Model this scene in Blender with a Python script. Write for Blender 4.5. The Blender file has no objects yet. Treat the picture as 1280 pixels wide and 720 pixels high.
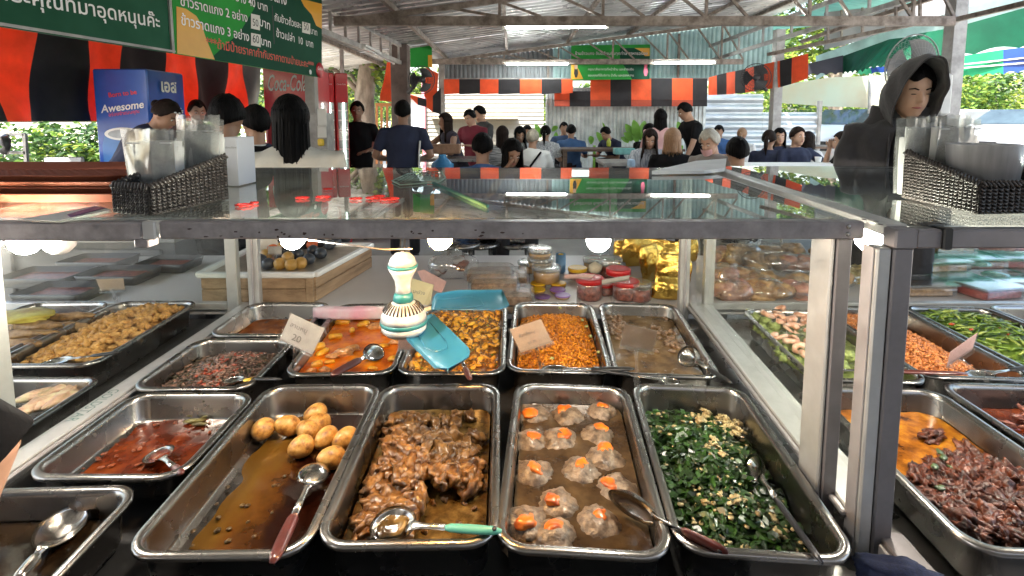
import bpy, bmesh, math, random
import numpy as np
from mathutils import Vector, Matrix, noise as mnoise
random.seed(7)
rnd = random.Random(11)
PI = math.pi
scene = bpy.context.scene
COL = scene.collection

# ---------------------------------------------------------------- camera
CAM_Z = 1.53
TH = math.atan(0.1)
cd = bpy.data.cameras.new('camera')
cam = bpy.data.objects.new('camera', cd)
COL.objects.link(cam)
cam.location = (0, 0, CAM_Z)
cam.rotation_euler = (PI / 2 - TH, 0, 0)
cd.sensor_width = 36
cd.lens = 650 / 1280 * 36
cd.shift_y = -145 / 1280
cd.clip_start = 0.02
cd.clip_end = 800
scene.camera = cam
CT, ST = math.cos(TH), math.sin(TH)

def ray(px, py):
    a = (px - 640) / 650; b = -(py - 215) / 650
    return Vector((a, CT + b * ST, -ST + b * CT))
def A(px, py, z):
    d = ray(px, py); t = (z - CAM_Z) / d.z
    return Vector((d.x * t, d.y * t, z))
def D(px, py, y):
    d = ray(px, py); t = y / d.y
    return Vector((d.x * t, y, CAM_Z + d.z * t))

# ---------------------------------------------------------------- world, sun, exposure
w = bpy.data.worlds.new('World'); scene.world = w; w.use_nodes = True
nt = w.node_tree; bg = nt.nodes['Background']
sky = nt.nodes.new('ShaderNodeTexSky'); sky.sky_type = 'NISHITA'; sky.sun_disc = False
SUN_EL, SUN_AZ = math.radians(55), math.radians(-150)   # azimuth from +Y, towards -X
sky.sun_elevation = SUN_EL; sky.sun_rotation = SUN_AZ
sky.air_density = 1.3; sky.dust_density = 4.0; sky.ozone_density = 1.0
nt.links.new(sky.outputs[0], bg.inputs[0]); bg.inputs[1].default_value = 0.15
sl = bpy.data.lights.new('sun', 'SUN'); sl.energy = 3.2; sl.angle = math.radians(0.6); sl.color = (1, .95, .87)
sun = bpy.data.objects.new('sun', sl); COL.objects.link(sun)
sd = Vector((math.sin(SUN_AZ) * math.cos(SUN_EL), math.cos(SUN_AZ) * math.cos(SUN_EL), math.sin(SUN_EL)))
sun.rotation_euler = (-sd).to_track_quat('-Z', 'Y').to_euler()
sun.location = (-8, -12, 14)
vs = scene.view_settings
vs.view_transform = 'Standard'; vs.look = 'None'; vs.gamma = 1; vs.exposure = 2.5
scene.cycles.use_denoising = True
scene.cycles.max_bounces = 9; scene.cycles.transparent_max_bounces = 24
scene.cycles.diffuse_bounces = 4; scene.cycles.glossy_bounces = 4
scene.cycles.caustics_reflective = False; scene.cycles.caustics_refractive = False
scene.cycles.sample_clamp_indirect = 8

# ---------------------------------------------------------------- materials
MATS = {}
def newmat(name):
    m = bpy.data.materials.new(name); m.use_nodes = True
    MATS[name] = m
    return m, m.node_tree, m.node_tree.nodes['Principled BSDF']
def mat(name, col, rough=.6, metal=0., var=.25, scale=12., bump=.0, bscale=None, spec=.5, col2=None, col3=None,
        mscale=(1, 1, 1), sheen=0, coat=0, detail=4, rvar=0, coord='Object', grad=None, sub=0, transl=0, bdist=.01):
    if name in MATS: return MATS[name]
    m, t, p = newmat(name); N, L = t.nodes, t.links
    tc = N.new('ShaderNodeTexCoord'); mp = N.new('ShaderNodeMapping'); mp.inputs['Scale'].default_value = mscale
    if coord == 'World': L.new(N.new('ShaderNodeNewGeometry').outputs['Position'], mp.inputs[0])
    else: L.new(tc.outputs[coord], mp.inputs[0])
    nz = N.new('ShaderNodeTexNoise'); nz.inputs['Scale'].default_value = scale; nz.inputs['Detail'].default_value = detail
    nz.inputs['Roughness'].default_value = .62
    L.new(mp.outputs[0], nz.inputs[0])
    cr = N.new('ShaderNodeValToRGB'); e = cr.color_ramp.elements
    c1 = tuple(c * (1 - var) for c in col); c2 = col2 or tuple(min(1, c * (1 + var)) for c in col)
    e[0].position = .33; e[1].position = .67
    e[0].color = (*c1, 1); e[1].color = (*c2, 1)
    if col3: k = cr.color_ramp.elements.new(.5); k.color = (*col3, 1)
    if grad:   # thin liquid at one side of the pan is paler than the deep side
        g1 = N.new('ShaderNodeVectorMath'); g1.operation = 'DOT_PRODUCT'; g1.inputs[1].default_value = grad[0]; L.new(mp.outputs[0], g1.inputs[0])
        g2 = N.new('ShaderNodeMath'); g2.operation = 'MULTIPLY_ADD'; g2.inputs[1].default_value = grad[2]; g2.inputs[2].default_value = grad[1]; L.new(nz.outputs[0], g2.inputs[0])
        g3 = N.new('ShaderNodeMath'); g3.operation = 'ADD'; L.new(g1.outputs['Value'], g3.inputs[0]); L.new(g2.outputs[0], g3.inputs[1]); L.new(g3.outputs[0], cr.inputs[0])
    else: L.new(nz.outputs[0], cr.inputs[0])
    L.new(cr.outputs[0], p.inputs['Base Color'])
    p.inputs['Roughness'].default_value = rough; p.inputs['Metallic'].default_value = metal
    p.inputs['Specular IOR Level'].default_value = spec
    if coat: p.inputs['Coat Weight'].default_value = coat; p.inputs['Coat Roughness'].default_value = .08
    if sheen: p.inputs['Sheen Weight'].default_value = sheen
    if sub: p.inputs['Subsurface Weight'].default_value = sub; p.inputs['Subsurface Radius'].default_value = (.02, .008, .004)
    if rvar:
        n2 = N.new('ShaderNodeTexNoise'); n2.inputs['Scale'].default_value = scale * 2.3; n2.inputs['Detail'].default_value = 5
        L.new(mp.outputs[0], n2.inputs[0])
        mr = N.new('ShaderNodeMapRange'); mr.inputs[1].default_value = .35; mr.inputs[2].default_value = .65
        mr.inputs[3].default_value = max(.02, rough - rvar); mr.inputs[4].default_value = min(1, rough + rvar)
        L.new(n2.outputs[0], mr.inputs[0]); L.new(mr.outputs[0], p.inputs['Roughness'])
    if bump:
        n3 = N.new('ShaderNodeTexNoise'); n3.inputs['Scale'].default_value = bscale or scale * 3; n3.inputs['Detail'].default_value = 5
        L.new(mp.outputs[0], n3.inputs[0])
        b = N.new('ShaderNodeBump'); b.inputs['Strength'].default_value = bump; b.inputs['Distance'].default_value = bdist
        L.new(n3.outputs[0], b.inputs['Height']); L.new(b.outputs[0], p.inputs['Normal'])
    if transl:
        tr = N.new('ShaderNodeBsdfTranslucent'); L.new(cr.outputs[0], tr.inputs[0])
        mx = N.new('ShaderNodeMixShader'); mx.inputs[0].default_value = transl
        out = [n for n in N if n.type == 'OUTPUT_MATERIAL'][0]
        L.new(p.outputs[0], mx.inputs[1]); L.new(tr.outputs[0], mx.inputs[2]); L.new(mx.outputs[0], out.inputs[0])
    return m
def glassmat(name, tint=(.93, .97, .95), ior=1.5, rough=.0, dirt_haze=.05, dcol=(.8, .82, .82), dscale=6, base=0, graze=1.0):
    m, t, p = newmat(name); N, L = t.nodes, t.links; N.remove(p)
    out = [n for n in N if n.type == 'OUTPUT_MATERIAL'][0]
    tr = N.new('ShaderNodeBsdfTransparent'); tr.inputs[0].default_value = (*tint, 1)
    gl = N.new('ShaderNodeBsdfGlossy'); gl.inputs['Roughness'].default_value = rough
    # Schlick reflectance from |N.I|, the same from both sides of the pane
    ge = N.new('ShaderNodeNewGeometry'); dt = N.new('ShaderNodeVectorMath'); dt.operation = 'DOT_PRODUCT'
    L.new(ge.outputs['Normal'], dt.inputs[0]); L.new(ge.outputs['Incoming'], dt.inputs[1])
    def mth(op, a, b=None, clamp=False):
        q = N.new('ShaderNodeMath'); q.operation = op; q.use_clamp = clamp
        for i, x in enumerate((a, b)):
            if x is None: continue
            if isinstance(x, (int, float)): q.inputs[i].default_value = x
            else: L.new(x, q.inputs[i])
        return q.outputs[0]
    f0 = ((ior - 1) / (ior + 1)) ** 2
    inv = mth('SUBTRACT', 1.0, mth('ABSOLUTE', dt.outputs['Value'])); p5 = mth('POWER', inv, 5.0)
    ad = N.new('ShaderNodeMath'); ad.operation = 'ADD'; ad.inputs[1].default_value = f0 + base; ad.use_clamp = True
    L.new(mth('MULTIPLY', p5, (1 - f0) * graze), ad.inputs[0])
    mx = N.new('ShaderNodeMixShader'); L.new(ad.outputs[0], mx.inputs[0]); L.new(tr.outputs[0], mx.inputs[1]); L.new(gl.outputs[0], mx.inputs[2])
    df = N.new('ShaderNodeBsdfDiffuse'); df.inputs[0].default_value = (*dcol, 1)
    tc = N.new('ShaderNodeTexCoord'); nz = N.new('ShaderNodeTexNoise'); nz.inputs['Scale'].default_value = dscale; nz.inputs['Detail'].default_value = 7
    nz.inputs['Roughness'].default_value = .7
    L.new(tc.outputs['Object'], nz.inputs[0])
    mr = N.new('ShaderNodeMapRange'); mr.inputs[1].default_value = .45; mr.inputs[2].default_value = .75; mr.inputs[3].default_value = dirt_haze * .3; mr.inputs[4].default_value = dirt_haze * 2.2
    L.new(nz.outputs[0], mr.inputs[0])
    m2 = N.new('ShaderNodeMixShader'); L.new(mr.outputs[0], m2.inputs[0]); L.new(mx.outputs[0], m2.inputs[1]); L.new(df.outputs[0], m2.inputs[2])
    L.new(m2.outputs[0], out.inputs[0])
    return m
def emat(name, col, s):
    m, t, p = newmat(name); N, L = t.nodes, t.links
    p.inputs['Emission Color'].default_value = (*col, 1); p.inputs['Emission Strength'].default_value = s
    p.inputs['Base Color'].default_value = (.8, .8, .8, 1)
    return m

# ---------------------------------------------------------------- objects
def setp(o, label=None, cat=None, group=None, kind=None):
    if label: o['label'] = label
    if cat: o['category'] = cat
    if group: o['group'] = group
    if kind: o['kind'] = kind
    return o
def thing(name, label, cat, loc=(0, 0, 0), rotz=0, group=None, mtx=None):
    o = bpy.data.objects.new(name, None); COL.objects.link(o); o.empty_display_size = .1
    if mtx is not None: o.matrix_world = mtx
    else: o.location = loc; o.rotation_euler = (0, 0, rotz)
    o['_m'] = 1; del o['_m']
    ORIG[o.name] = (mtx.copy() if mtx is not None else Matrix.Translation(loc) @ Matrix.Rotation(rotz, 4, 'Z'))
    return setp(o, label, cat, group)
ORIG = {}
def copy_tree(o, parent=None):
    c = o.copy(); COL.objects.link(c); c.parent = parent
    for ch in list(o.children): copy_tree(ch, c)
    return c
def link_mesh(name, me, parent=None, world=True):
    """world=True: the vertices are in world space and are brought into the parent's space"""
    o = bpy.data.objects.new(name, me); COL.objects.link(o)
    if parent is not None:
        if world:
            root = parent
            while root.parent is not None: root = root.parent
            if root.name in ORIG: me.transform(ORIG[root.name].inverted())
            elif root.type == 'MESH': me.transform(Matrix.Translation(-root.location))
        o.parent = parent
    else:
        if world and len(me.vertices):
            co = np.empty(len(me.vertices) * 3); me.vertices.foreach_get('co', co); co = co.reshape(-1, 3)
            lo, hi = co.min(0), co.max(0); c = Vector(((lo[0] + hi[0]) / 2, (lo[1] + hi[1]) / 2, lo[2]))
            me.transform(Matrix.Translation(-c)); o.location = c
            ORIG[o.name] = Matrix.Translation(c)
    return o

def orth(d):
    d = Vector(d).normalized()
    u = Vector((0, 0, 1)) if abs(d.z) < .95 else Vector((0, 1, 0))
    x = d.cross(u).normalized(); y = x.cross(d).normalized()
    return x, y

class MB:
    def __init__(s): s.v = []; s.f = []; s.m = []; s.cur = 0; s.sm = []; s.smooth = False
    def add(s, vs_, fs, sm=None):
        k = len(s.v); s.v += [tuple(p) for p in vs_]; s.f += [tuple(i + k for i in f) for f in fs]
        s.m += [s.cur] * len(fs); s.sm += [s.smooth if sm is None else sm] * len(fs); return s
    def box(s, c, size, rz=0, bev=0, mtx=None):
        x, y, z = (q / 2 for q in size); b = min(bev, x * .9, y * .9, z * .9)
        if b <= 0:
            P = [(-x, -y, -z), (x, -y, -z), (x, y, -z), (-x, y, -z), (-x, -y, z), (x, -y, z), (x, y, z), (-x, y, z)]
            Fs = [(0, 3, 2, 1), (4, 5, 6, 7), (0, 1, 5, 4), (1, 2, 6, 5), (2, 3, 7, 6), (3, 0, 4, 7)]
        else:
            P = []; Fs = []
            for (zz, i) in ((-z, b), (-z + b, 0), (z - b, 0), (z, b)):
                X, Y = x - i, y - i
                P += [(-X + b, -Y, zz), (X - b, -Y, zz), (X, -Y + b, zz), (X, Y - b, zz), (X - b, Y, zz), (-X + b, Y, zz), (-X, Y - b, zz), (-X, -Y + b, zz)]
            for r in range(3):
                for k in range(8): a = r * 8 + k; c2 = r * 8 + (k + 1) % 8; Fs.append((a, c2, c2 + 8, a + 8))
            Fs.append(tuple(range(7, -1, -1))); Fs.append(tuple(range(24, 32)))
        M = mtx if mtx is not None else Matrix.Translation(c) @ Matrix.Rotation(rz, 4, 'Z')
        return s.add([M @ Vector(p) for p in P], Fs, False)
    def bar(s, a, b, wd, ht, bev=0, up=None, ext=0):
        a = Vector(a); b = Vector(b); d = (b - a); Ln = d.length + 2 * ext; d.normalize()
        if up is None: x, y = orth(d)
        else: y0 = Vector(up); x = d.cross(y0).normalized(); y = x.cross(d).normalized()
        M = Matrix(((x.x, d.x, y.x, 0), (x.y, d.y, y.y, 0), (x.z, d.z, y.z, 0), (0, 0, 0, 1)))
        M = Matrix.Translation((a + b) / 2) @ M
        return s.box((0, 0, 0), (wd, Ln, ht), bev=bev, mtx=M)
    def tube(s, pts, r, n=8, caps=True, sm=True):
        pts = [Vector(p) for p in pts]; R = r if isinstance(r, (list, tuple)) else [r] * len(pts)
        V = []; Fs = []; px_ = None
        for i, p in enumerate(pts):
            d = (pts[min(i + 1, len(pts) - 1)] - pts[max(i - 1, 0)])
            if d.length < 1e-9: d = Vector((0, 0, 1))
            d.normalize()
            if px_ is None: x, y = orth(d)
            else:
                x = px_ - d * px_.dot(d)
                if x.length < 1e-6: x, y = orth(d)
                else: x.normalize(); y = x.cross(d)
            px_ = x
            for k in range(n):
                t = 2 * PI * k / n; V.append(p + (x * math.cos(t) + y * math.sin(t)) * R[i])
        for i in range(len(pts) - 1):
            for k in range(n):
                a = i * n + k; b = i * n + (k + 1) % n; Fs.append((a, a + n, b + n, b))
        if caps: Fs.append(tuple(range(n))); Fs.append(tuple(range(len(V) - 1, len(V) - n - 1, -1)))
        return s.add(V, Fs, sm)
    def loft(s, rings, caps=True, sm=True, close=True):
        n = len(rings[0]); V = [p for r in rings for p in r]; Fs = []
        for i in range(len(rings) - 1):
            for k in range(n if close else n - 1):
                a = i * n + k; b = i * n + (k + 1) % n; Fs.append((a, b, b + n, a + n))
        if caps: Fs.append(tuple(range(n - 1, -1, -1))); Fs.append(tuple(range(len(V) - n, len(V))))
        return s.add(V, Fs, sm)
    def lathe(s, prof, c=(0, 0, 0), n=24, sx=1, sy=1, mtx=None, caps=True):
        rings = []
        for r, z in prof:
            rings.append([Vector((r * sx * math.cos(2 * PI * k / n), r * sy * math.sin(2 * PI * k / n), z)) for k in range(n)])
        M = mtx if mtx is not None else Matrix.Translation(c)
        return s.loft([[M @ p for p in r] for r in rings], caps=caps)
    def ell(s, c, r, n=12, m=8, mtx=None):
        rings = []
        for j in range(m + 1):
            ph = -PI / 2 + PI * j / m; cz = math.sin(ph); cr = max(math.cos(ph), .02)
            rings.append([Vector((r[0] * cr * math.cos(2 * PI * k / n), r[1] * cr * math.sin(2 * PI * k / n), r[2] * cz)) for k in range(n)])
        M = (Matrix.Translation(c) @ mtx) if mtx is not None else Matrix.Translation(c)
        return s.loft([[M @ p for p in rr] for rr in rings])
    def poly(s, pts, t=None, nrm=(0, 0, 1)):
        """flat polygon with a thickness t along -nrm"""
        pts = [Vector(p) for p in pts]; n = len(pts)
        if not t: return s.add(pts, [tuple(range(n))], False)
        q = [p - Vector(nrm) * t for p in pts]
        Fs = [tuple(range(n)), tuple(range(2 * n - 1, n - 1, -1))] + [(k, n + k, n + (k + 1) % n, (k + 1) % n) for k in range(n)]
        return s.add(pts + q, Fs, False)
    def mesh(s, name, mats):
        me = bpy.data.meshes.new(name); me.from_pydata(s.v, [], s.f)
        for m in (mats if isinstance(mats, (list, tuple)) else [mats]): me.materials.append(m)
        if s.f:
            me.polygons.foreach_set('material_index', s.m); me.polygons.foreach_set('use_smooth', s.sm)
        me.update(); return me
    def build(s, name, mats, parent=None, world=True, label=None, cat=None, group=None, kind=None):
        return setp(link_mesh(name, s.mesh(name, mats), parent, world), label, cat, group, kind)

def text_mb(txt, m, parent, mtx, width=None, height=None, name='lettering', extrude=.002, align='LEFT', shear=0, bold=0, label=None, world=True):
    """text laid in the XY plane of mtx; scaled to the given width and/or height"""
    cu = bpy.data.curves.new('t', 'FONT'); cu.body = txt; cu.size = 1; cu.extrude = 0; cu.shear = shear; cu.offset = bold
    cu.resolution_u = 3
    to = bpy.data.objects.new('t', cu); COL.objects.link(to)
    dg = bpy.context.evaluated_depsgraph_get(); dg.update()
    me = bpy.data.meshes.new_from_object(to.evaluated_get(dg)); bpy.data.objects.remove(to); bpy.data.curves.remove(cu)
    n = len(me.vertices)
    if n == 0: return None
    co = np.empty(n * 3); me.vertices.foreach_get('co', co); co = co.reshape(-1, 3)
    lo, hi = co.min(0), co.max(0)
    sx = (width / (hi[0] - lo[0])) if width else None
    sy = (height / (hi[1] - lo[1])) if height else None
    sx = sx or sy or 1; sy = sy or sx
    co[:, 0] = (co[:, 0] - lo[0]) * sx; co[:, 1] = (co[:, 1] - lo[1]) * sy
    if align == 'CENTER': co[:, 0] -= (hi[0] - lo[0]) * sx / 2
    co[:, 2] = 0
    me.vertices.foreach_set('co', co.ravel())
    me.transform(mtx); me.materials.clear(); me.materials.append(m); me.name = name; me.update()
    o = link_mesh(name, me, parent, world)
    if label: o['label'] = label
    return o
def frame(o, x, y):
    """matrix with origin o, x axis x, y axis y, z = x cross y"""
    x = Vector(x).normalized(); y = (Vector(y) - x * Vector(y).dot(x)).normalized(); z = x.cross(y)
    return Matrix(((x.x, y.x, z.x, o[0]), (x.y, y.y, z.y, o[1]), (x.z, y.z, z.z, o[2]), (0, 0, 0, 1)))
def npscatter(name, temps, xf, mats, parent=None, smooth=True, **kw):
    """join many transformed copies of small templates (verts, faces) in one mesh; xf = list of (template, mat_index, 4x4)"""
    V = []; LV = []; LS = []; MI = []; k = 0
    tv = [(np.array(v, float), [list(f) for f in fs]) for v, fs in temps]
    for ti, mi, M in xf:
        v, fs = tv[ti]; m = np.array(M); V.append(v @ m[:3, :3].T + m[:3, 3])
        for f in fs: LV += [i + k for i in f]; LS.append(len(f)); MI.append(mi)
        k += len(v)
    V = np.concatenate(V); me = bpy.data.meshes.new(name)
    me.vertices.add(len(V)); me.vertices.foreach_set('co', V.ravel())
    me.loops.add(len(LV)); me.loops.foreach_set('vertex_index', LV)
    me.polygons.add(len(LS)); st = np.concatenate([[0], np.cumsum(LS)[:-1]]).astype(int)
    me.polygons.foreach_set('loop_start', st)
    for m in mats: me.materials.append(m)
    me.polygons.foreach_set('material_index', MI); me.polygons.foreach_set('use_smooth', [smooth] * len(LS))
    me.update(calc_edges=True); me.validate()
    o = link_mesh(name, me, parent, True)
    return setp(o, kw.get('label'), kw.get('cat'), kw.get('group'), kw.get('kind'))
def blob(seed, r=(1, 1, 1), amp=.25, freq=1.6, sub=2, amp2=.08, freq2=4.5):
    bm = bmesh.new(); bmesh.ops.create_icosphere(bm, subdivisions=sub, radius=1)
    off = Vector((seed * 7.3, seed * 3.1, seed * 5.7)); vs_ = []
    for v in bm.verts:
        n = v.co.normalized(); d = 1 + amp * mnoise.noise(n * freq + off) * 2 + amp2 * mnoise.noise(n * freq2 + off) * 2
        vs_.append((n.x * d * r[0], n.y * d * r[1], n.z * d * r[2]))
    fs = [tuple(v.index for v in f.verts) for f in bm.faces]; bm.free()
    return vs_, fs
def blobmesh(name, seed, r, m, amp=.25, freq=1.6, sub=2, amp2=.08, freq2=4.5):
    v, f = blob(seed, r, amp, freq, sub, amp2, freq2)
    me = bpy.data.meshes.new(name); me.from_pydata(v, [], f); me.materials.append(m)
    me.polygons.foreach_set('use_smooth', [True] * len(f)); me.update(); return me
def put(name, me, loc, rot=(0, 0, 0), sc=(1, 1, 1), parent=None, **kw):
    o = bpy.data.objects.new(name, me); COL.objects.link(o); o.location = loc; o.rotation_euler = rot
    o.scale = sc if hasattr(sc, '__len__') else (sc, sc, sc)
    if parent: o.parent = parent
    return setp(o, kw.get('label'), kw.get('cat'), kw.get('group'), kw.get('kind'))

# shared materials
steel = mat('steel', (.30, .285, .27), .27, 1, .04, 5, bump=.012, bscale=40, rvar=.03, bdist=.002)
steel_dark = mat('steel_worn', (.36, .35, .34), .34, 1, .2, 7, bump=.05, bscale=80, rvar=.12, bdist=.002)
alu = mat('painted_aluminium', (.42, .40, .41), .42, .55, .10, 14, bump=.05, bscale=90, rvar=.1, bdist=.001)
alu_light = mat('bare_aluminium', (.50, .50, .49), .4, .5, .08, 14, bump=.04, bscale=60, rvar=.1, bdist=.001)
black_plastic = mat('black_plastic', (.015, .015, .016), .35, 0, .2, 20)
black_hole = mat('black_rubber', (.012, .011, .011), .7, 0, .2, 20)
white_plastic = mat('white_plastic', (.78, .78, .76), .35, 0, .05, 12)
white_paint = mat('white_paint', (.75, .75, .73), .5, 0, .08, 6)
rust = mat('rusty_steel', (.20, .155, .125), .6, .25, .35, 9, bump=.1, bscale=40, col2=(.36, .31, .27))
greysteel = mat('grey_painted_steel', (.30, .29, .28), .5, .2, .25, 6, bump=.06, bscale=40, col2=(.42, .41, .39))
wood = mat('raw_plank_wood', (.30, .185, .10), .65, 0, .3, 9, bump=.1, bscale=30, mscale=(1, .35, 3), col2=(.46, .31, .18))
darkwood = mat('dark_table_wood', (.10, .06, .04), .45, 0, .35, 6, bump=.1, mscale=(1, 8, 8))
glass = glassmat('case_glass', (.97, .985, .975), ior=1.3, dirt_haze=.005, graze=.3)
glass_top = glassmat('top_glass', (.88, .93, .91), dirt_haze=.075, dcol=(.78, .83, .82), base=.13, dscale=3)  # pale haze in the pane stands in for bright reflections
clear = glassmat('clear_plastic', (.96, .96, .96), 1.45, .08, .03, base=.03, dscale=30)
film = glassmat('plastic_film', (.95, .95, .94), 1.5, .09, .05, base=.16, dscale=14)
green_film = glassmat('green_plastic_lid', (.60, .90, .80), 1.5, .12, .22, dcol=(.45, .80, .68), base=.15, dscale=10)
foliage = [mat('leaf_green_dark', (.035, .085, .018), .5, 0, .4, 3, transl=.35), mat('leaf_green', (.12, .22, .035), .5, 0, .35, 3, transl=.4),
           mat('leaf_yellow_green', (.26, .34, .05), .5, 0, .25, 3, transl=.45)]
bark = mat('bark', (.22, .17, .13), .85, 0, .35, 6, bump=.5, bscale=14, mscale=(1, 1, .4), col2=(.40, .34, .28), bdist=.03)
concrete = mat('concrete_floor', (.33, .32, .30), .7, 0, .15, 1.3, bump=.08, bscale=20, rvar=.15)
# ================================================================ SETTING
def sheet(name, x0, x1, y0, y1, z, m, n=1, thick=0):
    b = MB(); b.box(((x0 + x1) / 2, (y0 + y1) / 2, z - (thick or .02) / 2), (x1 - x0, y1 - y0, thick or .02))
    return b.build(name, m, kind='structure')
earth = mat('dry_earth_road', (.42, .38, .32), .9, 0, .2, .8, bump=.2, bscale=6)
sheet('ground', -300, 300, -60, 500, -.012, earth, thick=.3)
sheet('floor', -3.9, 6.4, -8.5, 8.0, .004, concrete, thick=.02)
sheet('yard', 6.95, 40, 11.6, 40, .35, earth, thick=.35)
sheet('raised_floor', -1.9, 6.4, 8.004, 11.6, .30, concrete, thick=.30)

# ---- corrugated roof (mono-pitch, rises to the right; ribs run along the slope)
def zr(x): return 2.95 + .13 * x
roofm = mat('galvanised_roof', (.40, .40, .40), .36, .35, .3, 1.2, bump=.05, rvar=.14, col2=(.66, .66, .66))
tealsheet = mat('turquoise_fibreglass', (.22, .46, .43), .5, 0, .15, 2, transl=.4)
def corrugated(name, x0, x1, y0, y1, zf, m, pitch=.19, h=.028, **kw):
    b = MB(); n = int((y1 - y0) / pitch); pts = []
    for i in range(n):
        y = y0 + i * pitch
        pts += [(y, 0), (y + pitch * .30, 0), (y + pitch * .45, h), (y + pitch * .85, h)]
    pts.append((y0 + n * pitch, 0))
    xs = [x0, (x0 + x1) / 2, x1]
    V = []; Fs = []
    for (y, dz) in pts:
        for x in xs: V.append((x, y, zf(x) + dz))
    for (y, dz) in pts:
        for x in xs: V.append((x, y, zf(x) + dz + .002))
    k = len(xs); N_ = len(pts) * k
    for i in range(len(pts) - 1):
        for j in range(k - 1):
            a = i * k + j; Fs.append((a, a + 1, a + k + 1, a + k)); Fs.append((a + N_, a + k + N_, a + k + 1 + N_, a + 1 + N_))
    b.add(V, Fs); return b.build(name, m, **kw)
roof = thing('roof', 'long corrugated metal roof with ribs running across the dining hall', 'roof', (1, 4, 2.9))
RX0, RX1 = -3.75, 5.35
for i in range(12):
    y0 = -2.72 + i * 1.14
    corrugated('roof_sheet', RX0, RX1, y0, y0 + 1.17, lambda x: zr(x) + (.0035 if i % 2 else 0), roofm, parent=roof)
b = MB()
for y in [q * .95 for q in range(0, 12)]:
    pass
# purlins along the building
for x in (-3.6, -2.5, -1.3, -.1, 1.1, 2.3, 3.5, 4.7):
    b.bar((x, -2.5, zr(x) - .035), (x, 10.6, zr(x) - .035), .045, .06)
    b.build('purlin', rust, roof); b = MB()

rw = thing('rear_shade_wall', 'unseen concrete block wall added behind the viewer to shade the front', 'wall', (.8, -2.6, 0))  # unseen wall, added to keep sky light off the viewer's side
b = MB(); b.box((.8, -2.6, 1.35), (9.4, .2, 2.7)); b.build('wall_body', mat('rear_block', (.42, .40, .37), .85, 0, .2, 2, bump=.2), rw)
# ---- trusses
def truss(y, x0, x1, zc, nweb, label, m=rust):
    t = thing('roof_truss', label, 'truss', ((x0 + x1) / 2, y, zc), group='trusses carrying the roof')
    MB().bar((x0, y, zc), (x1, y, zc), .064, .10).build('bottom_chord', m, t)
    MB().bar((x0, y, zr(x0) - .10), (x1, y, zr(x1) - .10), .05, .06).build('top_chord', m, t)
    for i in range(nweb):
        xa = x0 + (x1 - x0) * (i + .15) / nweb; xb = x0 + (x1 - x0) * (i + .6) / nweb; xc = x0 + (x1 - x0) * (i + 1) / nweb
        za, zb = zr(xa) - .12, zr(xb) - .12
        if zb - zc < .12: continue
        MB().bar((xb, y, zc + .045), (xb, y, zb), .03, .03).build('web_post', m, t)
        if za - zc > .06: MB().bar((xb - .01, y, zc + .05), (xa, y, za), .028, .028).build('web_brace', m, t)
        if zr(xc) - zc > .2: MB().bar((xb + .02, y, zb), (xc, y, zc + .05), .028, .028).build('web_brace', m, t)
    return t
truss(5.85, -1.95, 4.85, 2.61, 6, 'near steel roof truss with rusty grey bottom chord above the tables')
truss(10.3, -2.9, 4.5, 2.66, 7, 'far steel roof truss just in front of the back wall')
def ltruss(a, b_, dz, label, n=9):
    t = thing('roof_truss', label, 'truss', tuple(a), group='trusses carrying the roof')
    a = Vector(a); b_ = Vector(b_)
    MB().bar(a, b_, .05, .06).build('top_chord', greysteel, t)
    MB().bar(a - Vector((0, 0, dz)), b_ - Vector((0, 0, dz)), .05, .06).build('bottom_chord', greysteel, t)
    for i in range(n):
        p = a.lerp(b_, (i + .5) / n); MB().bar(p - Vector((0, 0, dz - .03)), p - Vector((0, 0, .03)), .03, .03).build('web_post', greysteel, t)
ltruss(D(350, -20, 4.8) , D(503, 58, 8.45), .27, 'narrow ladder truss running away along the left side to the brown post')
ltruss((4.75, 4.0, 3.28), (4.1, 11.0, 3.05), .30, 'ladder truss along the right edge of the roof')
# diagonal rising members beyond the right of the roof, seen against the grey gable panel
for (p, q, lab) in (((960, 68, 8.6), (1180, 22, 6.25), 'lower slanting roof member running from the back post to the pale right post'),
                    ((1002, 52, 8.6), (1182, -8, 6.3), 'upper slanting roof member over the grey gable panel'),
                    ((1197, 24, 6.0), (1300, 0, 4.9), 'slanting steel member going right from the pale post')):
    MB().bar(D(*p), D(*q), .05, .05).build('roof_member', rust, label=lab, cat='steel beam')
for i, px in enumerate((1035, 1078, 1120, 1150)):
    f = (px - 960) / 220; y0 = 68 - 46 * f; MB().bar(D(px, y0 - 2, 8.6 - 2.35 * f), D(px, y0 - 2 - 22 - 2 * i, 8.6 - 2.35 * f), .028, .028).build(
        'web_post', rust, label='%s upright between the slanting roof members' % ('first', 'second', 'third', 'fourth')[i] + ' counted from the back post', cat='steel upright')

# ---- posts
def post(name, x, y, z0, z1, wd, m, label, dy=None):
    b = MB(); b.box((x, y, (z0 + z1) / 2), (wd, dy or wd, z1 - z0), bev=.004)
    t = thing(name, label, 'post', (x, y, z0)); b.build('shaft', m, t)
    b = MB(); b.box((x, y, z0 + .006), (wd + .12, (dy or wd) + .12, .012)); b.build('base_plate', m, t); return t
post('steel_post', 5.06, 6.07, .004, 3.5, .15, greysteel, 'pale grey steel post behind the hooded man')
p = D(968, 160, 8.7); post('steel_post', p.x, p.y, .30, 3.0, .14, greysteel, 'grey post beside the black wall fan, left of the zinc fence end')
p = D(502, 150, 8.45); post('wooden_post', p.x, p.y, .004, 2.72, .26, mat('weathered_brown_post', (.13, .10, .09), .8, 0, .3, 4, bump=.2), 'thick dark brown post holding a wall fan')
p = D(553, 150, 10.75); post('steel_post', p.x, p.y, .30, 2.8, .12, greysteel, 'slim grey post at the left end of the back wall')
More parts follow.
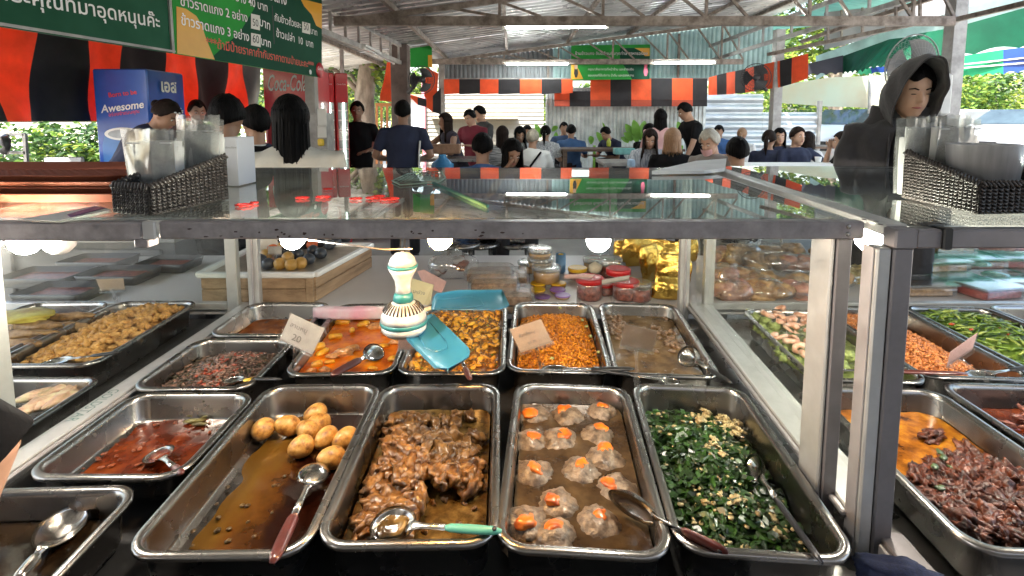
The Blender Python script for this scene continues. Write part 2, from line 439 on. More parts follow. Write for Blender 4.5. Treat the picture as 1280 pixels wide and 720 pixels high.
p = D(390, 130, 5.35); post('concrete_post', p.x, p.y, .004, 2.6, .10, mat('old_concrete_post', (.36, .34, .31), .8, 0, .2, 5, bump=.2), 'square concrete post beside the red fridge, below the price board')
p = D(428, 100, 7.7); post('steel_post', p.x, p.y, .004, 2.55, .05, greysteel, 'thin steel tube post left of the tree trunk')

# ---- back wall: corrugated gable above, zinc fence below
zinc = mat('weathered_zinc', (.42, .47, .48), .45, .45, .25, 2.5, bump=.05, rvar=.12, col2=(.66, .70, .70))
zinc_teal = mat('blue_grey_zinc', (.36, .52, .52), .5, 0, .16, 2, bump=.04, col2=(.54, .70, .69), transl=.3)
zinc_grey = mat('dull_grey_zinc', (.20, .22, .23), .5, .3, .16, 2, bump=.04)
def vcorr(x0, x1, y, z0f, z1f, m, pitch=.09, h=.018, name='zinc_sheet', parent=None, **kw):
    b = MB(); n = max(1, int((x1 - x0) / pitch)); pitch = (x1 - x0) / n; xs = []
    for i in range(n): xs += [(x0 + i * pitch, 0), (x0 + (i + .25) * pitch, h), (x0 + (i + .6) * pitch, h), (x0 + (i + .8) * pitch, 0)]
    xs.append((x1, 0)); V = []
    for x, d in xs: V += [(x, y - d, z0f(x)), (x, y - d, z1f(x)), (x, y - d + .003, z0f(x)), (x, y - d + .003, z1f(x))]
    Fs = []
    for i in range(len(xs) - 1):
        a = i * 4; Fs += [(a, a + 4, a + 5, a + 1), (a + 2, a + 3, a + 7, a + 6)]
    b.add(V, Fs); return b.build(name, m, parent, **kw)
gable = thing('gable_wall', 'blue grey corrugated gable wall above the orange and black banner', 'wall', (1.5, 11, 2.3))
for i, (x0, x1) in enumerate(((-1.47, -.3), (-.3, .85), (.85, 1.98), (1.98, 2.85), (2.85, 3.75), (3.75, 4.6), (4.6, 5.4))):
    vcorr(x0, x1, 11.0, lambda x: 2.36, lambda x: zr(x) - .02, zinc_grey if i < 2 else zinc_teal, parent=gable)
MB().bar((-1.5, 10.95, 2.37), (5.4, 10.95, 2.37), .05, .06).build('wall_rail', greysteel, gable)
for x in (.75, 2.1, 3.45): MB().bar((x, 10.96, 2.4), (x, 10.96, zr(x) - .1), .04, .05).build('wall_stud', rust, gable)
fence = thing('zinc_fence', 'bright weathered corrugated zinc fence behind the seated diners', 'fence', (2, 11.25, 0))
for i in range(4):
    x0 = .72 + i * .86; vcorr(x0, x0 + .87, 11.25 + .004 * (i % 2), lambda x: .3, lambda x: 2.2, zinc, pitch=.085, parent=fence)
MB().bar((.7, 11.19, 2.2), (4.15, 11.19, 2.2), .04, .04).build('fence_rail', greysteel, fence)
# horizontal ribs fence on the right
fence2 = thing('zinc_fence', 'silver zinc fence with horizontal ribs beside the white car', 'fence', (5, 11.6, 0))
def hcorr(x0, x1, y, z0, z1, m, parent, pitch=.2, h=.04, y1=None, name='zinc_sheet'):
    b = MB(); n = int((z1 - z0) / pitch); zs = []
    for i in range(n): zs += [(z0 + i * pitch, 0), (z0 + (i + .35) * pitch, h), (z0 + (i + .6) * pitch, h), (z0 + (i + .85) * pitch, 0)]
    zs.append((z0 + n * pitch, 0)); V = []; ye = y if y1 is None else y1
    for z, d in zs: V += [(x0, y - d, z), (x1, ye - d, z), (x0, y - d + .004, z), (x1, ye - d + .004, z)]
    Fs = []
    for i in range(len(zs) - 1): a = i * 4; Fs += [(a, a + 1, a + 5, a + 4), (a + 2, a + 6, a + 7, a + 3)]
    b.add(V, Fs); return b.build(name, m, parent)
zs_ = mat('silver_zinc_sheet', (.50, .55, .60), .4, .5, .15, 2, rvar=.12)
hcorr(4.2, 5.55, 11.6, .1, 2.1, zs_, fence2); hcorr(5.555, 6.75, 11.6, .1, 1.9, zs_, fence2)
MB().bar((6.8, 11.58, 0), (6.8, 11.58, 1.95), .07, .09).build('fence_post', greysteel, fence2)
# white lap-board house behind, with a brown awning
siding = mat('cream_siding', (.27, .26, .22), .6, 0, .06, 2)
house = thing('white_house', 'cream house wall of long horizontal boards behind the far diners', 'building', (-1, 14, 0))
b = MB(); b.box((-.75, 14.15, 1.35), (3.2, .2, 2.9)); b.build('wall', siding, house)
for i in range(24):
    z = .1 + i * .11; b = MB(); b.add([(-2.35, 14.045, z), (.85, 14.045, z), (.85, 14.025, z + .004), (-2.35, 14.025, z + .004), (.85, 14.05, z + .108), (-2.35, 14.05, z + .108)],
        [(0, 1, 2, 3), (3, 2, 4, 5)]); b.build('siding_board', siding, house)
b = MB(); b.box((-1.0, 13.85, 1.58), (2.3, .5, .05), bev=.01); b.build('canopy', mat('canopy_tan', (.50, .38, .24), .6), house)
b = MB(); b.box((-2.36, 14.0, 1.3), (.09, .12, 2.6)); b.build('corner_board', mat('pink_board', (.55, .22, .26), .6), house)
# small blue-roofed stall and grey house far left
shed = thing('grey_house', 'small distant grey house with a red tiled roof beyond the road', 'building', (-5.4, 30, 0))
b = MB(); b.box((-4.2, 30, 1.35), (3.2, 2, 2.6)); b.build('wall', mat('distant_wall', (.45, .48, .5), .8), shed)
b = MB(); b.bar((-5.9, 29.6, 2.8), (-2.5, 29.6, 2.8), 2.6, .22); b.build('roof', mat('distant_roof', (.42, .16, .12), .8), shed)
b = MB(); b.box((-4.0, 28.97, 1.5), (.9, .06, .8)); b.build('window', mat('distant_window', (.05, .07, .08), .2), shed)

# ---- turquoise sheets at the right end and the grey gable of the next building
b_ = corrugated('side_roof', 5.45, 7.8, 8.3, 12.5, lambda x: 3.55 + .1 * (x - 5.4), tealsheet, label='turquoise translucent roof sheets at the far right corner of the hall', cat='roof')
gp = thing('grey_gable_panel', 'large plain grey gable panel behind the slanting roof members', 'wall panel', (8, 10.5, 2.5))
b = MB(); b.poly([D(1032, 62, 10.4), D(1190, 22, 10.4), D(1190, -60, 10.4), D(1032, -60, 10.4)], .05, (0, -1, 0)); b.build('panel', mat('grey_panel', (.21, .205, .215), .7, 0, .08, 1), gp)
for px in (1052, 1078, 1108): MB().bar(D(px, -60, 10.33), D(px, 56 - (px - 1032) * .25, 10.33), .03, .03).build('stud', rust, gp)

# ---- orange and black banners (cloth blocks)
orange = mat('orange_cloth', (.84, .125, .035), .75, 0, .12, 5, bump=.12, bscale=14, transl=.35, sheen=.2)
blackc = mat('black_cloth', (.016, .014, .017), .8, 0, .3, 5, bump=.12, bscale=14)
orange_shaded = mat('orange_cloth_shaded', (.45, .075, .04), .8, 0, .15, 5, bump=.12, bscale=14)  # orange cloth darkened to carry shade along the banner's lower strip
greycloth = mat('black_tarpaulin', (.045, .045, .05), .35, 0, .3, 5, bump=.3, bscale=8)
def clothpiece(tl, tr, bl, br, m, parent, wob=.022, n=8, name='cloth_block', seed=0):
    tl, tr, bl, br = map(Vector, (tl, tr, bl, br)); nr = (tr - tl).cross(bl - tl).normalized(); V = []; b = MB(); b.smooth = True
    for s_ in (0, 1):
        for j in range(n + 1):
            for i in range(n + 1):
                u, v = i / n, j / n; p = tl.lerp(tr, u).lerp(bl.lerp(br, u), v)
                q = mnoise.noise(Vector((p.x * 3 + seed, p.y * 3, p.z * 2))) * wob * (.3 + v)
                V.append(p + nr * (q + (.003 if s_ else 0)))
    k = (n + 1) ** 2; Fs = []
    for j in range(n):
        for i in range(n):
            a = j * (n + 1) + i; Fs.append((a, a + n + 1, a + n + 2, a + 1)); Fs.append((a + k, a + 1 + k, a + n + 2 + k, a + n + 1 + k))
    b.add(V, Fs); return b.build(name, m, parent)
bn = thing('striped_banner', 'orange and black block banner hung along the back wall under the gable', 'banner', (1, 10.6, 2.1))
xs = [555, 574, 600, 623, 650, 677, 702, 716]
for i in range(len(xs) - 1):
    clothpiece(D(xs[i], 99, 10.62), D(xs[i + 1], 99, 10.62), D(xs[i], 118, 10.62), D(xs[i + 1], 116 if i > 4 else 117, 10.62), orange if i % 2 == 0 else blackc, bn, seed=1)
xs = [693, 712, 738, 763, 789, 814, 840, 866, 884]
for i in range(len(xs) - 1):
    y0 = 114 if i < 2 else 98
    clothpiece(D(xs[i], y0, 10.75), D(xs[i + 1], y0, 10.75), D(xs[i], 125, 10.75), D(xs[i + 1], 125, 10.75), orange if i % 2 == 0 else blackc, bn, seed=2)
    clothpiece(D(xs[i], 125, 10.75), D(xs[i + 1], 125, 10.75), D(xs[i], 133, 10.77), D(xs[i + 1], 133, 10.77), orange_shaded if i % 2 == 0 else blackc, bn, seed=3)
bn2 = thing('striped_banner', 'orange and black banner sloping up to the right past the black wall fan', 'banner', (4, 8.6, 2))
pts = [(886, 97, 119, 10.6), (896, 94, 118.5, 10.3), (908, 91, 118, 10.0), (919, 89, 117, 9.7), (932, 86, 116, 9.4), (942, 83, 114, 9.1), (955, 80, 112, 8.8), (975, 76, 109, 8.6), (990, 72, 105, 8.4), (1010, 67, 98, 8.2)]
for i in range(len(pts) - 1):
    a, c = pts[i], pts[i + 1]
    clothpiece(D(a[0], a[1], a[3]), D(c[0], c[1], c[3]), D(a[0], a[2], a[3]), D(c[0], c[2], c[3]), orange if i % 2 == 0 else blackc, bn2, seed=4)
# big curtain on the left behind the signs
cu = thing('striped_curtain', 'large orange and black striped cloth hung behind the blue fridge', 'curtain', (-3.3, 5, 1.5))
tops = [-40, 2, 62, 126, 175, 218, 256, 290, 312, 332]; bots = [-40, 2, 45, 112, 140, 200, 245, 282, 308, 326]
for i in range(len(tops) - 1):
    def P(px, z):
        Y = 3.38 * 650 / (640 - px) * 1.0; return Vector(((px - 640) / 650 * Y, Y, z))
    m = greycloth if i == 8 else (blackc if i % 2 == 0 else orange)
    clothpiece(P(tops[i], 2.55), P(tops[i + 1], 2.55), P(bots[i], 1.52), P(bots[i + 1], 1.52), m, cu, wob=.10, n=12, seed=9)
# small slanting banners and orange slide shape near the tree
bn3 = thing('striped_banner', 'small drooping orange and black banner behind the wall fan', 'banner', (-1.3, 9, 1.9))
q = [(512, 118, 121), (522, 121, 131), (533, 124, 134), (541, 120, 140), (551, 110, 143)]
for i in range(4):
    a, c = q[i], q[i + 1]; clothpiece(D(a[0], a[1], 9), D(c[0], c[1], 9), D(a[0], a[2], 9), D(c[0], c[2], 9), (orange, blackc)[i % 2], bn3, seed=5)
clothpiece(D(533, 84, 9.05), D(548, 92, 9.05), D(530, 120, 9.05), D(545, 140, 9.05), orange, bn3, seed=6)
b = clothpiece(D(484, 78, 9.2), D(496, 78, 9.2), D(476, 126, 9.2), D(500, 128, 9.2), orange, None, wob=.2, name='orange_cloth'); setp(b, 'orange cloth hanging against the left side of the brown post', 'cloth')
ws = thing('wooden_stand', 'orange brown wooden stand with slatted sides beside the tree', 'stand', D(480, 200, 9.3))
ow = mat('varnished_orange_wood', (.48, .19, .06), .5, 0, .25, 6)
for (a, c) in (((472, 131), (500, 131)), ((470, 163), (500, 163)), ((472, 178), (500, 178)), ((470, 196), (500, 196))): MB().bar(D(*a, 9.3), D(*c, 9.3), .3, .05).build('shelf', ow, ws)
for px in (471, 477, 484, 491, 499): MB().bar(D(px, 131, 9.2), D(px, 205, 9.2), .035, .035).build('upright', ow, ws)

# ---- scalloped awnings on the right
tgreen = mat('green_tarpaulin', (.006, .085, .045), .5, 0, .2, 2, bump=.25, bscale=6, transl=.08)
tgreen2 = mat('bright_green_tarpaulin', (.012, .30, .13), .5, 0, .15, 2, bump=.15, bscale=6, transl=.3)
tblue = mat('blue_tarpaulin', (.010, .05, .25), .5, 0, .2, 2, bump=.15, bscale=6, transl=.25)
tblack = mat('dark_tarpaulin', (.02, .02, .035), .6, 0, .2, 2, bump=.15, bscale=6)
tpale = mat('pale_turquoise_tarpaulin', (.50, .62, .60), .5, 0, .2, 2, bump=.2, bscale=5, transl=.5)
def panelstrip(top, bot, m, parent, name='awning_panel', scal=None, y=None):
    """top/bot: list of (px, py, depth); scallops along the bottom"""
    b = MB(); b.smooth = True; n = 24; V = []
    def lerp(L_, t):
        f = t * (len(L_) - 1); i = min(int(f), len(L_) - 2); f -= i; return tuple(L_[i][k] * (1 - f) + L_[i + 1][k] * f for k in range(3))
    n = 30
    for s_ in (0, .006):
        for i in range(n + 1):
            t = i / n; a = lerp(top, t); c = lerp(bot, t); dy = (scal[0] * abs(math.sin(PI * scal[1] * t)) if scal else 0)
            P0, P2 = D(*a), D(c[0], c[1] - dy, c[2]); P1 = P0.lerp(P2, .5)
            for P in (P0, P1, P2): V.append(P + Vector((0, s_, 0)))
    Fs = []; K = 3 * (n + 1)
    for i in range(n):
        for j in range(2):
            a = i * 3 + j; Fs.append((a, a + 1, a + 4, a + 3)); Fs.append((a + K, a + 3 + K, a + 4 + K, a + 1 + K))
    b.add(V, Fs); return b.build(name, m, parent)
aw = thing('green_awning', 'dark green scalloped awning with pale turquoise top beyond the grey post', 'awning', (7, 8, 2.2))
panelstrip([(1020, 70, 11), (1110, 38, 9.5), (1200, 12, 8.2), (1330, -30, 7)], [(1020, 100, 11), (1110, 50, 9.5), (1200, 34, 8.25), (1330, 0, 7.05)], tpale, aw, name='awning_top')
panelstrip([(1112, 49, 9.4), (1150, 44, 8.9)], [(1075, 88, 9.4), (1110, 84, 8.9)], tgreen, aw, scal=(3, 4))
panelstrip([(1054, 70, 10.1), (1112, 49, 9.4)], [(1054, 93, 10.1), (1078, 90, 9.4)], tgreen, aw, scal=(3, 4))
panelstrip([(1008, 80, 10.3), (1054, 69, 10.1)], [(1010, 95, 10.3), (1056, 93, 10.1)], tblack, aw, scal=(3, 4))
panelstrip([(1148, 42, 8.9), (1194, 34, 8.2), (1330, -4, 7)], [(1108, 88, 8.9), (1190, 72, 8.2), (1330, 52, 7)], tgreen, aw, scal=(5, 5))
aw2 = thing('striped_awning', 'bright green and blue scalloped awning beyond the dark green one', 'awning', (9, 11, 2.2))
panelstrip([(1076, 85, 12), (1090, 85, 12)], [(1070, 94, 12), (1090, 94, 12)], tgreen2, aw2, scal=(2, 3))
panelstrip([(1088, 84, 11.9), (1195, 78, 11)], [(1090, 92, 11.9), (1188, 88, 11)], tblue, aw2, scal=(2, 8))
panelstrip([(1190, 72, 11), (1254, 62, 10.5)], [(1190, 98, 11), (1254, 93, 10.5)], tgreen2, aw2, scal=(3, 5))
panelstrip([(1254, 62, 10.5), (1345, 52, 10)], [(1254, 93, 10.5), (1345, 84, 10)], tblue, aw2, scal=(3, 5))
for (a, c) in (((1190, 82, 10.9), (1340, 66, 10)), ((1190, 86, 10.9), (1340, 74, 10))): MB().bar(D(*a), D(*c), .03, .03).build('awning_pipe', greysteel, aw2)
tp = thing('beige_tarpaulin', 'pale beige and green translucent tarpaulin hung above the parked white car', 'tarpaulin', (6, 12.5, 1.9))
panelstrip([(968, 108, 12.4), (1035, 97, 12.4), (1150, 92, 12.4)], [(968, 128, 12.4), (1035, 133, 12.4), (1150, 137, 12.4)], mat('beige_tarp', (.62, .56, .42), .6, 0, .05, 1, col2=(.56, .62, .52), transl=.5, bump=.1), tp)
MB().tube([D(1089, 82, 12.2), D(1085, 175, 12.2)], .035).build('tarpaulin_pole', greysteel, tp)

# ---- fluorescent tubes
lamp_on = emat('tube_glow', (.93, 1, .97), 24)
def tube_light(a, c, label, on=True, hang=.05):
    a, c = Vector(a), Vector(c); t = thing('tube_light', label, 'fluorescent lamp', tuple((a + c) / 2), group='fluorescent tubes under the roof')
    MB().bar(a + Vector((0, 0, .035)), c + Vector((0, 0, .035)), .05, .03).build('housing', white_paint, t)
    MB().tube([a.lerp(c, .02), a.lerp(c, .98)], .014, 8).build('tube', lamp_on if on else white_plastic, t)
    for q_ in (0, 1): MB().box(a.lerp(c, q_) + Vector((0, 0, .012)), (.03, .035, .06)).build('end_cap', white_paint, t)
tube_light(D(630, 34.5, 6.0), D(759, 33.5, 6.0), 'lit tube lamp under the near truss, left of the two')
tube_light(D(934, 31, 6.0), D(1073, 30, 6.0), 'lit tube lamp under the near truss toward the right')
tube_light(D(632, 80.5, 10.2), D(711, 80, 10.2), 'lit tube lamp left of the green menu sign on the back wall')
tube_light(D(817, 78.5, 10.2), D(894, 78, 10.2), 'lit tube lamp right of the green menu sign on the back wall')
tube_light(D(455, 60, 6.7), D(492, 79, 8.1), 'unlit tube lamp along the left ladder truss seen nearly end on', on=False)
# ================================================================ SIGNS
signgreen = mat('sign_dark_green', (.018, .095, .05), .75, 0, .25, 1.5, spec=.15, col2=(.03, .12, .07))
siggreen2 = mat('sign_bright_green', (.035, .31, .055), .75, 0, .15, 2, spec=.15)
sigdark = mat('sign_bottle_green', (.012, .07, .04), .75, 0, .15, 2, spec=.15)
sigyel = mat('sign_yellow', (.72, .36, .03), .45, 0, .08, 3)
letter_white = mat('letter_white', (.82, .82, .80), .5, 0, .03, 3)
letter_black = mat('letter_black', (.02, .02, .02), .5, 0, .03, 3)
letter_red = mat('letter_red', (.65, .06, .02), .5, 0, .1, 3)
paper = mat('paper_white', (.74, .73, .68), .7, 0, .05, 6)
def ppt(px, py, M):
    d = ray(px, py); n = Vector((M[0][2], M[1][2], M[2][2])); o = Vector((M[0][3], M[1][3], M[2][3])); c = Vector((0, 0, CAM_Z))
    t = (o - c).dot(n) / d.dot(n); return c + d * t
def board(name, label, cat, p0, p1, h, m, slope0=0, thick=.02):
    """an upright board from p0 to p1 (bottom edge), h tall, facing right-hand side of travel"""
    p0, p1 = Vector(p0), Vector(p1); M = frame(p0, p1 - p0, (0, 0, 1)); L_ = (p1 - p0).length
    t = thing(name, label, cat, mtx=M); b = MB(); b.box((L_ / 2, h / 2, -thick / 2), (L_, h, thick)); b.build('panel', m, t, world=False)
    return t, M, L_
def ptext(s, m, par, M, a, c, lift=.004, outline=None, k=1, name='lettering', bold=0, shear=0):
    """lettering on the board M whose baseline runs between two pixels of the photograph"""
    P, Q = ppt(*a, M), ppt(*c, M); n = Vector((M[0][2], M[1][2], M[2][2])); F_ = frame(P + n * lift, Q - P, (0, 0, 1)); w_ = (Q - P).length
    o = text_mb(s, m, par, F_, width=w_, name=name, bold=bold, shear=shear)
    if outline: text_mb(s, outline, par, frame(P + n * (lift - .0015) + Vector((0, 0, -.002)), Q - P, (0, 0, 1)), width=w_ * 1.002, name='letter_outline', bold=bold + .028, shear=shear)
    return o
q0, q1, q2 = D(0, 33, 2.33), D(220, 67, 3.29), D(402, 97, 5.15)
q0 = q1 + (q0 - q1) * 1.15
sg, SM, SL = board('green_sign', 'long dark green sign with white thai lettering above the striped curtain', 'sign', q0, q1 - (q1 - q0).normalized() * .02, .62, signgreen)
ptext('ขอบพระคุณที่มาอุดหนุนค๊ะ', letter_white, sg, SM, (-70, -5), (200, 41), bold=.012)
b = MB(); b.bar((0, .01, .006), (SL, .01, .006), .012, .02); b.bar((SL - .01, 0, .006), (SL - .01, .62, .006), .02, .012, up=(0, 0, 1)); b.build('edge_strip', greysteel, sg, world=False)
pb, PM, PL = board('price_board', 'green and yellow price board with thai menu prices', 'sign', q1, q2, .80, siggreen2)
nP = Vector((PM[0][2], PM[1][2], PM[2][2]))
def bpoly(pxs, m, name, lift=.003):
    pts = [ppt(x, y, PM) + nP * lift for x, y in pxs]; b = MB(); b.poly(pts, .001, nP); return b.build(name, m, pb)
bpoly([(301, -30), (402, -35), (402, 97), (262, 74), (300, 40), (318, 10)], sigdark, 'dark_field', .002)
bpoly([(220, 8), (232, 11), (245, 20), (252, 32), (256, 45), (262, 60), (268, 74.5), (221, 67)], sigyel, 'yellow_wave')
bpoly([(375, -2), (402, 5), (402, 36), (395, 32), (389, 18), (380, 8)], sigyel, 'yellow_wave')
ptext('ข้าวราดแกง 1 อย่าง 40 บาท', letter_white, pb, PM, (222, -24), (334, 15), outline=letter_black, bold=.01)
ptext('ราคา อาหาร ข้าวแกง', letter_white, pb, PM, (262, -25), (358, 7), outline=letter_black, bold=.015)
ptext('ข้าวราดแกง 2 อย่าง', letter_white, pb, PM, (225, 7), (309, 28), outline=letter_black, bold=.01)
ptext('บาท', letter_white, pb, PM, (324, 32), (337, 38), outline=letter_black, bold=.01)
ptext('ข้าวราดแกง 3 อย่าง', letter_white, pb, PM, (226, 31), (311, 52), outline=letter_black, bold=.01)
ptext('บาท', letter_white, pb, PM, (326, 56), (338, 60), outline=letter_black, bold=.01)
ptext('***ถ้ามีป้ายราคากำกับราคาตามป้ายนะคะ***', letter_red, pb, PM, (257, 58), (392, 86), bold=.008)
ptext('กับข้าวถ้วยละ', letter_white, pb, PM, (343, 26), (376, 36), outline=letter_black, bold=.008)
ptext('บาท', letter_white, pb, PM, (388, 42), (396, 45), outline=letter_black)
ptext('ข้าวเปล่า  10  บาท', letter_white, pb, PM, (345, 46), (391, 60), outline=letter_black, bold=.006)
bpoly([(339.5, 7), (340.5, 7), (343, 55), (342, 55)], letter_black, 'divider_line')
for (x0, y0, x1, y1, s_) in ((313, 17, 324, 38, '50'), (313, 41, 325, 59, '60'), (377, 27, 387, 43, '50')):
    bpoly([(x0, y0), (x1, y0 + 2.5), (x1, y1), (x0, y1 - 2.5)], paper, 'price_sticker', .006)
    ptext(s_, letter_black, pb, PM, (x0 + 2, y1 - 6), (x1 - 2, y1 - 4.3), lift=.008)
rd = mat('badge_red', (.5, .02, .03), .4)
c_ = ppt(399, 88, PM) + nP * .006; b = MB(); b.lathe([(.03, 0), (.075, 0), (.075, .003), (.01, .003)], n=20, mtx=frame(c_, PM.col[0].xyz, (0, 0, 1))); b.build('round_badge', rd, pb)
ptext('Coke', letter_white, pb, PM, (396, 87), (402, 88.5), lift=.011)
c_ = ppt(387, 90, PM) + nP * .006; b = MB(); b.lathe([(.004, 0), (.022, 0), (.022, .003), (.004, .003)], n=14, mtx=frame(c_, PM.col[0].xyz, (0, 0, 1))); b.build('round_badge', letter_white, pb)
# back wall sign
bs, BM, BL = board('menu_sign', 'green and yellow thai sign hung over the back wall banner', 'sign', D(714, 100, 10.5), D(812, 99, 10.5), .68, siggreen2)
nB = Vector((BM[0][2], BM[1][2], BM[2][2]))
def b2poly(pxs, m, name, lift=.004): b = MB(); b.poly([ppt(x, y, BM) + nB * lift for x, y in pxs], .002, nB); return b.build(name, m, bs)
b2poly([(775, 60), (812, 60), (812, 99), (790, 99), (782, 85), (775, 76)], sigdark, 'dark_field', .003)
b2poly([(793, 60), (812, 60), (812, 70), (806, 70), (801, 64)], sigyel, 'yellow_wave'); b2poly([(714, 78), (719, 80), (724, 88), (729, 99), (714, 99)], sigyel, 'yellow_wave')
ptext('ร้านข้าวแกง ยินดีต้อนรับทุกท่าน อาหารอร่อย', letter_white, bs, BM, (719, 70), (809, 70), outline=letter_black, lift=.008)
ptext('กรุณาสั่งอาหารที่หน้าร้าน และชำระเงิน', letter_white, bs, BM, (735, 89), (792, 89), lift=.008)
ptext('ขอบคุณที่ใช้บริการ น้ำดื่ม และของหวาน', letter_white, bs, BM, (735, 96.5), (792, 96.5), lift=.008)
def tiny_figure(x, y, m1, h, face):
    b2poly([(x - 2, y), (x + 2, y), (x + 2.6, y + h * .55), (x + 1.2, y + h), (x - 1.2, y + h), (x - 2.6, y + h * .55)], m1, 'printed_figure', .007)
    b2poly([(x - 2, y - 1), (x - 1.8, y - 5), (x + 1.8, y - 5), (x + 2, y - 1), (x, y + 1)], face, 'printed_figure', .010)
skinp = mat('printed_skin', (.55, .35, .25), .6); pinkp = mat('printed_pink', (.62, .12, .2), .6)
tiny_figure(720, 86, letter_black, 11, skinp); tiny_figure(807, 84, pinkp, 11, pinkp)
sgn, gM, gL = board('small_green_sign', 'small green sign behind the brown post under the roof', 'sign', D(513, 84, 8.9), D(540, 84, 8.9), .36, siggreen2)
b2 = MB(); b2.box((gL - .03, .1, .004), (.07, .2, .006)); b2.build('yellow_corner', sigyel, sgn, world=False)

# ================================================================ FRIDGES
blue = mat('fridge_blue', (.015, .09, .42), .3, 0, .2, 2, coat=.4)
bluel = mat('fridge_light_blue', (.06, .20, .50), .3, 0, .2, 2)
redm = mat('fridge_red', (.55, .015, .025), .3, 0, .15, 3, coat=.4)
fglass = mat('dark_fridge_glass', (.10, .06, .06), .06, 0, .4, 3)
fpink = mat('print_red', (.75, .05, .06), .4)
def fridge_box(name, label, F0, FL, dep, h, m, group=None):
    """F0 front-left bottom corner, FL vector along the front (to the right in the photo), dep vector to the back"""
    F0 = Vector(F0); FL = Vector(FL); n = FL.normalized().cross(Vector((0, 0, 1)))
    M = frame(F0, FL, (0, 0, 1)); t = thing(name, label, 'fridge', mtx=M); W = FL.length
    b = MB(); b.box((W / 2, h / 2, -dep / 2), (W, h, dep), bev=.01); b.build('cabinet', m, t, world=False); return t, M, W
# the front face of the blue fridge looks to the right and toward the stall, its printed side faces the camera
fb, FM, FW = fridge_box('blue_fridge', 'blue drinks fridge with a printed soda can on its side, before the striped curtain', (D(183, 88, 4.05).x, 4.05, .012), D(229, 92, 4.5).xy.to_3d() - D(183, 88, 4.05).xy.to_3d(), .42, D(183, 88, 4.05).z, blue)
fh = D(183, 88, 4.05).z
b = MB(); b.box((FW / 2, fh * .42, .012), (FW * .86, fh * .80, .02), bev=.004); b.build('door', bluel, fb, world=False)
b = MB(); b.box((FW / 2, fh * .43, .026), (FW * .70, fh * .74, .012)); b.build('door_glass', fglass, fb, world=False)
ft = 'เอส'
text_mb(ft, letter_white, fb, FM @ Matrix.Translation((FW * .30, fh - .17, .016)), width=FW * .42, name='logo', bold=.03)
# printed left side: plane through the left side of the cabinet
SX = frame(Vector(FM.col[3].xyz) - FM.col[2].xyz * .42, FM.col[2].xyz, (0, 0, 1))   # origin back-left bottom, x toward the front
sidew = .62
def sp(u, v, l=.004): return SX @ Vector((u, v, l))
def spoly(uvs, m, name, l=.004):
    b = MB(); b.poly([sp(u, v, l) for u, v in uvs], .0015, SX.col[2].xyz); return b.build(name, m, fb)
text_mb('Born to be', fpink, fb, SX @ Matrix.Translation((.12, 1.69, .005)) @ Matrix.Rotation(.12, 4, 'Z'), width=.22, name='lettering', bold=.02)
text_mb('Awesome', letter_white, fb, SX @ Matrix.Translation((.05, 1.57, .005)) @ Matrix.Rotation(.12, 4, 'Z'), width=.34, name='lettering', bold=.02, shear=.2)
text_mb('อร่อยซ่าแบบคุณ', fpink, fb, SX @ Matrix.Translation((.11, 1.535, .005)) @ Matrix.Rotation(.12, 4, 'Z'), width=.24, name='lettering')
spoly([(.06, .15), (.36, .15), (.38, 1.32), (.35, 1.42), (.07, 1.42), (.04, 1.32)], bluel, 'printed_can')
cyl = [(.21 + .145 * math.cos(t * PI / 12), 1.41 + .05 * math.sin(t * PI / 12)) for t in range(24)]
spoly(cyl, letter_white, 'printed_can_lid', .008)
spoly([(.21 + .115 * math.cos(t * PI / 12), 1.41 + .034 * math.sin(t * PI / 12)) for t in range(24)], mat('print_silver', (.35, .38, .42), .4), 'printed_can_lid', .011)
text_mb('est', fpink, fb, SX @ Matrix.Translation((.07, .98, .010)) @ Matrix.Rotation(.2, 4, 'Z'), width=.28, name='logo', bold=.04)
# red fridges
zc = D(328, 86, 5.5).z
cf, CM, CW = fridge_box('red_fridge', 'red drinks fridge with white script logo beneath the price board', (D(328, 86, 5.45).x, 5.45, .012), D(393, 90, 5.5).xy.to_3d() - D(328, 86, 5.45).xy.to_3d(), .6, zc, redm)
text_mb('Coca-Cola', letter_white, cf, CM @ Matrix.Translation((CW * .10, zc - .245, .008)), width=CW * .74, height=.17, name='logo', shear=.35, bold=.012)
b = MB(); b.box((CW / 2, zc * .38, .012), (CW * .9, zc * .72, .02), bev=.004); b.build('door', mat('fridge_deep_red', (.25, .01, .012), .3), cf, world=False)
zc2 = D(402, 95, 6.3).z
for k_, (xa, ya, xb, yb, nm) in enumerate(((400, 6.2, 417, 6.25, 'left-hand glass door drinks fridge with red frame'), (418, 6.25, 434, 6.3, 'right-hand glass door drinks fridge with red frame beside the standing man'))):
    P = D(xa, 95, ya); Q = D(xb, 95, yb)
    g_, GM, GW = fridge_box('red_fridge', nm, (P.x, ya, .012), Q.xy.to_3d() - P.xy.to_3d(), .6, zc2 + .02, redm, None)
    b = MB(); b.box((GW / 2 + .01, zc2 * .44, .010), (GW - .035, zc2 * .80, .02)); b.build('door_glass', mat('pale_fridge_glass', (.30, .33, .32), .1, 0, .3, 3), g_, world=False)
    for j in range(13):
        b = MB(); b.box((GW / 2 + .01, .25 + j * .115, .024), (GW - .04, .018, .006)); b.build('shelf', letter_white, g_, world=False)
    b = MB(); b.box((GW - .055, zc2 * .45, .026), (.018, zc2 * .78, .01)); b.build('door_light', emat('fridge_light', (.8, 1, .9), 2.2) if k_ == 0 else MATS['fridge_light'], g_, world=False)
    text_mb('Coca-Cola', letter_white, g_, GM @ Matrix.Translation((GW * .15, zc2 - .12, .006)), width=GW * .7, name='logo', shear=.35)
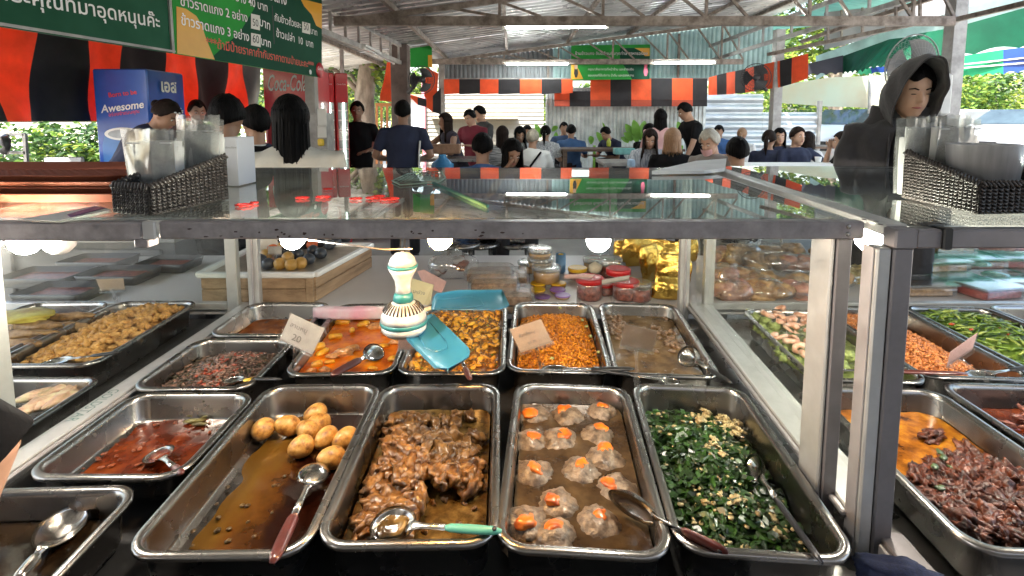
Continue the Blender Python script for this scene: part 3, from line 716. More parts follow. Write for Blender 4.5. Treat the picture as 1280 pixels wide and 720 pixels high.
# notice board cabinet under the concrete post
nb = thing('switch_cabinet', 'grey cabinet with paper notices taped to it beside the red fridge', 'cabinet', D(392, 200, 5.0))
P = D(392, 140, 5.0); b = MB(); b.box((P.x + .03, 5.05, P.z / 2), (.22, .2, P.z - .02), bev=.006); b.build('body', greysteel, nb)
for (x, y0, y1) in ((402, 136, 158), (402, 157, 172)):
    b = MB(); P = D(x, y0, 4.92); Q = D(x, y1, 4.92); b.box((P.x - .0, 4.925, (P.z + Q.z) / 2), (.085, .004, P.z - Q.z)); b.build('notice', paper, nb)
b = MB(); P = D(401, 178, 4.9); b.box((P.x, 4.9, P.z), (.05, .05, .07), bev=.01); b.build('yellow_sticker', mat('yellow_plastic', (.75, .5, .02), .4), nb)

# ================================================================ VEGETATION
leafT = ([(-.5, 0, 0), (0, -.28, .08), (.5, 0, 0), (0, .28, .08)], [(0, 1, 2), (0, 2, 3)])
def leafcloud(name, pts, size, mats, parent=None, **kw):
    xf = []
    for p in pts:
        s_ = size * rnd.uniform(.6, 1.3)
        M = Matrix.Translation(p) @ Matrix.Rotation(rnd.uniform(0, 2 * PI), 4, 'Z') @ Matrix.Rotation(rnd.uniform(-1.1, 1.1), 4, 'X') @ Matrix.Rotation(rnd.uniform(-.8, .8), 4, 'Y') @ Matrix.Diagonal((s_, s_, s_, 1))
        k = mnoise.noise(Vector(p) * 1.3); mi = 0 if k < -.12 else (1 if k < .15 else 2)
        if rnd.random() < .25: mi = rnd.randrange(3)
        xf.append((0, mi, M))
    return npscatter(name, [leafT], xf, mats, parent, smooth=False, **kw)
def clumps(boxlo, boxhi, ncl, per, rad):
    P = []
    for _ in range(ncl):
        c = Vector([rnd.uniform(boxlo[i], boxhi[i]) for i in range(3)]); r = rad * rnd.uniform(.6, 1.3)
        for _ in range(per):
            d = Vector((rnd.gauss(0, 1), rnd.gauss(0, 1), rnd.gauss(0, 1))).normalized() * r * rnd.uniform(.55, 1.05); d.z *= .8; P.append(c + d)
    return P
def hedge(label, lo, hi, ncl, per=60, rad=.35, size=.12, nm='hedge'):
    t = thing(nm, label, 'hedge', ((lo[0] + hi[0]) / 2, (lo[1] + hi[1]) / 2, 0))
    leafcloud('foliage', clumps(lo, hi, ncl, per, rad), size, foliage, t, kind='stuff')
    for i in range(6):
        x = lo[0] + (hi[0] - lo[0]) * (i + .5) / 6; y = (lo[1] + hi[1]) / 2
        MB().tube([(x, y, 0), (x + .1, y, hi[2] * .4), (x - .05, y + .1, hi[2] * .8)], [.04, .03, .015], 6).build('stem', bark, t)
    return t
def tree(label, base, h, crown, ncl, per, rad, size, trunk_r=.2, lean=(0, 0), trunk_top=None, nm='tree'):
    b = Vector(base); t = thing(nm, label, 'tree', base); tt = trunk_top or h * .7
    P = [b + Vector((lean[0] * f + .06 * math.sin(f * 9), lean[1] * f, tt * f)) for f in (0, .15, .3, .45, .6, .8, 1)]
    tr = MB(); n = 14; rings = []
    for i, p in enumerate(P):
        r = trunk_r * (1.25 - .55 * i / 6)
        rings.append([p + Vector((math.cos(2 * PI * k / n), math.sin(2 * PI * k / n), 0)) * r * (1 + .12 * mnoise.noise(Vector((k * .9, i * .7, h)))) for k in range(n)])
    tr.loft(rings); tr.build('trunk', bark, t)
    lo = Vector(crown[0]); hi = Vector(crown[1]); lb = MB()
    for i in range(7):
        e = Vector([rnd.uniform(lo[k], hi[k]) for k in range(3)]); s0 = P[3 + i % 4]
        lb.tube([s0, s0.lerp(e, .5) + Vector((0, 0, .2)), e], [trunk_r * .35, trunk_r * .2, trunk_r * .07], 6)
    lb.build('limb', bark, t)
    leafcloud('crown', clumps(lo, hi, ncl, per, rad), size, foliage, t, kind='stuff')
    return t
hedge('sunlit hedge below the striped curtain, behind the blue fridge', (-9.5, 8.6, .2), (-4.6, 9.8, 1.35), 120, 55, .38, .13)
hedge('sunlit yellow green hedge on the far right behind the parked cars', (10.6, 14.3, .4), (19.5, 16.5, 3.0), 330, 60, .42, .14)
hedge('low green bush between the zinc fence and the white car', (7.2, 17, .4), (10.5, 18.5, 1.9), 60, 50, .4, .13)
hedge('low roadside bushes left of the white house', (-4.5, 19, .2), (-1.8, 20.5, .9), 60, 50, .4, .14)
p = D(460, 175, 10.2)
tree('tree with a thick mottled grey brown trunk left of the orange wooden stand', (p.x, p.y, 0), 6, ((-4.5, 10, 2.2), (-2.4, 12.2, 3.8)), 60, 55, .35, .13, .21, trunk_top=3.3)
tree('leafy tree seen beyond the red fridges', (-5.2, 12.5, 0), 6, ((-6.2, 11.8, 1.2), (-4.0, 14.0, 3.9)), 120, 60, .38, .14, .16)
tree('bright leafy tree left of the trunk, far behind', (-5.4, 17, 0), 6, ((-7.5, 16, .9), (-4.5, 18.5, 4.6)), 120, 55, .5, .19, .16)
tree('tall tree beyond the top right corner of the hall', (10.5, 17, 0), 8, ((8.2, 15.8, 2.9), (11.5, 18.6, 6)), 110, 60, .5, .2, .2)
tree('round tree in the distance behind the orange cloth', (-6, 40, 0), 8, ((-9, 38, 1.5), (-3, 42, 5.5)), 90, 55, .9, .35, .25)
# far tree line
far = clumps((-80, 90, 0), (90, 100, 7), 420, 40, 3.2)
leafcloud('far_woods', far, 1.3, foliage, None, kind='stuff', label='line of distant green trees on the horizon', cat='woods')
# broad-leaved plants in front of the zinc fence
blade_m = mat('banana_leaf_green', (.20, .42, .06), .4, 0, .25, 3, transl=.5)
def leafplant(label, cx, base, leaves, y):
    t = thing('leafy_plant', label, 'plant', (D(cx, 190, y).x, y, .3), group='potted plants along the zinc fence')
    for (x0, y0, x1, y1, wd) in leaves:
        a, c = D(x0, y0, y), D(x1, y1, y + rnd.uniform(-.15, .1)); b = MB(); b.smooth = True; V = []; n = 7
        for i in range(n + 1):
            f = i / n; p = a.lerp(c, f) + Vector((0, -.06 * math.sin(f * PI), .02 * math.sin(f * PI))); ww = wd * math.sin(PI * min(1, f * .92 + .06)) ** .7
            sx = (c - a).cross(Vector((0, 1, 0))).normalized() * ww
            V += [p - sx, p + Vector((0, .012, 0)), p + sx]
        Fs = []
        for i in range(n):
            for j in range(2): k = i * 3 + j; Fs.append((k, k + 1, k + 4, k + 3))
        V2 = [v + Vector((0, .002, 0)) for v in V]; k0 = len(V); b.add(V + V2, Fs + [tuple(q_ + k0 for q_ in reversed(f)) for f in Fs]); b.build('leaf', blade_m, t)
    b = MB(); b.tube([(D(cx, 190, y).x, y, .3), (D(cx, 190, y).x, y, 1.0)], .03, 7); b.build('stem', blade_m, t)
leafplant('small pair of dark leaves between the capped and bearded diners', 670, 185, [(676, 172, 669, 155, .06), (690, 164, 697, 158, .05), (694, 185, 695, 165, .06)], 10.9)
leafplant('narrow upright leaves behind the man leaning over the table', 743, 185, [(739, 180, 738, 170, .06), (753, 180, 746, 165, .06), (756, 165, 753, 153, .02)], 10.9)
leafplant('bushy bright green plant left of the woman in pink', 795, 185, [(792, 175, 782, 155, .08), (796, 175, 792, 150, .09), (800, 175, 806, 151, .09), (790, 176, 780, 166, .07), (802, 172, 812, 160, .07), (797, 178, 788, 160, .08), (804, 178, 803, 155, .07), (786, 178, 776, 172, .06)], 10.9)
leafplant('bright leaves between the woman in pink and the man in black', 852, 185, [(852, 172, 847, 152, .08), (855, 172, 860, 158, .07), (850, 168, 846, 160, .06), (858, 174, 868, 160, .05)], 10.9)

# ================================================================ CARS
tyre = mat('tyre', (.02, .02, .02), .8); rimm = mat('rim', (.5, .5, .52), .3, .8); cglass = mat('car_glass', (.04, .06, .07), .05, 0, .3, 2)
def car(label, loc, rz, paint, name='parked_car', flip=1):
    t = thing(name, label, 'car', loc, rz)
    prof = [(-2.15, .45), (-2.2, .75), (-2.05, .95), (-1.2, 1.05), (-.55, 1.42), (.6, 1.46), (1.35, 1.15), (2.0, 1.05), (2.15, .8), (2.12, .4)]
    # side profile lofted across the width, cabin narrowed upward
    ys = [-.86, -.82, -.4, 0, .4, .82, .86]; rings = []
    for y in ys:
        k = abs(y) / .86; ring = []
        for (x, z) in prof:
            zz = z - (.06 if k > .9 else 0); yy = y * (1 - .22 * max(0, (z - 1.0) / .45)); ring.append(Vector((x * (1 - .02 * (k > .9)), yy, zz)))
        ring += [Vector((1.75, y, .25)), Vector((-1.75, y, .25))]; rings.append(ring)
    b = MB(); b.loft(rings); b.build('body', paint, t, world=False)
    for s_ in (-1, 1):
        b = MB(); pts = [(-1.05, s_ * .87, 1.06), (-.5, s_ * .735, 1.38), (.02, s_ * .72, 1.40), (.02, s_ * .87, 1.05)]
        b.poly([Vector(p_) for p_ in pts], .02, (0, -s_, 0)); b.build('side_window', cglass, t, world=False)
        b = MB(); pts = [(.10, s_ * .87, 1.05), (.10, s_ * .72, 1.40), (.58, s_ * .735, 1.40), (1.15, s_ * .87, 1.12)]
        b.poly([Vector(p_) for p_ in pts], .02, (0, -s_, 0)); b.build('side_window', cglass, t, world=False)
        b = MB(); b.box((-2.08, s_ * .62, .78), (.12, .34, .14), bev=.03); b.build('headlight', mat('headlight', (.7, .7, .72), .1), t, world=False)
        for x in (-1.35, 1.3):
            wh = link_mesh('wheel', MB().lathe([(.10, -.1), (.31, -.1), (.33, -.06), (.33, .06), (.31, .1), (.10, .1)], n=24, mtx=Matrix.Translation((x, s_ * .80, .33)) @ Matrix.Rotation(PI / 2, 4, 'X')).mesh('wheel', tyre), t, False)
            link_mesh('rim', MB().lathe([(.02, -.11), (.19, -.112), (.21, -.09), (.21, .09), (.19, .112), (.02, .11)], n=16, mtx=Matrix.Translation((x, s_ * .80, .33)) @ Matrix.Rotation(PI / 2, 4, 'X')).mesh('rim', rimm), wh, False)
    b = MB(); b.poly([Vector(p_) for p_ in [(-1.16, -.70, 1.075), (-.58, -.62, 1.42), (-.58, .62, 1.42), (-1.16, .70, 1.075)]], .02, Vector((.5, 0, -.8))); b.build('windscreen', cglass, t, world=False)
    b = MB(); b.box((-2.18, 0, .6), (.05, .9, .22), bev=.02); b.build('grille', black_plastic, t, world=False)
    b = MB(); b.box((-2.20, 0, .46), (.02, .5, .12)); b.build('number_plate', letter_white, t, world=False)
    return t
cwhite = mat('car_white', (.78, .79, .80), .2, 0, .03, 2, coat=.7); csilver = mat('car_silver', (.55, .57, .6), .25, .3, .05, 2, coat=.7)
p = D(1085, 172, 14.5); car('white car parked behind the silver zinc fence, left of the hooded man', (8.75, 13.0, .35), math.radians(28), cwhite)
p = D(1262, 170, 12.2); car('silver car under the hedge at the right edge', (p.x + 1.0, 12.6, .35), math.radians(18), csilver)
p = D(1235, 170, 12.6); car('white hatchback behind the silver car on the right', (p.x + .9, 13.6, .35), math.radians(150), cwhite)
# ================================================================ COUNTER AND GLASS CASES
CTZ = .698
ct = thing('counter', 'long serving counter with a stainless steel and black worktop under the food pans', 'counter', (0, 1.4, 0))
b = MB(); b.box((-.62, 1.28, CTZ / 2 - .02), (2.05, 1.62, CTZ - .04)); b.build('cabinet', mat('counter_dark', (.05, .05, .05), .5, .3, .2, 5), ct)
b = MB(); b.box((-.62, 1.27, CTZ - .012), (2.09, 1.7, .024), bev=.004); b.build('black_worktop', black_hole, ct)
b = MB(); b.box((1.6, 1.27, CTZ - .012), (2.34, 1.7, .024), bev=.004); b.build('steel_worktop', steel_dark, ct)
b = MB(); b.box((1.6, 1.28, CTZ / 2 - .02), (2.30, 1.62, CTZ - .04)); b.build('cabinet', MATS['counter_dark'], ct)
b = MB(); b.box((-2.1, 1.27, CTZ - .012), (.86, 1.7, .024), bev=.004); b.build('steel_worktop', steel_dark, ct)
b = MB(); b.box((-2.1, 1.28, CTZ / 2 - .02), (.84, 1.62, CTZ - .04)); b.build('cabinet', MATS['counter_dark'], ct)

dirty = mat('grimy_aluminium', (.30, .275, .28), .42, .35, .22, 30, bump=.05, bscale=90, rvar=.1, bdist=.001)
ZT, ZB = 1.337, 1.303      # top and bottom of the upper frame bars
def hbar(name, a, c, wd, ht, m, par, bev=.003):
    return MB().bar(a, c, wd, ht, bev=bev).build(name, m, par)
# --- middle case
mc = thing('glass_case', 'middle aluminium and glass food case open toward the viewer', 'glass case', (-.2, 1.5, CTZ))
bL0, bL1 = Vector((-1.108, .96, .765)), Vector((-1.085, 2.09, .765)); bR0, bR1 = Vector((.665, .72, .765)), Vector((.757, 2.09, .765))
hbar('bottom_rail', bL0, bL1, .055, .03, alu_light, mc); hbar('bottom_rail', bR0 + (bR1 - bR0) * .16, bR1, .055, .03, alu_light, mc)
hbar('rail_lip', bR0 + (bR1 - bR0) * .16 + Vector((-.034, 0, .004)), bR1 + Vector((-.034, 0, .004)), .012, .012, alu, mc)
hbar('rail_lip', bL0 + Vector((.034, 0, .004)), bL1 + Vector((.034, 0, .004)), .012, .012, alu, mc)
hbar('front_beam', (-.675, .992, 1.320), (.672, .988, 1.3205), .030, .034, dirty, mc)
for (x, z) in ((.640, 1.328), (.640, 1.314), (.02, 9)):
    if z < 5:
        link_mesh('screw', MB().lathe([(.0005, .0025), (.004, .002), (.005, 0)], n=10, mtx=Matrix.Translation((x, .9735, z)) @ Matrix.Rotation(PI / 2, 4, 'X')).mesh('screw', steel), mc)
r = random.Random(3); b = MB()
chipm = mat('paint_chip', (.06, .035, .03), .9)
for i in range(46):
    x = r.choice([r.gauss(-.52, .05), r.gauss(-.38, .05), r.gauss(-.12, .07), r.gauss(-.05, .1), r.gauss(.42, .05), r.gauss(.44, .04), r.uniform(-.6, .62)]); z = r.gauss(1.316, .006)
    if not (1.306 < z < 1.334 and -.65 < x < .66): continue
    n = r.choice([5, 6, 7]); rx, rz = r.uniform(.0012, .005), r.uniform(.001, .0028)
    b.poly([Vector((x + rx * math.cos(2 * PI * k / n) * r.uniform(.6, 1.2), .9745, z + rz * math.sin(2 * PI * k / n) * r.uniform(.6, 1.2))) for k in range(n)], .0008, (0, -1, 0))
b.build('paint_chips', chipm, mc, kind='stuff')
def cpost(name, x, y, wd, dp, m, par, z0=.70, z1=1.303):
    return MB().box((x, y + dp / 2, (z0 + z1) / 2), (wd, dp, z1 - z0), bev=.003).build(name, m, par)
purplegrey = mat('shaded_frame_paint', (.21, .195, .203), .45, .35, .1, 14, bump=.04, bscale=90, rvar=.08, bdist=.001)  # frame paint darkened to carry the shade on the viewer's side
cpost('corner_post', .644, .986, .030, .060, purplegrey, mc, z0=.72); cpost('post_lit_face', .6245, .990, .009, .070, alu_light, mc, z0=.73)  # the pale strip stands for the lit left side of the post
cpost('corner_post', -1.205, 1.14, .036, .045, alu_light, mc, z0=.78)
pL = A(318, 385, .765); pR = A(855, 385, .765)
cpost('corner_post', pL.x, pL.y, .045, .03, alu_light, mc); cpost('corner_post', pR.x, pR.y, .040, .03, alu_light, mc)
cpost('post_strip', pL.x, pL.y - .006, .010, .006, alu, mc); cpost('post_strip', pR.x, pR.y - .006, .010, .006, alu, mc)
tR0, tR1 = Vector((.655, 1.012, 1.325)), Vector((.735, 2.07, 1.325)); tL0, tL1 = Vector((-.70, 1.01, 1.325)), Vector((-1.05, 2.07, 1.325))
hbar('top_rail', tR0, tR1, .030, .022, alu_light, mc)
hbar('top_rail', (-1.05, 2.085, 1.325), (.75, 2.085, 1.325), .022, .020, alu, mc)
hbar('side_rail', (-.69, 1.02, 1.300), (-.71, 1.9, 1.300), .030, .014, mat('pinkish_rail', (.52, .44, .41), .5, .3, .1, 9), mc)
b = MB(); b.box((-.705, .985, 1.296), (.028, .03, .016), bev=.002); b.build('bracket', MATS['grimy_aluminium'], mc)
def pane(name, pts, th, nrm, m, par): return MB().poly(pts, th, nrm).build(name, m, par)
pane('top_pane', [(-1.12, 1.008, ZT + .002), (.652, 1.008, ZT + .002), (.733, 2.09, ZT + .002), (-1.06, 2.09, ZT + .002)], .005, (0, 0, 1), glass_top, mc)
pane('side_pane', [(-1.115, 1.0, .785), (-1.098, 2.06, .785), (-1.098, 2.06, 1.31), (-1.115, 1.0, 1.31)], .004, (1, 0, 0), glass, mc)
pane('side_pane', [(.655, 1.04, .785), (.755, 2.06, .785), (.735, 2.06, 1.31), (.655, 1.04, 1.31)], .004, (1, 0, 0), glass, mc)
text_mb('GOLDSTAR', mat('rail_print', (.12, .20, .18), .5), mc, frame(Vector((-1.118, 1.385, .7808)), (0, -1, 0), (1, 0, 0)), width=.155, height=.026, name='lettering')
# --- left case
lc = thing('glass_case', 'left glass food case holding the fried chicken pan', 'glass case', (-1.8, 1.5, CTZ))
hbar('front_beam', (-2.4, .992, 1.318), (-.705, .990, 1.3175), .032, .036, dirty, lc)
b = MB(); b.box((-.690, .9735, 1.321), (.024, .006, .036), bev=.002); b.build('joint_plate', alu_light, lc)
pL2 = A(291, 385, .765); cpost('corner_post', pL2.x, pL2.y, .045, .03, alu_light, lc)
cpost('corner_post', -2.35, 2.06, .04, .03, alu_light, lc)
hbar('top_rail', (-2.4, 2.085, 1.325), (-1.09, 2.085, 1.325), .022, .020, alu, lc)
hbar('bottom_rail', (-2.4, 2.09, .765), (-1.16, 2.09, .765), .03, .03, alu_light, lc)
pane('top_pane', [(-2.4, 1.008, ZT), (-1.13, 1.008, ZT), (-1.07, 2.09, ZT), (-2.4, 2.09, ZT)], .005, (0, 0, 1), glass_top, lc)
pane('back_pane', [(-2.33, 2.088, .785), (-1.16, 2.088, .785), (-1.16, 2.088, 1.31), (-2.33, 2.088, 1.31)], .004, (0, -1, 0), glass, lc)
# --- right case
rc = thing('glass_case', 'right glass food case with shrimp, minced meat and green vegetable pans', 'glass case', (1.7, 1.5, CTZ))
cpost('corner_post', .697, .905, .036, .04, purplegrey, rc, z0=.70); cpost('post_lit_face', .665, .908, .026, .034, alu_light, rc, z0=.70)  # lit left side of this post put in as a paler strip
cpost('post_groove', .6505, .915, .003, .03, alu, rc, z0=.70)
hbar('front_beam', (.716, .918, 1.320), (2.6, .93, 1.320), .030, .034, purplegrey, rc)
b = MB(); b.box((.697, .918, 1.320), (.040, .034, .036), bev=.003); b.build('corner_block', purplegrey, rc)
b = MB(); b.box((.7685, .9165, 1.321), (.017, .037, .039), bev=.002); b.build('black_tape', black_plastic, rc)
b = MB(); b.box((.766, .935, 1.341), (.045, .02, .003), rz=.3); b.build('tape_end', black_plastic, rc)
cR0, cR1 = Vector((.714, .78, .765)), Vector((.800, 2.09, .765))
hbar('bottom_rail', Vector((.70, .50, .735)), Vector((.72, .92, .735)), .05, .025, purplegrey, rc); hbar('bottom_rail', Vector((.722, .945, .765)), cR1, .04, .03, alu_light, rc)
hbar('rail_lip', Vector((.668, .52, .728)), Vector((.690, .90, .728)), .010, .03, alu, rc)
pR2 = A(886, 385, .765); cpost('corner_post', pR2.x, pR2.y, .040, .03, alu_light, rc); cpost('corner_post', 2.5, 2.06, .04, .03, alu_light, rc)
hbar('top_rail', (.716, .95, 1.325), (.840, 2.16, 1.325), .040, .024, alu_light, rc)
hbar('top_rail', (.84, 2.165, 1.325), (2.6, 2.165, 1.325), .022, .020, alu, rc)
hbar('mid_rail', (.80, 2.09, .765), (2.5, 2.09, .765), .03, .03, alu_light, rc)
pane('top_pane', [(.735, .935, ZT + .001), (2.6, .945, ZT + .001), (2.6, 2.165, ZT + .001), (.860, 2.165, ZT + .001)], .005, (0, 0, 1), glass_top, rc)
pane('side_pane', [(.722, .96, .785), (.80, 2.06, .785), (.83, 2.06, 1.31), (.722, .96, 1.31)], .004, (1, 0, 0), glass, rc)
for (px, py) in ((1080, 275), (1100, 281), (1095, 277)):
    P = A(px, py, 1.3382); link_mesh('screw', MB().lathe([(.0005, .002), (.004, .0015), (.005, 0)], c=P, n=10).mesh('screw', steel), rc)

# ================================================================ STEEL PANS
PANS = {}
def rrect(hw, hl, r, n=6):
    P = []
    for (cx, cy, a0) in ((hw - r, hl - r, 0), (-hw + r, hl - r, PI / 2), (-hw + r, -hl + r, PI), (hw - r, -hl + r, 1.5 * PI)):
        for k in range(n + 1):
            a = a0 + PI / 2 * k / n; P.append((cx + r * math.cos(a), cy + r * math.sin(a)))
    return P
def pan(key, label, cx, cy, W, L, ang=0, depth=.096, zr_=.80):
    M = Matrix.Translation((cx, cy, 0)) @ Matrix.Rotation(ang, 4, 'Z')
    prof = [(0, -.010), (-.001, -.003), (.002, 0), (.012, .0005), (.016, -.002), (.019, -.012), (.024, -depth + .014), (.029, -depth + .005), (.040, -depth + .002)]
    rings = []; r0 = .058
    for off, dz in prof:
        rr = max(.012, r0 - off * .9); rings.append([M @ Vector((x, y, zr_ + dz)) for x, y in rrect(W / 2 - off, L / 2 - off, rr)])
    outer = [(.040, -depth), (.0275, -depth + .003), (.0225, -depth + .014), (.0175, -.014), (.006, -.008), (.0015, -.009)]
    for off, dz in outer: rings.append([M @ Vector((x, y, zr_ + dz)) for x, y in rrect(W / 2 - off, L / 2 - off, max(.012, r0 - off * .9))])
    b = MB(); n = len(rings[0])
    b.smooth = True
    b.loft(rings[:9], caps=False); b.add(rings[8], [tuple(range(n))], False)
    b.loft(rings[9:], caps=False); b.add(rings[9], [tuple(range(n - 1, -1, -1))], False)
    t = thing('steel_pan', label, 'food pan', (cx, cy, zr_ - depth), ang, 'rectangular stainless steel food pans'); b.build('tray_body', steel, t)
    # seam line of the rolled rim: a thin rolled bead
    PANS[key] = dict(M=M, W=W, L=L, z=zr_, d=depth, ang=ang); return t
def pp(key, u, v, dz):
    """point in the pan: u across, v along (-1 near, 1 far), dz below the rim (negative)"""
    p = PANS[key]; k = .016 + .012 * min(1, -dz / p['d']) if dz < 0 else .016
    return p['M'] @ Vector((u * (p['W'] / 2 - k - .003), v * (p['L'] / 2 - k - .003), p['z'] + dz))
def fill(key, dz, m, label, cat, name='sauce', h=None, nu=22, nv=34, amp=.0012, freq=30, rnd_=.14, u0=-1, u1=1, v0=-1, v1=1, top=None):
    b = MB(); b.smooth = True; V = []; top = []
    for j in range(nv + 1):
        for i in range(nu + 1):
            a = 2 * i / nu - 1; c = 2 * j / nv - 1
            # round the corners of the unit square in real proportions
            p = PANS[key]; hw, hl = p['W'] / 2, p['L'] / 2; rr = .042; x, y = a * hw, c * hl
            ox, oy = max(0, abs(x) - (hw - rr)), max(0, abs(y) - (hl - rr)); mm = max(ox, oy)
            if mm > 0 and min(ox, oy) > 0:
                d = math.hypot(ox, oy); s_ = mm / d; x = math.copysign(hw - rr + ox * s_, x); y = math.copysign(hl - rr + oy * s_, y)
            u = x / hw; v = y / hl; u = u0 + (u + 1) * (u1 - u0) / 2; v = v0 + (v + 1) * (v1 - v0) / 2
            dd = dz + (h(u, v) if h else 0)
            q = pp(key, u, v, dd); q.z += mnoise.noise(q * freq) * amp; V.append(q)
    Fs = [(j * (nu + 1) + i, j * (nu + 1) + i + 1, (j + 1) * (nu + 1) + i + 1, (j + 1) * (nu + 1) + i) for j in range(nv) for i in range(nu)]
    b.add(V, Fs)
    # skirt down to the pan floor so that it is a body, not a sheet
    per = [i for i in range(nu + 1)] + [(j) * (nu + 1) + nu for j in range(1, nv + 1)] + [nv * (nu + 1) + i for i in range(nu - 1, -1, -1)] + [j * (nu + 1) for j in range(nv - 1, 0, -1)]
    zb = PANS[key]['z'] - PANS[key]['d'] + .003
    sk = [V[i] for i in per] + [Vector((PANS[key]['M'].translation.x + (V[i].x - PANS[key]['M'].translation.x) * .96, PANS[key]['M'].translation.y + (V[i].y - PANS[key]['M'].translation.y) * .97, min(zb, V[i].z))) for i in per]
    n = len(per); b.add(sk, [(k, k + n, (k + 1) % n + n, (k + 1) % n) for k in range(n)] + [tuple(range(2 * n - 1, n - 1, -1))])
    return b.build(name, m, None, label=label, cat=cat, kind='stuff')
pan('A', 'pan with dark broth and a big metal ladle at the bottom left corner', -.89, .695, .33, .56, .04)
pan('B', 'half pan of red brown curry sauce with a spoon, left of the eggs', -.85, 1.168, .335, .34, depth=.072)
pan('C', 'pan with boiled eggs in dark brown gravy', -.513, 1.093, .318, .575, .015, depth=.082)
pan('D', 'pan of stewed chicken pieces with the green handled spoon', -.19, 1.105, .325, .555, .02)
pan('E', 'pan of stuffed meatballs topped with orange yolk', .143, 1.095, .310, .57, -.075)
pan('F', 'pan of stir-fried green leaves with egg', .458, 1.092, .305, .575, -.085)
pan('G', 'half pan of chopped dark meat salad', -.888, 1.520, .335, .335)
pan('H', 'half pan of orange curry sauce at the far left', -.885, 1.872, .325, .325)
pan('I', 'pan of orange pumpkin curry under the hanging fan', -.517, 1.728, .322, .585, .045)
pan('J', 'pan of orange spiced prawn and egg pieces behind the fan blades', -.18, 1.732, .322, .585, .0)
pan('K', 'pan heaped with crumbly orange minced meat', .152, 1.742, .315, .585, -.045)
pan('L', 'pan of brown stew at the far right of the middle case', .474, 1.725, .308, .60, -.085)
pan('M', 'pan heaped with golden fried chicken in the left case', -1.425, 1.77, .33, .56, .015)
pan('N', 'pan of fried fish in the left case', -1.77, 1.76, .33, .56, .015)
pan('O', 'pan of pale stuffed rolls seen low through the left glass', -1.365, 1.25, .33, .45, .0, zr_=.775, depth=.075)
pan('Q', 'pan of shrimp and broccoli behind the right glass', 1.035, 1.675, .33, .56, -.07)
pan('R', 'pan of crumbled orange meat in the right case', 1.352, 1.70, .325, .58, -.05)
pan('S', 'pan of stir-fried green beans in the right case', 1.69, 1.70, .33, .58, -.04)
pan('T', 'large pan of dark red shredded meat at the lower right', .972, 1.085, .345, .56, -.06)
pan('U', 'pan of reddish meat strips at the right edge', 1.335, 1.115, .33, .54, -.05)
pan('V', 'empty looking pan at the far right edge of the right case', 2.03, 1.72, .33, .56, 0)

# ================================================================ DISHES
def food(name, base, c2, c3=None, rough=.35, scale=60, bump=.4, sub=.0, coat=.0, var=.3, bscale=None, **k):
    return mat(name, base, rough, 0, var, scale, bump=bump, bscale=bscale or scale * 2.5, col2=c2, col3=c3, sub=sub, coat=coat, bdist=.003, coord='World', **k)
liq_dark = food('dark_broth', (.008, .005, .003), (.035, .02, .009), rough=.08, scale=12, bump=.12, bscale=70)
liq_red = food('red_brown_sauce', (.035, .006, .002), (.19, .040, .008), (.10, .016, .004), rough=.14, scale=14, bump=.3, bscale=60, rvar=.1)
liq_brown = food('brown_gravy', (.17, .085, .014), (.016, .004, .002), (.10, .036, .005), grad=((3.4, 0, 0), 2.08, .5), rough=.07, scale=14, bump=.22, bscale=40, rvar=.04)
liq_broth = food('golden_broth', (.04, .020, .005), (.21, .125, .035), (.10, .055, .014), rough=.10, scale=30, bump=.6, bscale=70, rvar=.08)
liq_meatball = food('murky_brown_broth', (.030, .016, .007), (.12, .075, .034), (.055, .032, .014), rough=.08, scale=9, bump=.3, bscale=130, rvar=.05)
liq_orange = food('orange_curry_sauce', (.48, .075, .002), (.85, .25, .008), (.66, .14, .004), rough=.13, scale=13, bump=.3, bscale=60, rvar=.06)
liq_orange2 = food('dull_orange_sauce', (.20, .045, .006), (.42, .13, .02), rough=.15, scale=14, bump=.3, bscale=70)
liq_stew = food('brown_stew_sauce', (.10, .055, .020), (.24, .15, .065), (.16, .095, .038), rough=.2, scale=16, bump=.3, bscale=80, rvar=.08)
fill('A', -.055, liq_dark, 'dark broth in the pan at the bottom left corner', 'broth')
fill('B', -.0690, liq_red, 'red brown curry sauce in the half pan left of the eggs', 'sauce', amp=.0035, freq=22, h=lambda u, v: .010 * min(.7, u + .92 + .1 * v))
fill('C', -.0795, liq_brown, 'glossy brown gravy around the boiled eggs', 'gravy', amp=.002, freq=14, h=lambda u, v: .0075 * min(.80, u + .80))
fill('D', -.062, liq_broth, 'golden brown cooking broth in the stewed chicken pan', 'broth', amp=.003, freq=30)
fill('E', -.046, liq_meatball, 'murky brown broth around the stuffed meatballs', 'broth', amp=.0008)
fill('H', -.062, liq_orange2, 'orange sauce in the half pan at the far left', 'sauce')
fill('I', -.030, liq_orange, 'oily orange curry sauce around the pumpkin chunks', 'curry', amp=.002)
fill('L', -.045, liq_stew, 'thick brown stew sauce in the far right pan of the middle case', 'stew', amp=.002)
fill('J', -.030, food('spicy_orange_base', (.20, .055, .006), (.50, .20, .03), rough=.3, scale=50), 'oily orange sauce under the spiced pieces', 'sauce', amp=.003)
fill('T', -.055, food('oily_orange_gravy', (.10, .03, .004), (.48, .20, .015), (.27, .085, .008), rough=.12, scale=22, bump=.3, rvar=.05), 'orange oily gravy at the far end of the shredded meat pan', 'gravy', amp=.003)
fill('U', -.06, liq_red, 'brown gravy under the reddish meat strips', 'gravy', amp=.002)

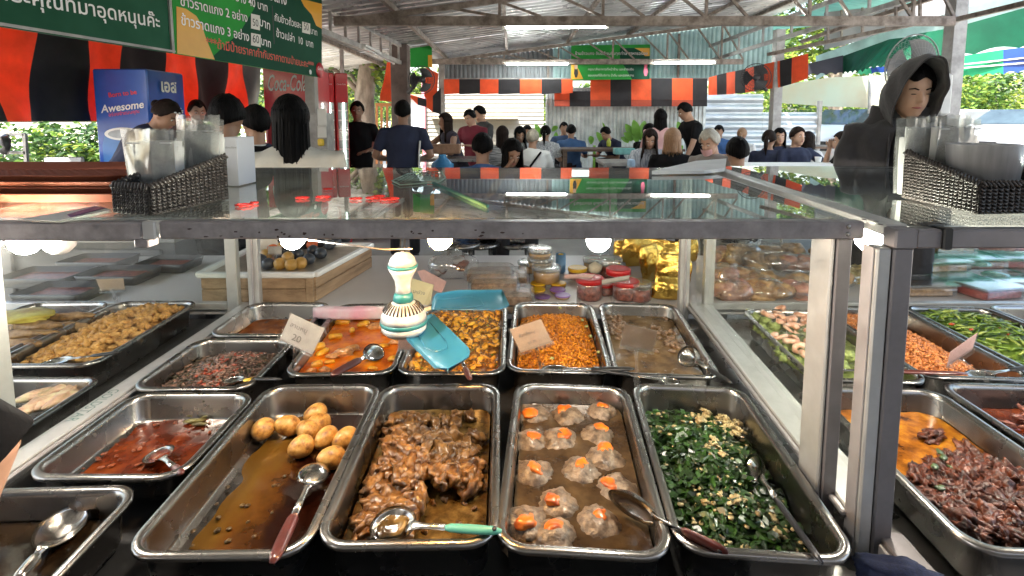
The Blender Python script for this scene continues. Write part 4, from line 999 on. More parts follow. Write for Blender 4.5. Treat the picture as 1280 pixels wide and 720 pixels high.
def scat(n, ufun, mind, tries=30, seed=1):
    """n scattered (u, v) pairs, at least mind apart in metres; ufun(r) draws a candidate"""
    r = random.Random(seed); out = []
    for _ in range(n * tries):
        if len(out) >= n: break
        u, v = ufun(r)
        if all((u - a) ** 2 * .022 + (v - c) ** 2 * .07 > mind * mind for a, c in out): out.append((u, v))
    return out
def pieces(key, name, meshes, uv, zfun, size, label, cat, group, seed=1, tilt=.5, rz=PI):
    r = random.Random(seed)
    for (u, v) in uv:
        s_ = size * r.uniform(.78, 1.25)
        zone = ('near ', 'mid ', 'far ')[min(2, int((v + 1) * 1.5))] + ('left', 'centre', 'right')[min(2, int((u + 1) * 1.5))]
        put(name, r.choice(meshes), pp(key, u, v, zfun(u, v)), (r.uniform(-tilt, tilt), r.uniform(-tilt, tilt), r.uniform(-rz, rz)), s_, label=label + ', ' + zone, cat=cat, group=group)

# C: nine boiled eggs with soy stains
eggm = food('soy_stained_egg', (.26, .09, .012), (.64, .40, .13), (.50, .25, .055), rough=.42, scale=48, bump=.45, sub=.05, coat=.05)
b = MB(); b.smooth = True
prof = [(.001, -.0300)] + [(.0218 * math.sin(t) * (1 - .10 * math.cos(t)), -.0300 * math.cos(t) if t < PI / 2 else -.0270 * math.cos(t)) for t in [PI * k / 14 for k in range(1, 14)]] + [(.001, .027)]
b.lathe(prof, n=20, mtx=Matrix.Rotation(PI / 2, 4, 'Y')); egg = b.mesh('egg', eggm)
eggs = [((329, 536), 70, 'leftmost boiled egg of the heap'), ((360, 532), 15, 'boiled egg just right of the leftmost one'), ((395, 517), 20, 'boiled egg at the far end of the heap, highest in the picture'),
        ((385, 538), -25, 'boiled egg in the middle of the heap with a leaf on it'), ((377, 558), 30, 'browned boiled egg in front of the heap center'), ((408, 547), 60, 'boiled egg right of the heap center'),
        ((432, 548), 30, 'rightmost boiled egg beside the pan wall'), ((415, 572), 20, 'boiled egg nearest the viewer, above the spoon head')]
for (px, a, lab) in eggs:
    P = A(*px, .752); put('boiled_egg', egg, P, (rnd.uniform(-.2, .2), rnd.uniform(-.35, .35), math.radians(a)), (1.10 + rnd.uniform(-.08, .08), 1.15 + rnd.uniform(-.08, .08), 1.15), label=lab, cat='egg', group='boiled eggs in brown gravy')
P = A(398, 530, .742); put('boiled_egg', egg, P, (.2, .1, 1), 1.25, label='boiled egg mostly hidden behind the others at the back of the heap', cat='egg', group='boiled eggs in brown gravy')
bit = blobmesh('bit', 41, (1, .8, .5), food('dark_chilli', (.05, .03, .01), (.12, .07, .02)), .3)
for i in range(16):
    u, v = rnd.uniform(-.9, .2), rnd.uniform(-.85, .1); put('spice_bit', bit, pp('C', u, v, -.073), (0, 0, rnd.uniform(0, 6)), rnd.uniform(.003, .007), label='small dark spice bit floating in the egg gravy', cat='spice bit', group='spice bits floating in the egg gravy')
# B: vegetable bits
okra = food('olive_vegetable', (.06, .045, .012), (.18, .16, .05), rough=.3)
vb = blobmesh('vb', 5, (1, .28, .25), okra, .25); chili = blobmesh('cb', 6, (1, .6, .3), food('red_bits', (.10, .02, .006), (.30, .07, .02), rough=.3), .35)
for (px, py, rz, s_) in ((238, 512, .5, .022), (246, 518, .3, .024), (243, 526, .25, .026), (258, 520, .8, .014), (268, 516, .5, .014), (250, 530, .15, .020)):
    put('vegetable_strip', vb, A(px, py, .744), (0, .05, rz), s_, label='olive green vegetable strip at the back of the red brown curry', cat='vegetable', group='vegetable strips in the red brown curry')
for i, (u, v) in enumerate(scat(60, lambda r: (r.uniform(-.95, .9), r.uniform(-.95, .95)), .012, seed=4)):
    put('curry_bit', chili, pp('B', u, v, -.060), (0, 0, rnd.uniform(0, 6)), rnd.uniform(.003, .008), label='small lump in the red brown curry sauce', cat='curry bit', group='small lumps in the red brown curry')
# D: chicken chunks
chm = food('stewed_chicken', (.045, .016, .004), (.30, .145, .040), (.15, .065, .016), rough=.30, scale=38, bump=.6, coat=.15)
chM = [blobmesh('chunk', 60 + i, (1, rr, .62), chm, .38, 1.5, 3, .16, 4) for i, rr in enumerate((.55, .7, .85, .45, .65, .95, .5))]
def dz_D(u, v): return -.052 + .030 * math.exp(-((u + .1) ** 2 * 2.2 + (v + .05) ** 2 * 2.0))
def draw_D(r):
    while 1:
        u, v = r.uniform(-.82, .82), r.uniform(-.88, .8)
        if abs(u + .42) < .2 and v < -.72: continue
        if v < -.35 and u > -.1 + r.uniform(-.2, .25): continue
        if u > .45 and v > .25 and r.random() > .12: continue
        if v > .3 and u > -.35 and r.random() > .35: continue
        if u > .05 and v < -.3: continue
        return u, v
uv = scat(112, draw_D, .0165, seed=8)
pieces('D', 'chicken_chunk', chM, uv, dz_D, .0225, 'glossy brown lump of stewed chicken in its pan', 'chicken chunk', 'lumps of stewed chicken', seed=3)
uv = scat(60, lambda r: (r.uniform(-.97, .95), r.uniform(-.97, .9)), .012, seed=18)
pieces('D', 'chicken_scrap', chM, uv, lambda u, v: -.060, .0075, 'small scrap of stewed chicken lying in the broth', 'chicken scrap', 'scraps of stewed chicken')
# E: meatballs with yolk
mbm = food('grey_meatball', (.07, .045, .028), (.30, .225, .155), (.17, .12, .078), rough=.38, scale=55, bump=.9, coat=.1)
ykm = food('orange_yolk', (.55, .085, .003), (.80, .21, .012), rough=.3, scale=30, bump=.15, coat=.4)
mbM = [blobmesh('meatball', 90 + i, (1, .95, .70), mbm, .07, 1.7, 4, .075, 6.0) for i in range(5)]
ykM = [blobmesh('yolk', 110 + i, (1, .8, .55), ykm, .16, 1.5, 3, .04, 5) for i in range(4)]
mbs = [((666, 516), 'back row, left'), ((710, 519), 'back row, middle'), ((753, 514), 'back row, right'), ((663, 549), 'second row from the back, left'),
       ((698, 547), 'second row from the back, beside the left one'), ((746, 541), 'second row from the back, right'), ((667, 590), 'third row from the back, left'), ((727, 587), 'third row from the back, middle and sunken'),
       ((756, 572), 'third row from the back, right and tilted'), ((698, 626), 'fourth row from the back, middle'), ((771, 609), 'behind the ladle head'), ((656, 652), 'front row, left against the wall'),
       ((694, 668), 'front row, second from the left'), ((748, 650), 'front row, largest yolk')]
for i, ((x, y), lab) in enumerate(mbs):
    P = A(x, y, .757); s_ = rnd.uniform(.047, .053)
    t = put('meatball', mbM[i % 5], P + Vector((0, 0, -.021)), (rnd.uniform(-.1, .1), rnd.uniform(-.1, .1), rnd.uniform(0, 6)), s_, label='stuffed meatball with orange yolk, ' + lab, cat='meatball', group='stuffed meatballs in broth')
    yk = put('yolk', ykM[i % 4], (rnd.uniform(-.12, .2), rnd.uniform(-.35, -.02), .58), (rnd.uniform(-.2, .2), 0, rnd.uniform(-.5, .5)), (rnd.uniform(.34, .46), rnd.uniform(.36, .46), .36), parent=t)
# F: leaves and egg
lm = [food('cooked_leaf_dark', (.005, .014, .003), (.02, .052, .008), rough=.3, scale=40, bump=.2), food('cooked_leaf', (.008, .030, .005), (.035, .10, .012), rough=.3, scale=40, bump=.2),
      food('cooked_egg_bits', (.34, .22, .07), (.62, .52, .28), rough=.45, scale=60, bump=.3)]
lt = [([(-1, -.3, 0), (0, -.55, .25), (1, -.1, 0), (.2, .5, .1), (-.8, .35, .3)], [(0, 1, 2, 3, 4)]), ([(-1, 0, 0), (-.2, -.35, .2), (.9, -.2, .4), (.5, .35, .1), (-.4, .4, 0)], [(0, 1, 2), (0, 2, 3), (0, 3, 4)]), blob(7, (1, .8, .6), .3, 1.8, 1)]
def hF(u, v): return .012 * mnoise.noise(Vector((u * 3, v * 5, 1.7))) - .060 + .045 * math.exp(-(u + .15) ** 2 * 1.6 - (v + .05) ** 2 * 1.5) - .012 * max(0, v - .5) - .025 * max(0, u - .35)
fill('F', 0, food('leaf_mass', (.008, .02, .005), (.03, .06, .015), rough=.5), 'dark mass of cooked leaves under the green stir-fry', 'leaves', name='leaf_bed', h=lambda u, v: hF(u, v) - .012)
xf = []; r = random.Random(5)
for i in range(4000):
    u, v = r.uniform(-.98, .98), r.uniform(-.98, .95)
    if v > .62 and r.random() < .8: continue
    if u > .55 and r.random() < .45: continue
    s_ = r.uniform(.005, .015); P = pp('F', u, v, hF(u, v) + r.uniform(-.012, .004))
    xf.append((r.choice((0, 1)), r.choice((0, 0, 1, 1)), Matrix.Translation(P) @ Matrix.Rotation(r.uniform(0, 6.3), 4, 'Z') @ Matrix.Rotation(r.uniform(-.9, .9), 4, 'X') @ Matrix.Diagonal((s_, s_, s_, 1))))
npscatter('leafy_greens', lt, xf, lm, None, smooth=False, label='chopped dark green stir-fried leaves heaped in the pan', cat='greens', kind='stuff')
xf = []
for i in range(420):
    u, v = r.uniform(-.95, .95), r.uniform(-.95, .9)
    if mnoise.noise(Vector((u * 2.2, v * 3, 3.3))) < -.02 and r.random() < .9: continue
    s_ = r.uniform(.0025, .0075); P = pp('F', u, v, hF(u, v) + r.uniform(-.002, .005))
    xf.append((2, 2, Matrix.Translation(P) @ Matrix.Rotation(r.uniform(0, 6.3), 4, 'Z') @ Matrix.Diagonal((s_, s_, s_ * .7, 1))))
npscatter('egg_bits', lt, xf, lm, None, label='pale scrambled egg bits scattered over the green leaves', cat='egg bits', kind='stuff')
eggb = [blobmesh('eggpiece', 130 + i, (1, .75, .4), lm[2], .5, 2.2, 3, .25, 5) for i in range(4)]
uv = scat(36, lambda r: (r.gauss(.0, .42), r.gauss(-.15, .5)), .013, seed=31); uv = [(u, v) for u, v in uv if abs(u) < .92 and abs(v) < .92 and mnoise.noise(Vector((u * 2.2, v * 3, 3.3))) > -.02]
pieces('F', 'egg_piece', eggb, uv, lambda u, v: hF(u, v) + .003, .0105, 'cream coloured piece of cooked egg among the dark greens', 'egg piece', 'cooked egg pieces on the greens')
uv = scat(24, lambda r: (r.uniform(.3, .95), r.uniform(.55, .9)), .008, seed=33)
pieces('F', 'egg_piece', eggb, uv, lambda u, v: -.055, .0085, 'golden crumb of egg at the far right corner of the greens pan', 'egg piece', 'egg crumbs in the far corner of the greens pan')
# G: chopped meat salad (too small to pick apart)
gm = [food('dark_chopped_meat', (.05, .028, .018), (.22, .13, .09), rough=.4), food('pink_chopped_meat', (.16, .075, .05), (.34, .2, .15), rough=.4), food('dark_herb', (.02, .018, .010), (.06, .05, .025), rough=.4), food('chilli_red', (.25, .03, .012), (.40, .08, .03), rough=.3)]
gt = [blob(21, (1, .6, .3), .35, 1.6, 1), blob(22, (1, .4, .35), .3, 1.6, 1), blob(23, (.8, .7, .35), .4, 1.9, 1)]
def hG(u, v): return -.058 + .062 * math.exp(-(u - .12) ** 2 * 1.5 - (v - .1) ** 2 * 1.6)
fill('G', 0, gm[0], 'dark bed of chopped meat under the salad heap', 'meat', name='meat_bed', h=lambda u, v: hG(u, v) - .010, amp=.002)
xf = []
for i in range(2600):
    u, v = r.uniform(-.95, .95), r.uniform(-.96, .95)
    if v < -.55 and u < -.45: continue
    s_ = r.uniform(.005, .0125); P = pp('G', u, v, hG(u, v) + r.uniform(-.006, .003))
    xf.append((r.randrange(3), r.choice((0, 0, 0, 1, 1, 2, 3) if u > -.3 and abs(u) < .5 else (0, 0, 0, 1, 2, 2)), Matrix.Translation(P) @ Matrix.Rotation(r.uniform(0, 6.3), 4, 'Z') @ Matrix.Rotation(r.uniform(-.7, .7), 4, 'X') @ Matrix.Diagonal((s_, s_, s_, 1))))
npscatter('chopped_meat', gt, xf, gm, None, label='heap of dark chopped meat with herbs and chilli', cat='meat salad', kind='stuff')
# I: pumpkin curry
pk = food('pumpkin', (.62, .22, .01), (.88, .46, .03), rough=.35, scale=30, bump=.12, coat=.4); pork = food('curry_pork', (.42, .15, .03), (.70, .33, .10), rough=.3, scale=60, bump=.5, coat=.4)
def wedge(seed):
    bm = bmesh.new(); rr = random.Random(seed); pts = [(-1, -.5, -.3), (.9, -.6, -.3), (1, .4, -.35), (-.8, .55, -.3), (-.85, -.3, .35), (.8, -.35, .3), (.7, .3, .4), (-.7, .35, .3)]
    for p_ in pts: bm.verts.new([q_ + rr.uniform(-.15, .15) for q_ in p_])
    bmesh.ops.convex_hull(bm, input=bm.verts); bmesh.ops.bevel(bm, geom=bm.edges[:], offset=.12, segments=2, affect='EDGES'); bmesh.ops.triangulate(bm, faces=bm.faces[:])
    me = bpy.data.meshes.new('wedge'); bm.to_mesh(me); bm.free(); me.materials.append(pk); me.polygons.foreach_set('use_smooth', [True] * len(me.polygons)); return me
wd = [wedge(i) for i in range(4)]; pkk = [blobmesh('curry_pork', 150 + i, (1, .6, .4), pork, .3, 1.7, 3, .12) for i in range(4)]
for i, (px, py, s_, rz, k) in enumerate(((398, 433, .026, .7, 0), (403, 440, .024, 1.2, 1), (419, 420, .026, .4, 2), (396, 455, .020, .2, 3), (412, 452, .017, .4, 1), (428, 402, .03, .3, 0), (455, 405, .026, .1, 3), (440, 412, .022, 2, 2), (480, 432, .020, .6, 1), (492, 448, .022, 1.0, 0), (488, 462, .018, 1.4, 3), (466, 460, .016, .1, 1))):
    put('pumpkin_chunk', wd[k], A(px, py, .777), (rnd.uniform(-.3, .3), rnd.uniform(-.3, .3), rz), s_, label='bright orange pumpkin chunk in the curry', cat='pumpkin', group='pumpkin chunks in the orange curry')
for (px, py, s_) in ((430, 441, .03), (417, 445, .022), (440, 436, .024), (470, 408, .028), (485, 416, .026), (495, 427, .022), (450, 396, .026), (407, 462, .018), (390, 463, .014)):
    put('curry_meat', rnd.choice(pkk), A(px, py, .776), (rnd.uniform(-.3, .3), 0, rnd.uniform(-.6, .6)), s_, label='strip of pork in the orange pumpkin curry', cat='pork piece', group='pork strips in the orange curry')
# J: spiced pieces
jm = food('spiced_prawn', (.58, .20, .008), (.92, .50, .06), (.75, .33, .02), rough=.3, scale=45, bump=.3, coat=.3); jd = food('brown_spice_bits', (.13, .06, .015), (.35, .16, .03), rough=.35)
jM = [blobmesh('spiced_piece', 170 + i, (1, .78, .36), jm, .25, 1.7, 2) for i in range(5)]; jdM = [blobmesh('bean', 180 + i, (1, .7, .6), jd, .2, 1.6, 2) for i in range(3)]
uv = scat(118, lambda r: (r.uniform(-.93, .93), r.uniform(-.93, .93)), .0185, seed=51)
pieces('J', 'spiced_piece', jM, uv, lambda u, v: -.022, .0125, 'flat orange spiced piece in the pan behind the fan', 'spiced piece', 'orange spiced pieces')
xf = []; jt = [blob(31, (1, .7, .6), .2, 1.6, 1), blob(32, (1, .9, .7), .2, 1.6, 1)]
for i in range(1400):
    u, v = r.uniform(-.96, .96), r.uniform(-.96, .96); s_ = r.uniform(.002, .0052)
    xf.append((r.randrange(2), r.choice((0, 0, 1, 2)) if r.random() > .04 else 3, Matrix.Translation(pp('J', u, v, -.027 + r.uniform(0, .006))) @ Matrix.Rotation(r.uniform(0, 6), 4, 'Z') @ Matrix.Diagonal((s_, s_, s_, 1))))
npscatter('spice_beans', jt, xf, [jd, jm, food('orange_crumb', (.62, .20, .01), (.85, .40, .04), rough=.4), food('spring_onion', (.08, .2, .02), (.2, .4, .06))], None, label='brown and orange crumbs between the flat spiced pieces', cat='crumbs', kind='stuff')
# K, R: crumbly meat
def crumble(key, hf, mats, n, smin, smax, label, seed, mask=None, weights=None, namekw='crumbled_meat', cat='minced meat'):
    r = random.Random(seed); xf = []; tp_ = [blob(200 + i, (1, .8, .7), .35, 1.9, 1) for i in range(4)]
    for i in range(n):
        u, v = r.uniform(-.96, .96), r.uniform(-.97, .97)
        if mask and not mask(u, v, r): continue
        s_ = r.uniform(smin, smax); xf.append((r.randrange(4), r.choice(weights or list(range(len(mats)))), Matrix.Translation(pp(key, u, v, hf(u, v) + r.uniform(-.004, .003))) @ Matrix.Rotation(r.uniform(0, 6), 4, 'Z') @ Matrix.Rotation(r.uniform(-.6, .6), 4, 'Y') @ Matrix.Diagonal((s_, s_ * r.uniform(.6, 1), s_ * .8, 1))))
    return npscatter(namekw, tp_, xf, mats, None, label=label, cat=cat, kind='stuff')
km = [food('orange_mince', (.62, .17, .004), (.92, .38, .015), rough=.4), food('deep_orange_mince', (.34, .08, .003), (.62, .20, .008), rough=.4), food('pale_bean', (.35, .38, .12), (.52, .52, .2), rough=.4)]
def hK(u, v): return -.050 + .055 * math.exp(-(u - .05) ** 2 * 1.3 - (v + .15) ** 2 * .9) - .02 * max(0, -u - .55) - (.02 * max(0, v - .6))
fill('K', 0, km[1], 'dense bed of crumbly orange minced meat', 'minced meat', name='mince_bed', h=lambda u, v: hK(u, v) - .008, amp=.003)
crumble('K', hK, km, 4200, .0028, .0062, 'heap of crumbly bright orange minced meat', 61, weights=(0, 0, 0, 1, 1))
for (px, py) in ((728, 400), (733, 408), (738, 420), (700, 385), (690, 448), (748, 440)):
    P = A(px, py, .79); put('bean_piece', blobmesh('bp', px, (1, .8, .6), km[2], .2), P, (0, 0, 1), .008, label='pale green bean piece on the orange mince', cat='bean', group='bean pieces on the orange mince')
rm = [food('salmon_mince', (.50, .13, .025), (.80, .32, .09), rough=.45), food('salmon_mince_dark', (.36, .10, .025), (.58, .22, .07), rough=.45)]
def hR(u, v): return -.056 + .058 * math.exp(-(u + .25) ** 2 * 1.2 - (v - .1) ** 2 * .8) - .02 * max(0, u - .4)
fill('R', 0, rm[1], 'bed of salmon orange crumbled meat', 'minced meat', name='mince_bed', h=lambda u, v: hR(u, v) - .008, amp=.003)
crumble('R', hR, rm, 3200, .004, .0085, 'heap of salmon orange crumbled meat in the right case', 63, mask=lambda u, v, r: not (u > .75 and r.random() < .8), weights=(0, 0, 1))
# L: stew lumps
lm_ = food('stew_meat', (.13, .075, .04), (.32, .20, .12), rough=.35, bump=.5, coat=.3); lM = [blobmesh('stew_lump', 210 + i, (1, .7, .5), lm_, .3, 1.7, 2) for i in range(4)]
uv = scat(34, lambda r: (r.uniform(-.95, -.45), r.uniform(.15, .93)), .012, seed=71) + scat(26, lambda r: (r.gauss(.55, .2), r.gauss(.3, .3)), .012, seed=72)
pieces('L', 'stew_lump', lM, [(u, v) for u, v in uv if abs(u) < .95 and abs(v) < .95], lambda u, v: -.042, .0125, 'brown lump of meat in the thick stew', 'stew lump', 'meat lumps in the brown stew')
# M: fried chicken
fm = food('fried_batter', (.38, .17, .035), (.72, .43, .14), (.55, .28, .07), rough=.6, scale=45, bump=.8); fM = [blobmesh('fried_chicken', 230 + i, (1, rr, .6), fm, .34, 1.9, 3, .16, 5) for i, rr in enumerate((.6, .75, .9, .5, .7))]
def hM(u, v): return -.045 + .062 * math.exp(-(u - .15) ** 2 * 1.1 - (v - .2) ** 2 * .9)
fill('M', 0, fm, 'packed fried chicken under the top pieces', 'fried chicken', name='chicken_bed', h=lambda u, v: hM(u, v) - .016, amp=.004, v0=-.75)
uv = scat(190, lambda r: (r.uniform(-.85, .85), r.uniform(-.8, .88)), .0145, seed=81)
pieces('M', 'fried_chicken_piece', fM, uv, hM, .0165, 'golden battered piece on the fried chicken heap', 'fried chicken', 'pieces of fried chicken')
# N: fried fish and omelette
ffm = food('fried_fish', (.16, .085, .03), (.42, .26, .11), (.28, .16, .06), rough=.5, scale=30, bump=.6); ffM = [blobmesh('fried_fish', 250 + i, (1, .22, .2), ffm, .2, 1.3, 3, .08, 6) for i in range(3)]
for i, (px, py, zz, rz) in enumerate(((60, 400, .79, .2), (90, 396, .80, .1), (45, 408, .80, -.05), (35, 418, .795, .1), (25, 430, .79, -.1), (75, 410, .785, .15), (20, 398, .795, .05))):
    put('fried_fish', ffM[i % 3], A(px, py, zz), (0, 0, rz), .085, label='long brown fried fish lying in the left case pan', cat='fried fish', group='fried fish in the left case')
om = food('yellow_omelette', (.52, .30, .04), (.62, .55, .10), rough=.45, scale=12, bump=.3); put('omelette', blobmesh('omelette', 261, (1, .5, .12), om, .2, 1.5, 3), A(20, 396, .82), (0, 0, .1), .13, label='yellow and green omelette slab behind the fried fish', cat='omelette')
# O: pale rolls
om2 = food('pale_roll', (.50, .40, .22), (.72, .62, .40), (.60, .36, .25), rough=.4, scale=25); oM = [blobmesh('pale_roll', 265 + i, (1, .42, .35), om2, .25, 1.6, 3) for i in range(3)]
for i, (px, py) in enumerate(((45, 494), (66, 491), (55, 503), (76, 499), (40, 508), (84, 491))):
    put('pale_roll', oM[i % 3], A(px, py, .745), (0, 0, .7 + .2 * i), .045, label='pale cream stuffed roll seen through the left glass', cat='roll', group='pale rolls in the lower left pan')
# Q: shrimp, broccoli
shm = food('cooked_shrimp', (.68, .28, .16), (.86, .62, .50), (.8, .42, .28), rough=.35, scale=40, bump=.2, coat=.4); brm = food('broccoli', (.18, .26, .05), (.42, .48, .16), rough=.6, scale=90, bump=.9); stm = food('green_stem', (.07, .15, .012), (.24, .36, .05), rough=.35)
def shrimp_me(seed):
    rr = random.Random(seed); b = MB(); pts = []; R = []
    for i in range(11):
        a = i / 10 * PI * 1.35; pts.append((math.cos(a) * .75, math.sin(a) * .75, .1 * math.sin(i))); R.append((.34 - .022 * i) * (1 + .10 * (i % 2)) if i < 10 else .05)
    b.tube(pts, R, 9); a = PI * 1.35; e = Vector((math.cos(a) * .75, math.sin(a) * .75, 0))
    for s_ in (-.3, .3): b.poly([e, e + Vector((.35 + s_, -.25, .05)), e + Vector((.45, .1 + s_, .05))], .03)
    return b.mesh('shrimp', shm)
shM = [shrimp_me(i) for i in range(2)]
for i, (px, py, rz) in enumerate(((975, 388, .3), (985, 396, 2), (972, 398, 4), (995, 403, 1), (1003, 394, 3), (1012, 402, .5), (975, 420, 1.5), (987, 424, 3.5), (1003, 437, .8), (1013, 445, 2.2), (1015, 415, 5), (990, 411, .2), (1018, 428, 2.8), (1024, 438, 1.1), (962, 393, 2.6))):
    put('shrimp', shM[i % 2], A(px, py, .800), (rnd.uniform(-.3, .3), rnd.uniform(-.3, .3), rz), .031, label='curled pink shrimp on the vegetables in the right case', cat='shrimp', group='curled pink shrimps')
brM = [blobmesh('broccoli', 280 + i, (1, .9, .7), brm, .22, 2.2, 3, .2, 7) for i in range(3)]
for i, (px, py) in enumerate(((945, 398), (957, 403), (968, 409), (950, 410), (960, 418), (970, 428), (978, 440), (940, 392), (995, 452), (1008, 462), (985, 448), (1040, 440), (1050, 455), (1060, 445))):
    put('broccoli_floret', brM[i % 3], A(px, py, .780), (rnd.uniform(-.4, .4), 0, rnd.uniform(0, 6)), .024, label='pale green broccoli floret left of the shrimps', cat='broccoli', group='broccoli florets beside the shrimps')
fill('Q', -.045, food('green_veg_bed', (.07, .10, .02), (.25, .30, .08), rough=.4), 'green vegetables under the shrimps', 'vegetables', name='vegetable_bed', amp=.006, freq=40)
stM = []
for i in range(4):
    b = MB(); b.tube([(-1, 0, 0), (-.3, .08 * (i - 1), .05), (.4, .05 * i, .02), (1, -.06 * (i - 2), 0)], [.10, .12, .11, .09], 7); stM.append(b.mesh('bean_stalk', [stm, food('light_green_stem', (.26, .36, .05), (.46, .54, .14), rough=.35), food('dark_green_stem', (.025, .065, .008), (.10, .18, .02), rough=.35)][i % 3]))
for i in range(26):
    P = pp('Q', rnd.uniform(-.9, .9), rnd.uniform(-.95, .6), -.034); put('vegetable_stalk', rnd.choice(stM), P, (0, rnd.uniform(-.2, .2), rnd.uniform(.6, 2.4)), rnd.uniform(.02, .035), label='thick green stalk under the shrimps', cat='stalk', group='green stalks under the shrimps')
# S: green beans
def hS(u, v): return -.035 + .045 * math.exp(-(u) ** 2 * 1.2 - (v - .1) ** 2 * .8)
fill('S', 0, stm, 'dense green bed under the stir-fried beans', 'vegetables', name='bean_bed', h=lambda u, v: hS(u, v) - .012, amp=.004)
uv = scat(270, lambda r: (r.uniform(-.93, .93), r.uniform(-.95, .95)), .0095, seed=91); r = random.Random(92)
for (u, v) in uv:
    put('bean_stalk', r.choice(stM), pp('S', u, v, hS(u, v) + r.uniform(-.004, .008)), (r.uniform(-.3, .3), r.uniform(-.35, .35), r.gauss(.2, .9)), (r.uniform(.018, .032),) + (.034,) * 2, label='short stir-fried green bean stalk in the right case, ' + ('near ', 'mid ', 'far ')[min(2, int((v + 1) * 1.5))] + ('left', 'centre', 'right')[min(2, int((u + 1) * 1.5))], cat='green bean', group='stir-fried green bean stalks')
for (px, py) in ((1252, 411), (1247, 414), (1262, 418), (1190, 405), (1215, 412)):
    put('chilli_slice', blobmesh('cs', px, (1, .4, .3), food('fresh_chilli', (.55, .05, .01), (.7, .12, .03), rough=.3), .2), A(px, py, .80), (0, .1, .3), .014, label='red chilli slice among the green beans', cat='chilli', group='red chilli slices in the beans')
# T, U: shredded meat
tm = food('dark_red_meat', (.014, .004, .002), (.19, .045, .014), (.075, .017, .006), rough=.34, scale=35, bump=.8, coat=.0, mscale=(1, 3, 1)); tM = [blobmesh('shredded_meat', 300 + i, (1, .62, .5), tm, .45, 1.9, 4, .26, 5.0) for i in range(6)]
def hT(u, v): return -.062 + .036 * (1 / (1 + math.exp((v + .18 - .3 * u) * 7)))
uv = scat(120, lambda r: (r.uniform(-.76, .78), r.uniform(-.87, .45)), .0140, seed=95); uv = [(u, v) for u, v in uv if v < .16 + .3 * u]
pieces('T', 'shredded_meat_clump', tM, uv, hT, .027, 'dark red clump of shredded meat in the lower right pan', 'meat clump', 'clumps of dark shredded meat')
fill('T', 0, tm, 'packed dark shredded meat filling the near half of the pan', 'shredded meat', name='meat_bed', h=lambda u, v: hT(u, v) - .014, amp=.010, freq=28, v1=.05)
put('shredded_meat_clump', tM[0], A(1165, 545, .752), (0, 0, .3), .028, label='lone dark clump of meat out in the orange gravy', cat='meat clump'); 
hb = blobmesh('herb', 330, (1, .5, .2), food('dark_green_herb', (.03, .06, .015), (.08, .12, .03), rough=.35), .3)
for (px, py) in ((1180, 572), (1175, 565), (1193, 585), (1169, 583), (1128, 597), (1176, 610)): put('herb_leaf', hb, A(px, py, .775), (.2, .1, rnd.uniform(0, 3)), .014, label='dark green herb leaf on the shredded meat', cat='herb leaf', group='herb leaves on the shredded meat')
um = food('reddish_meat', (.07, .018, .012), (.32, .11, .07), rough=.4, scale=40, bump=.6, mscale=(1, 3, 1)); uM = [blobmesh('meat_strip', 340 + i, (1, .45, .4), um, .35, 1.6, 3, .12, 5) for i in range(4)]
uv = scat(70, lambda r: (r.uniform(-.6, .82), r.uniform(-.85, .8)), .015, seed=97)
pieces('U', 'meat_strip', uM, uv, lambda u, v: -.045 + .03 * math.exp(-(u - .3) ** 2 * 3 - v * v * 1.5), .019, 'reddish brown strip of meat in the right edge pan', 'meat strip', 'reddish meat strips')
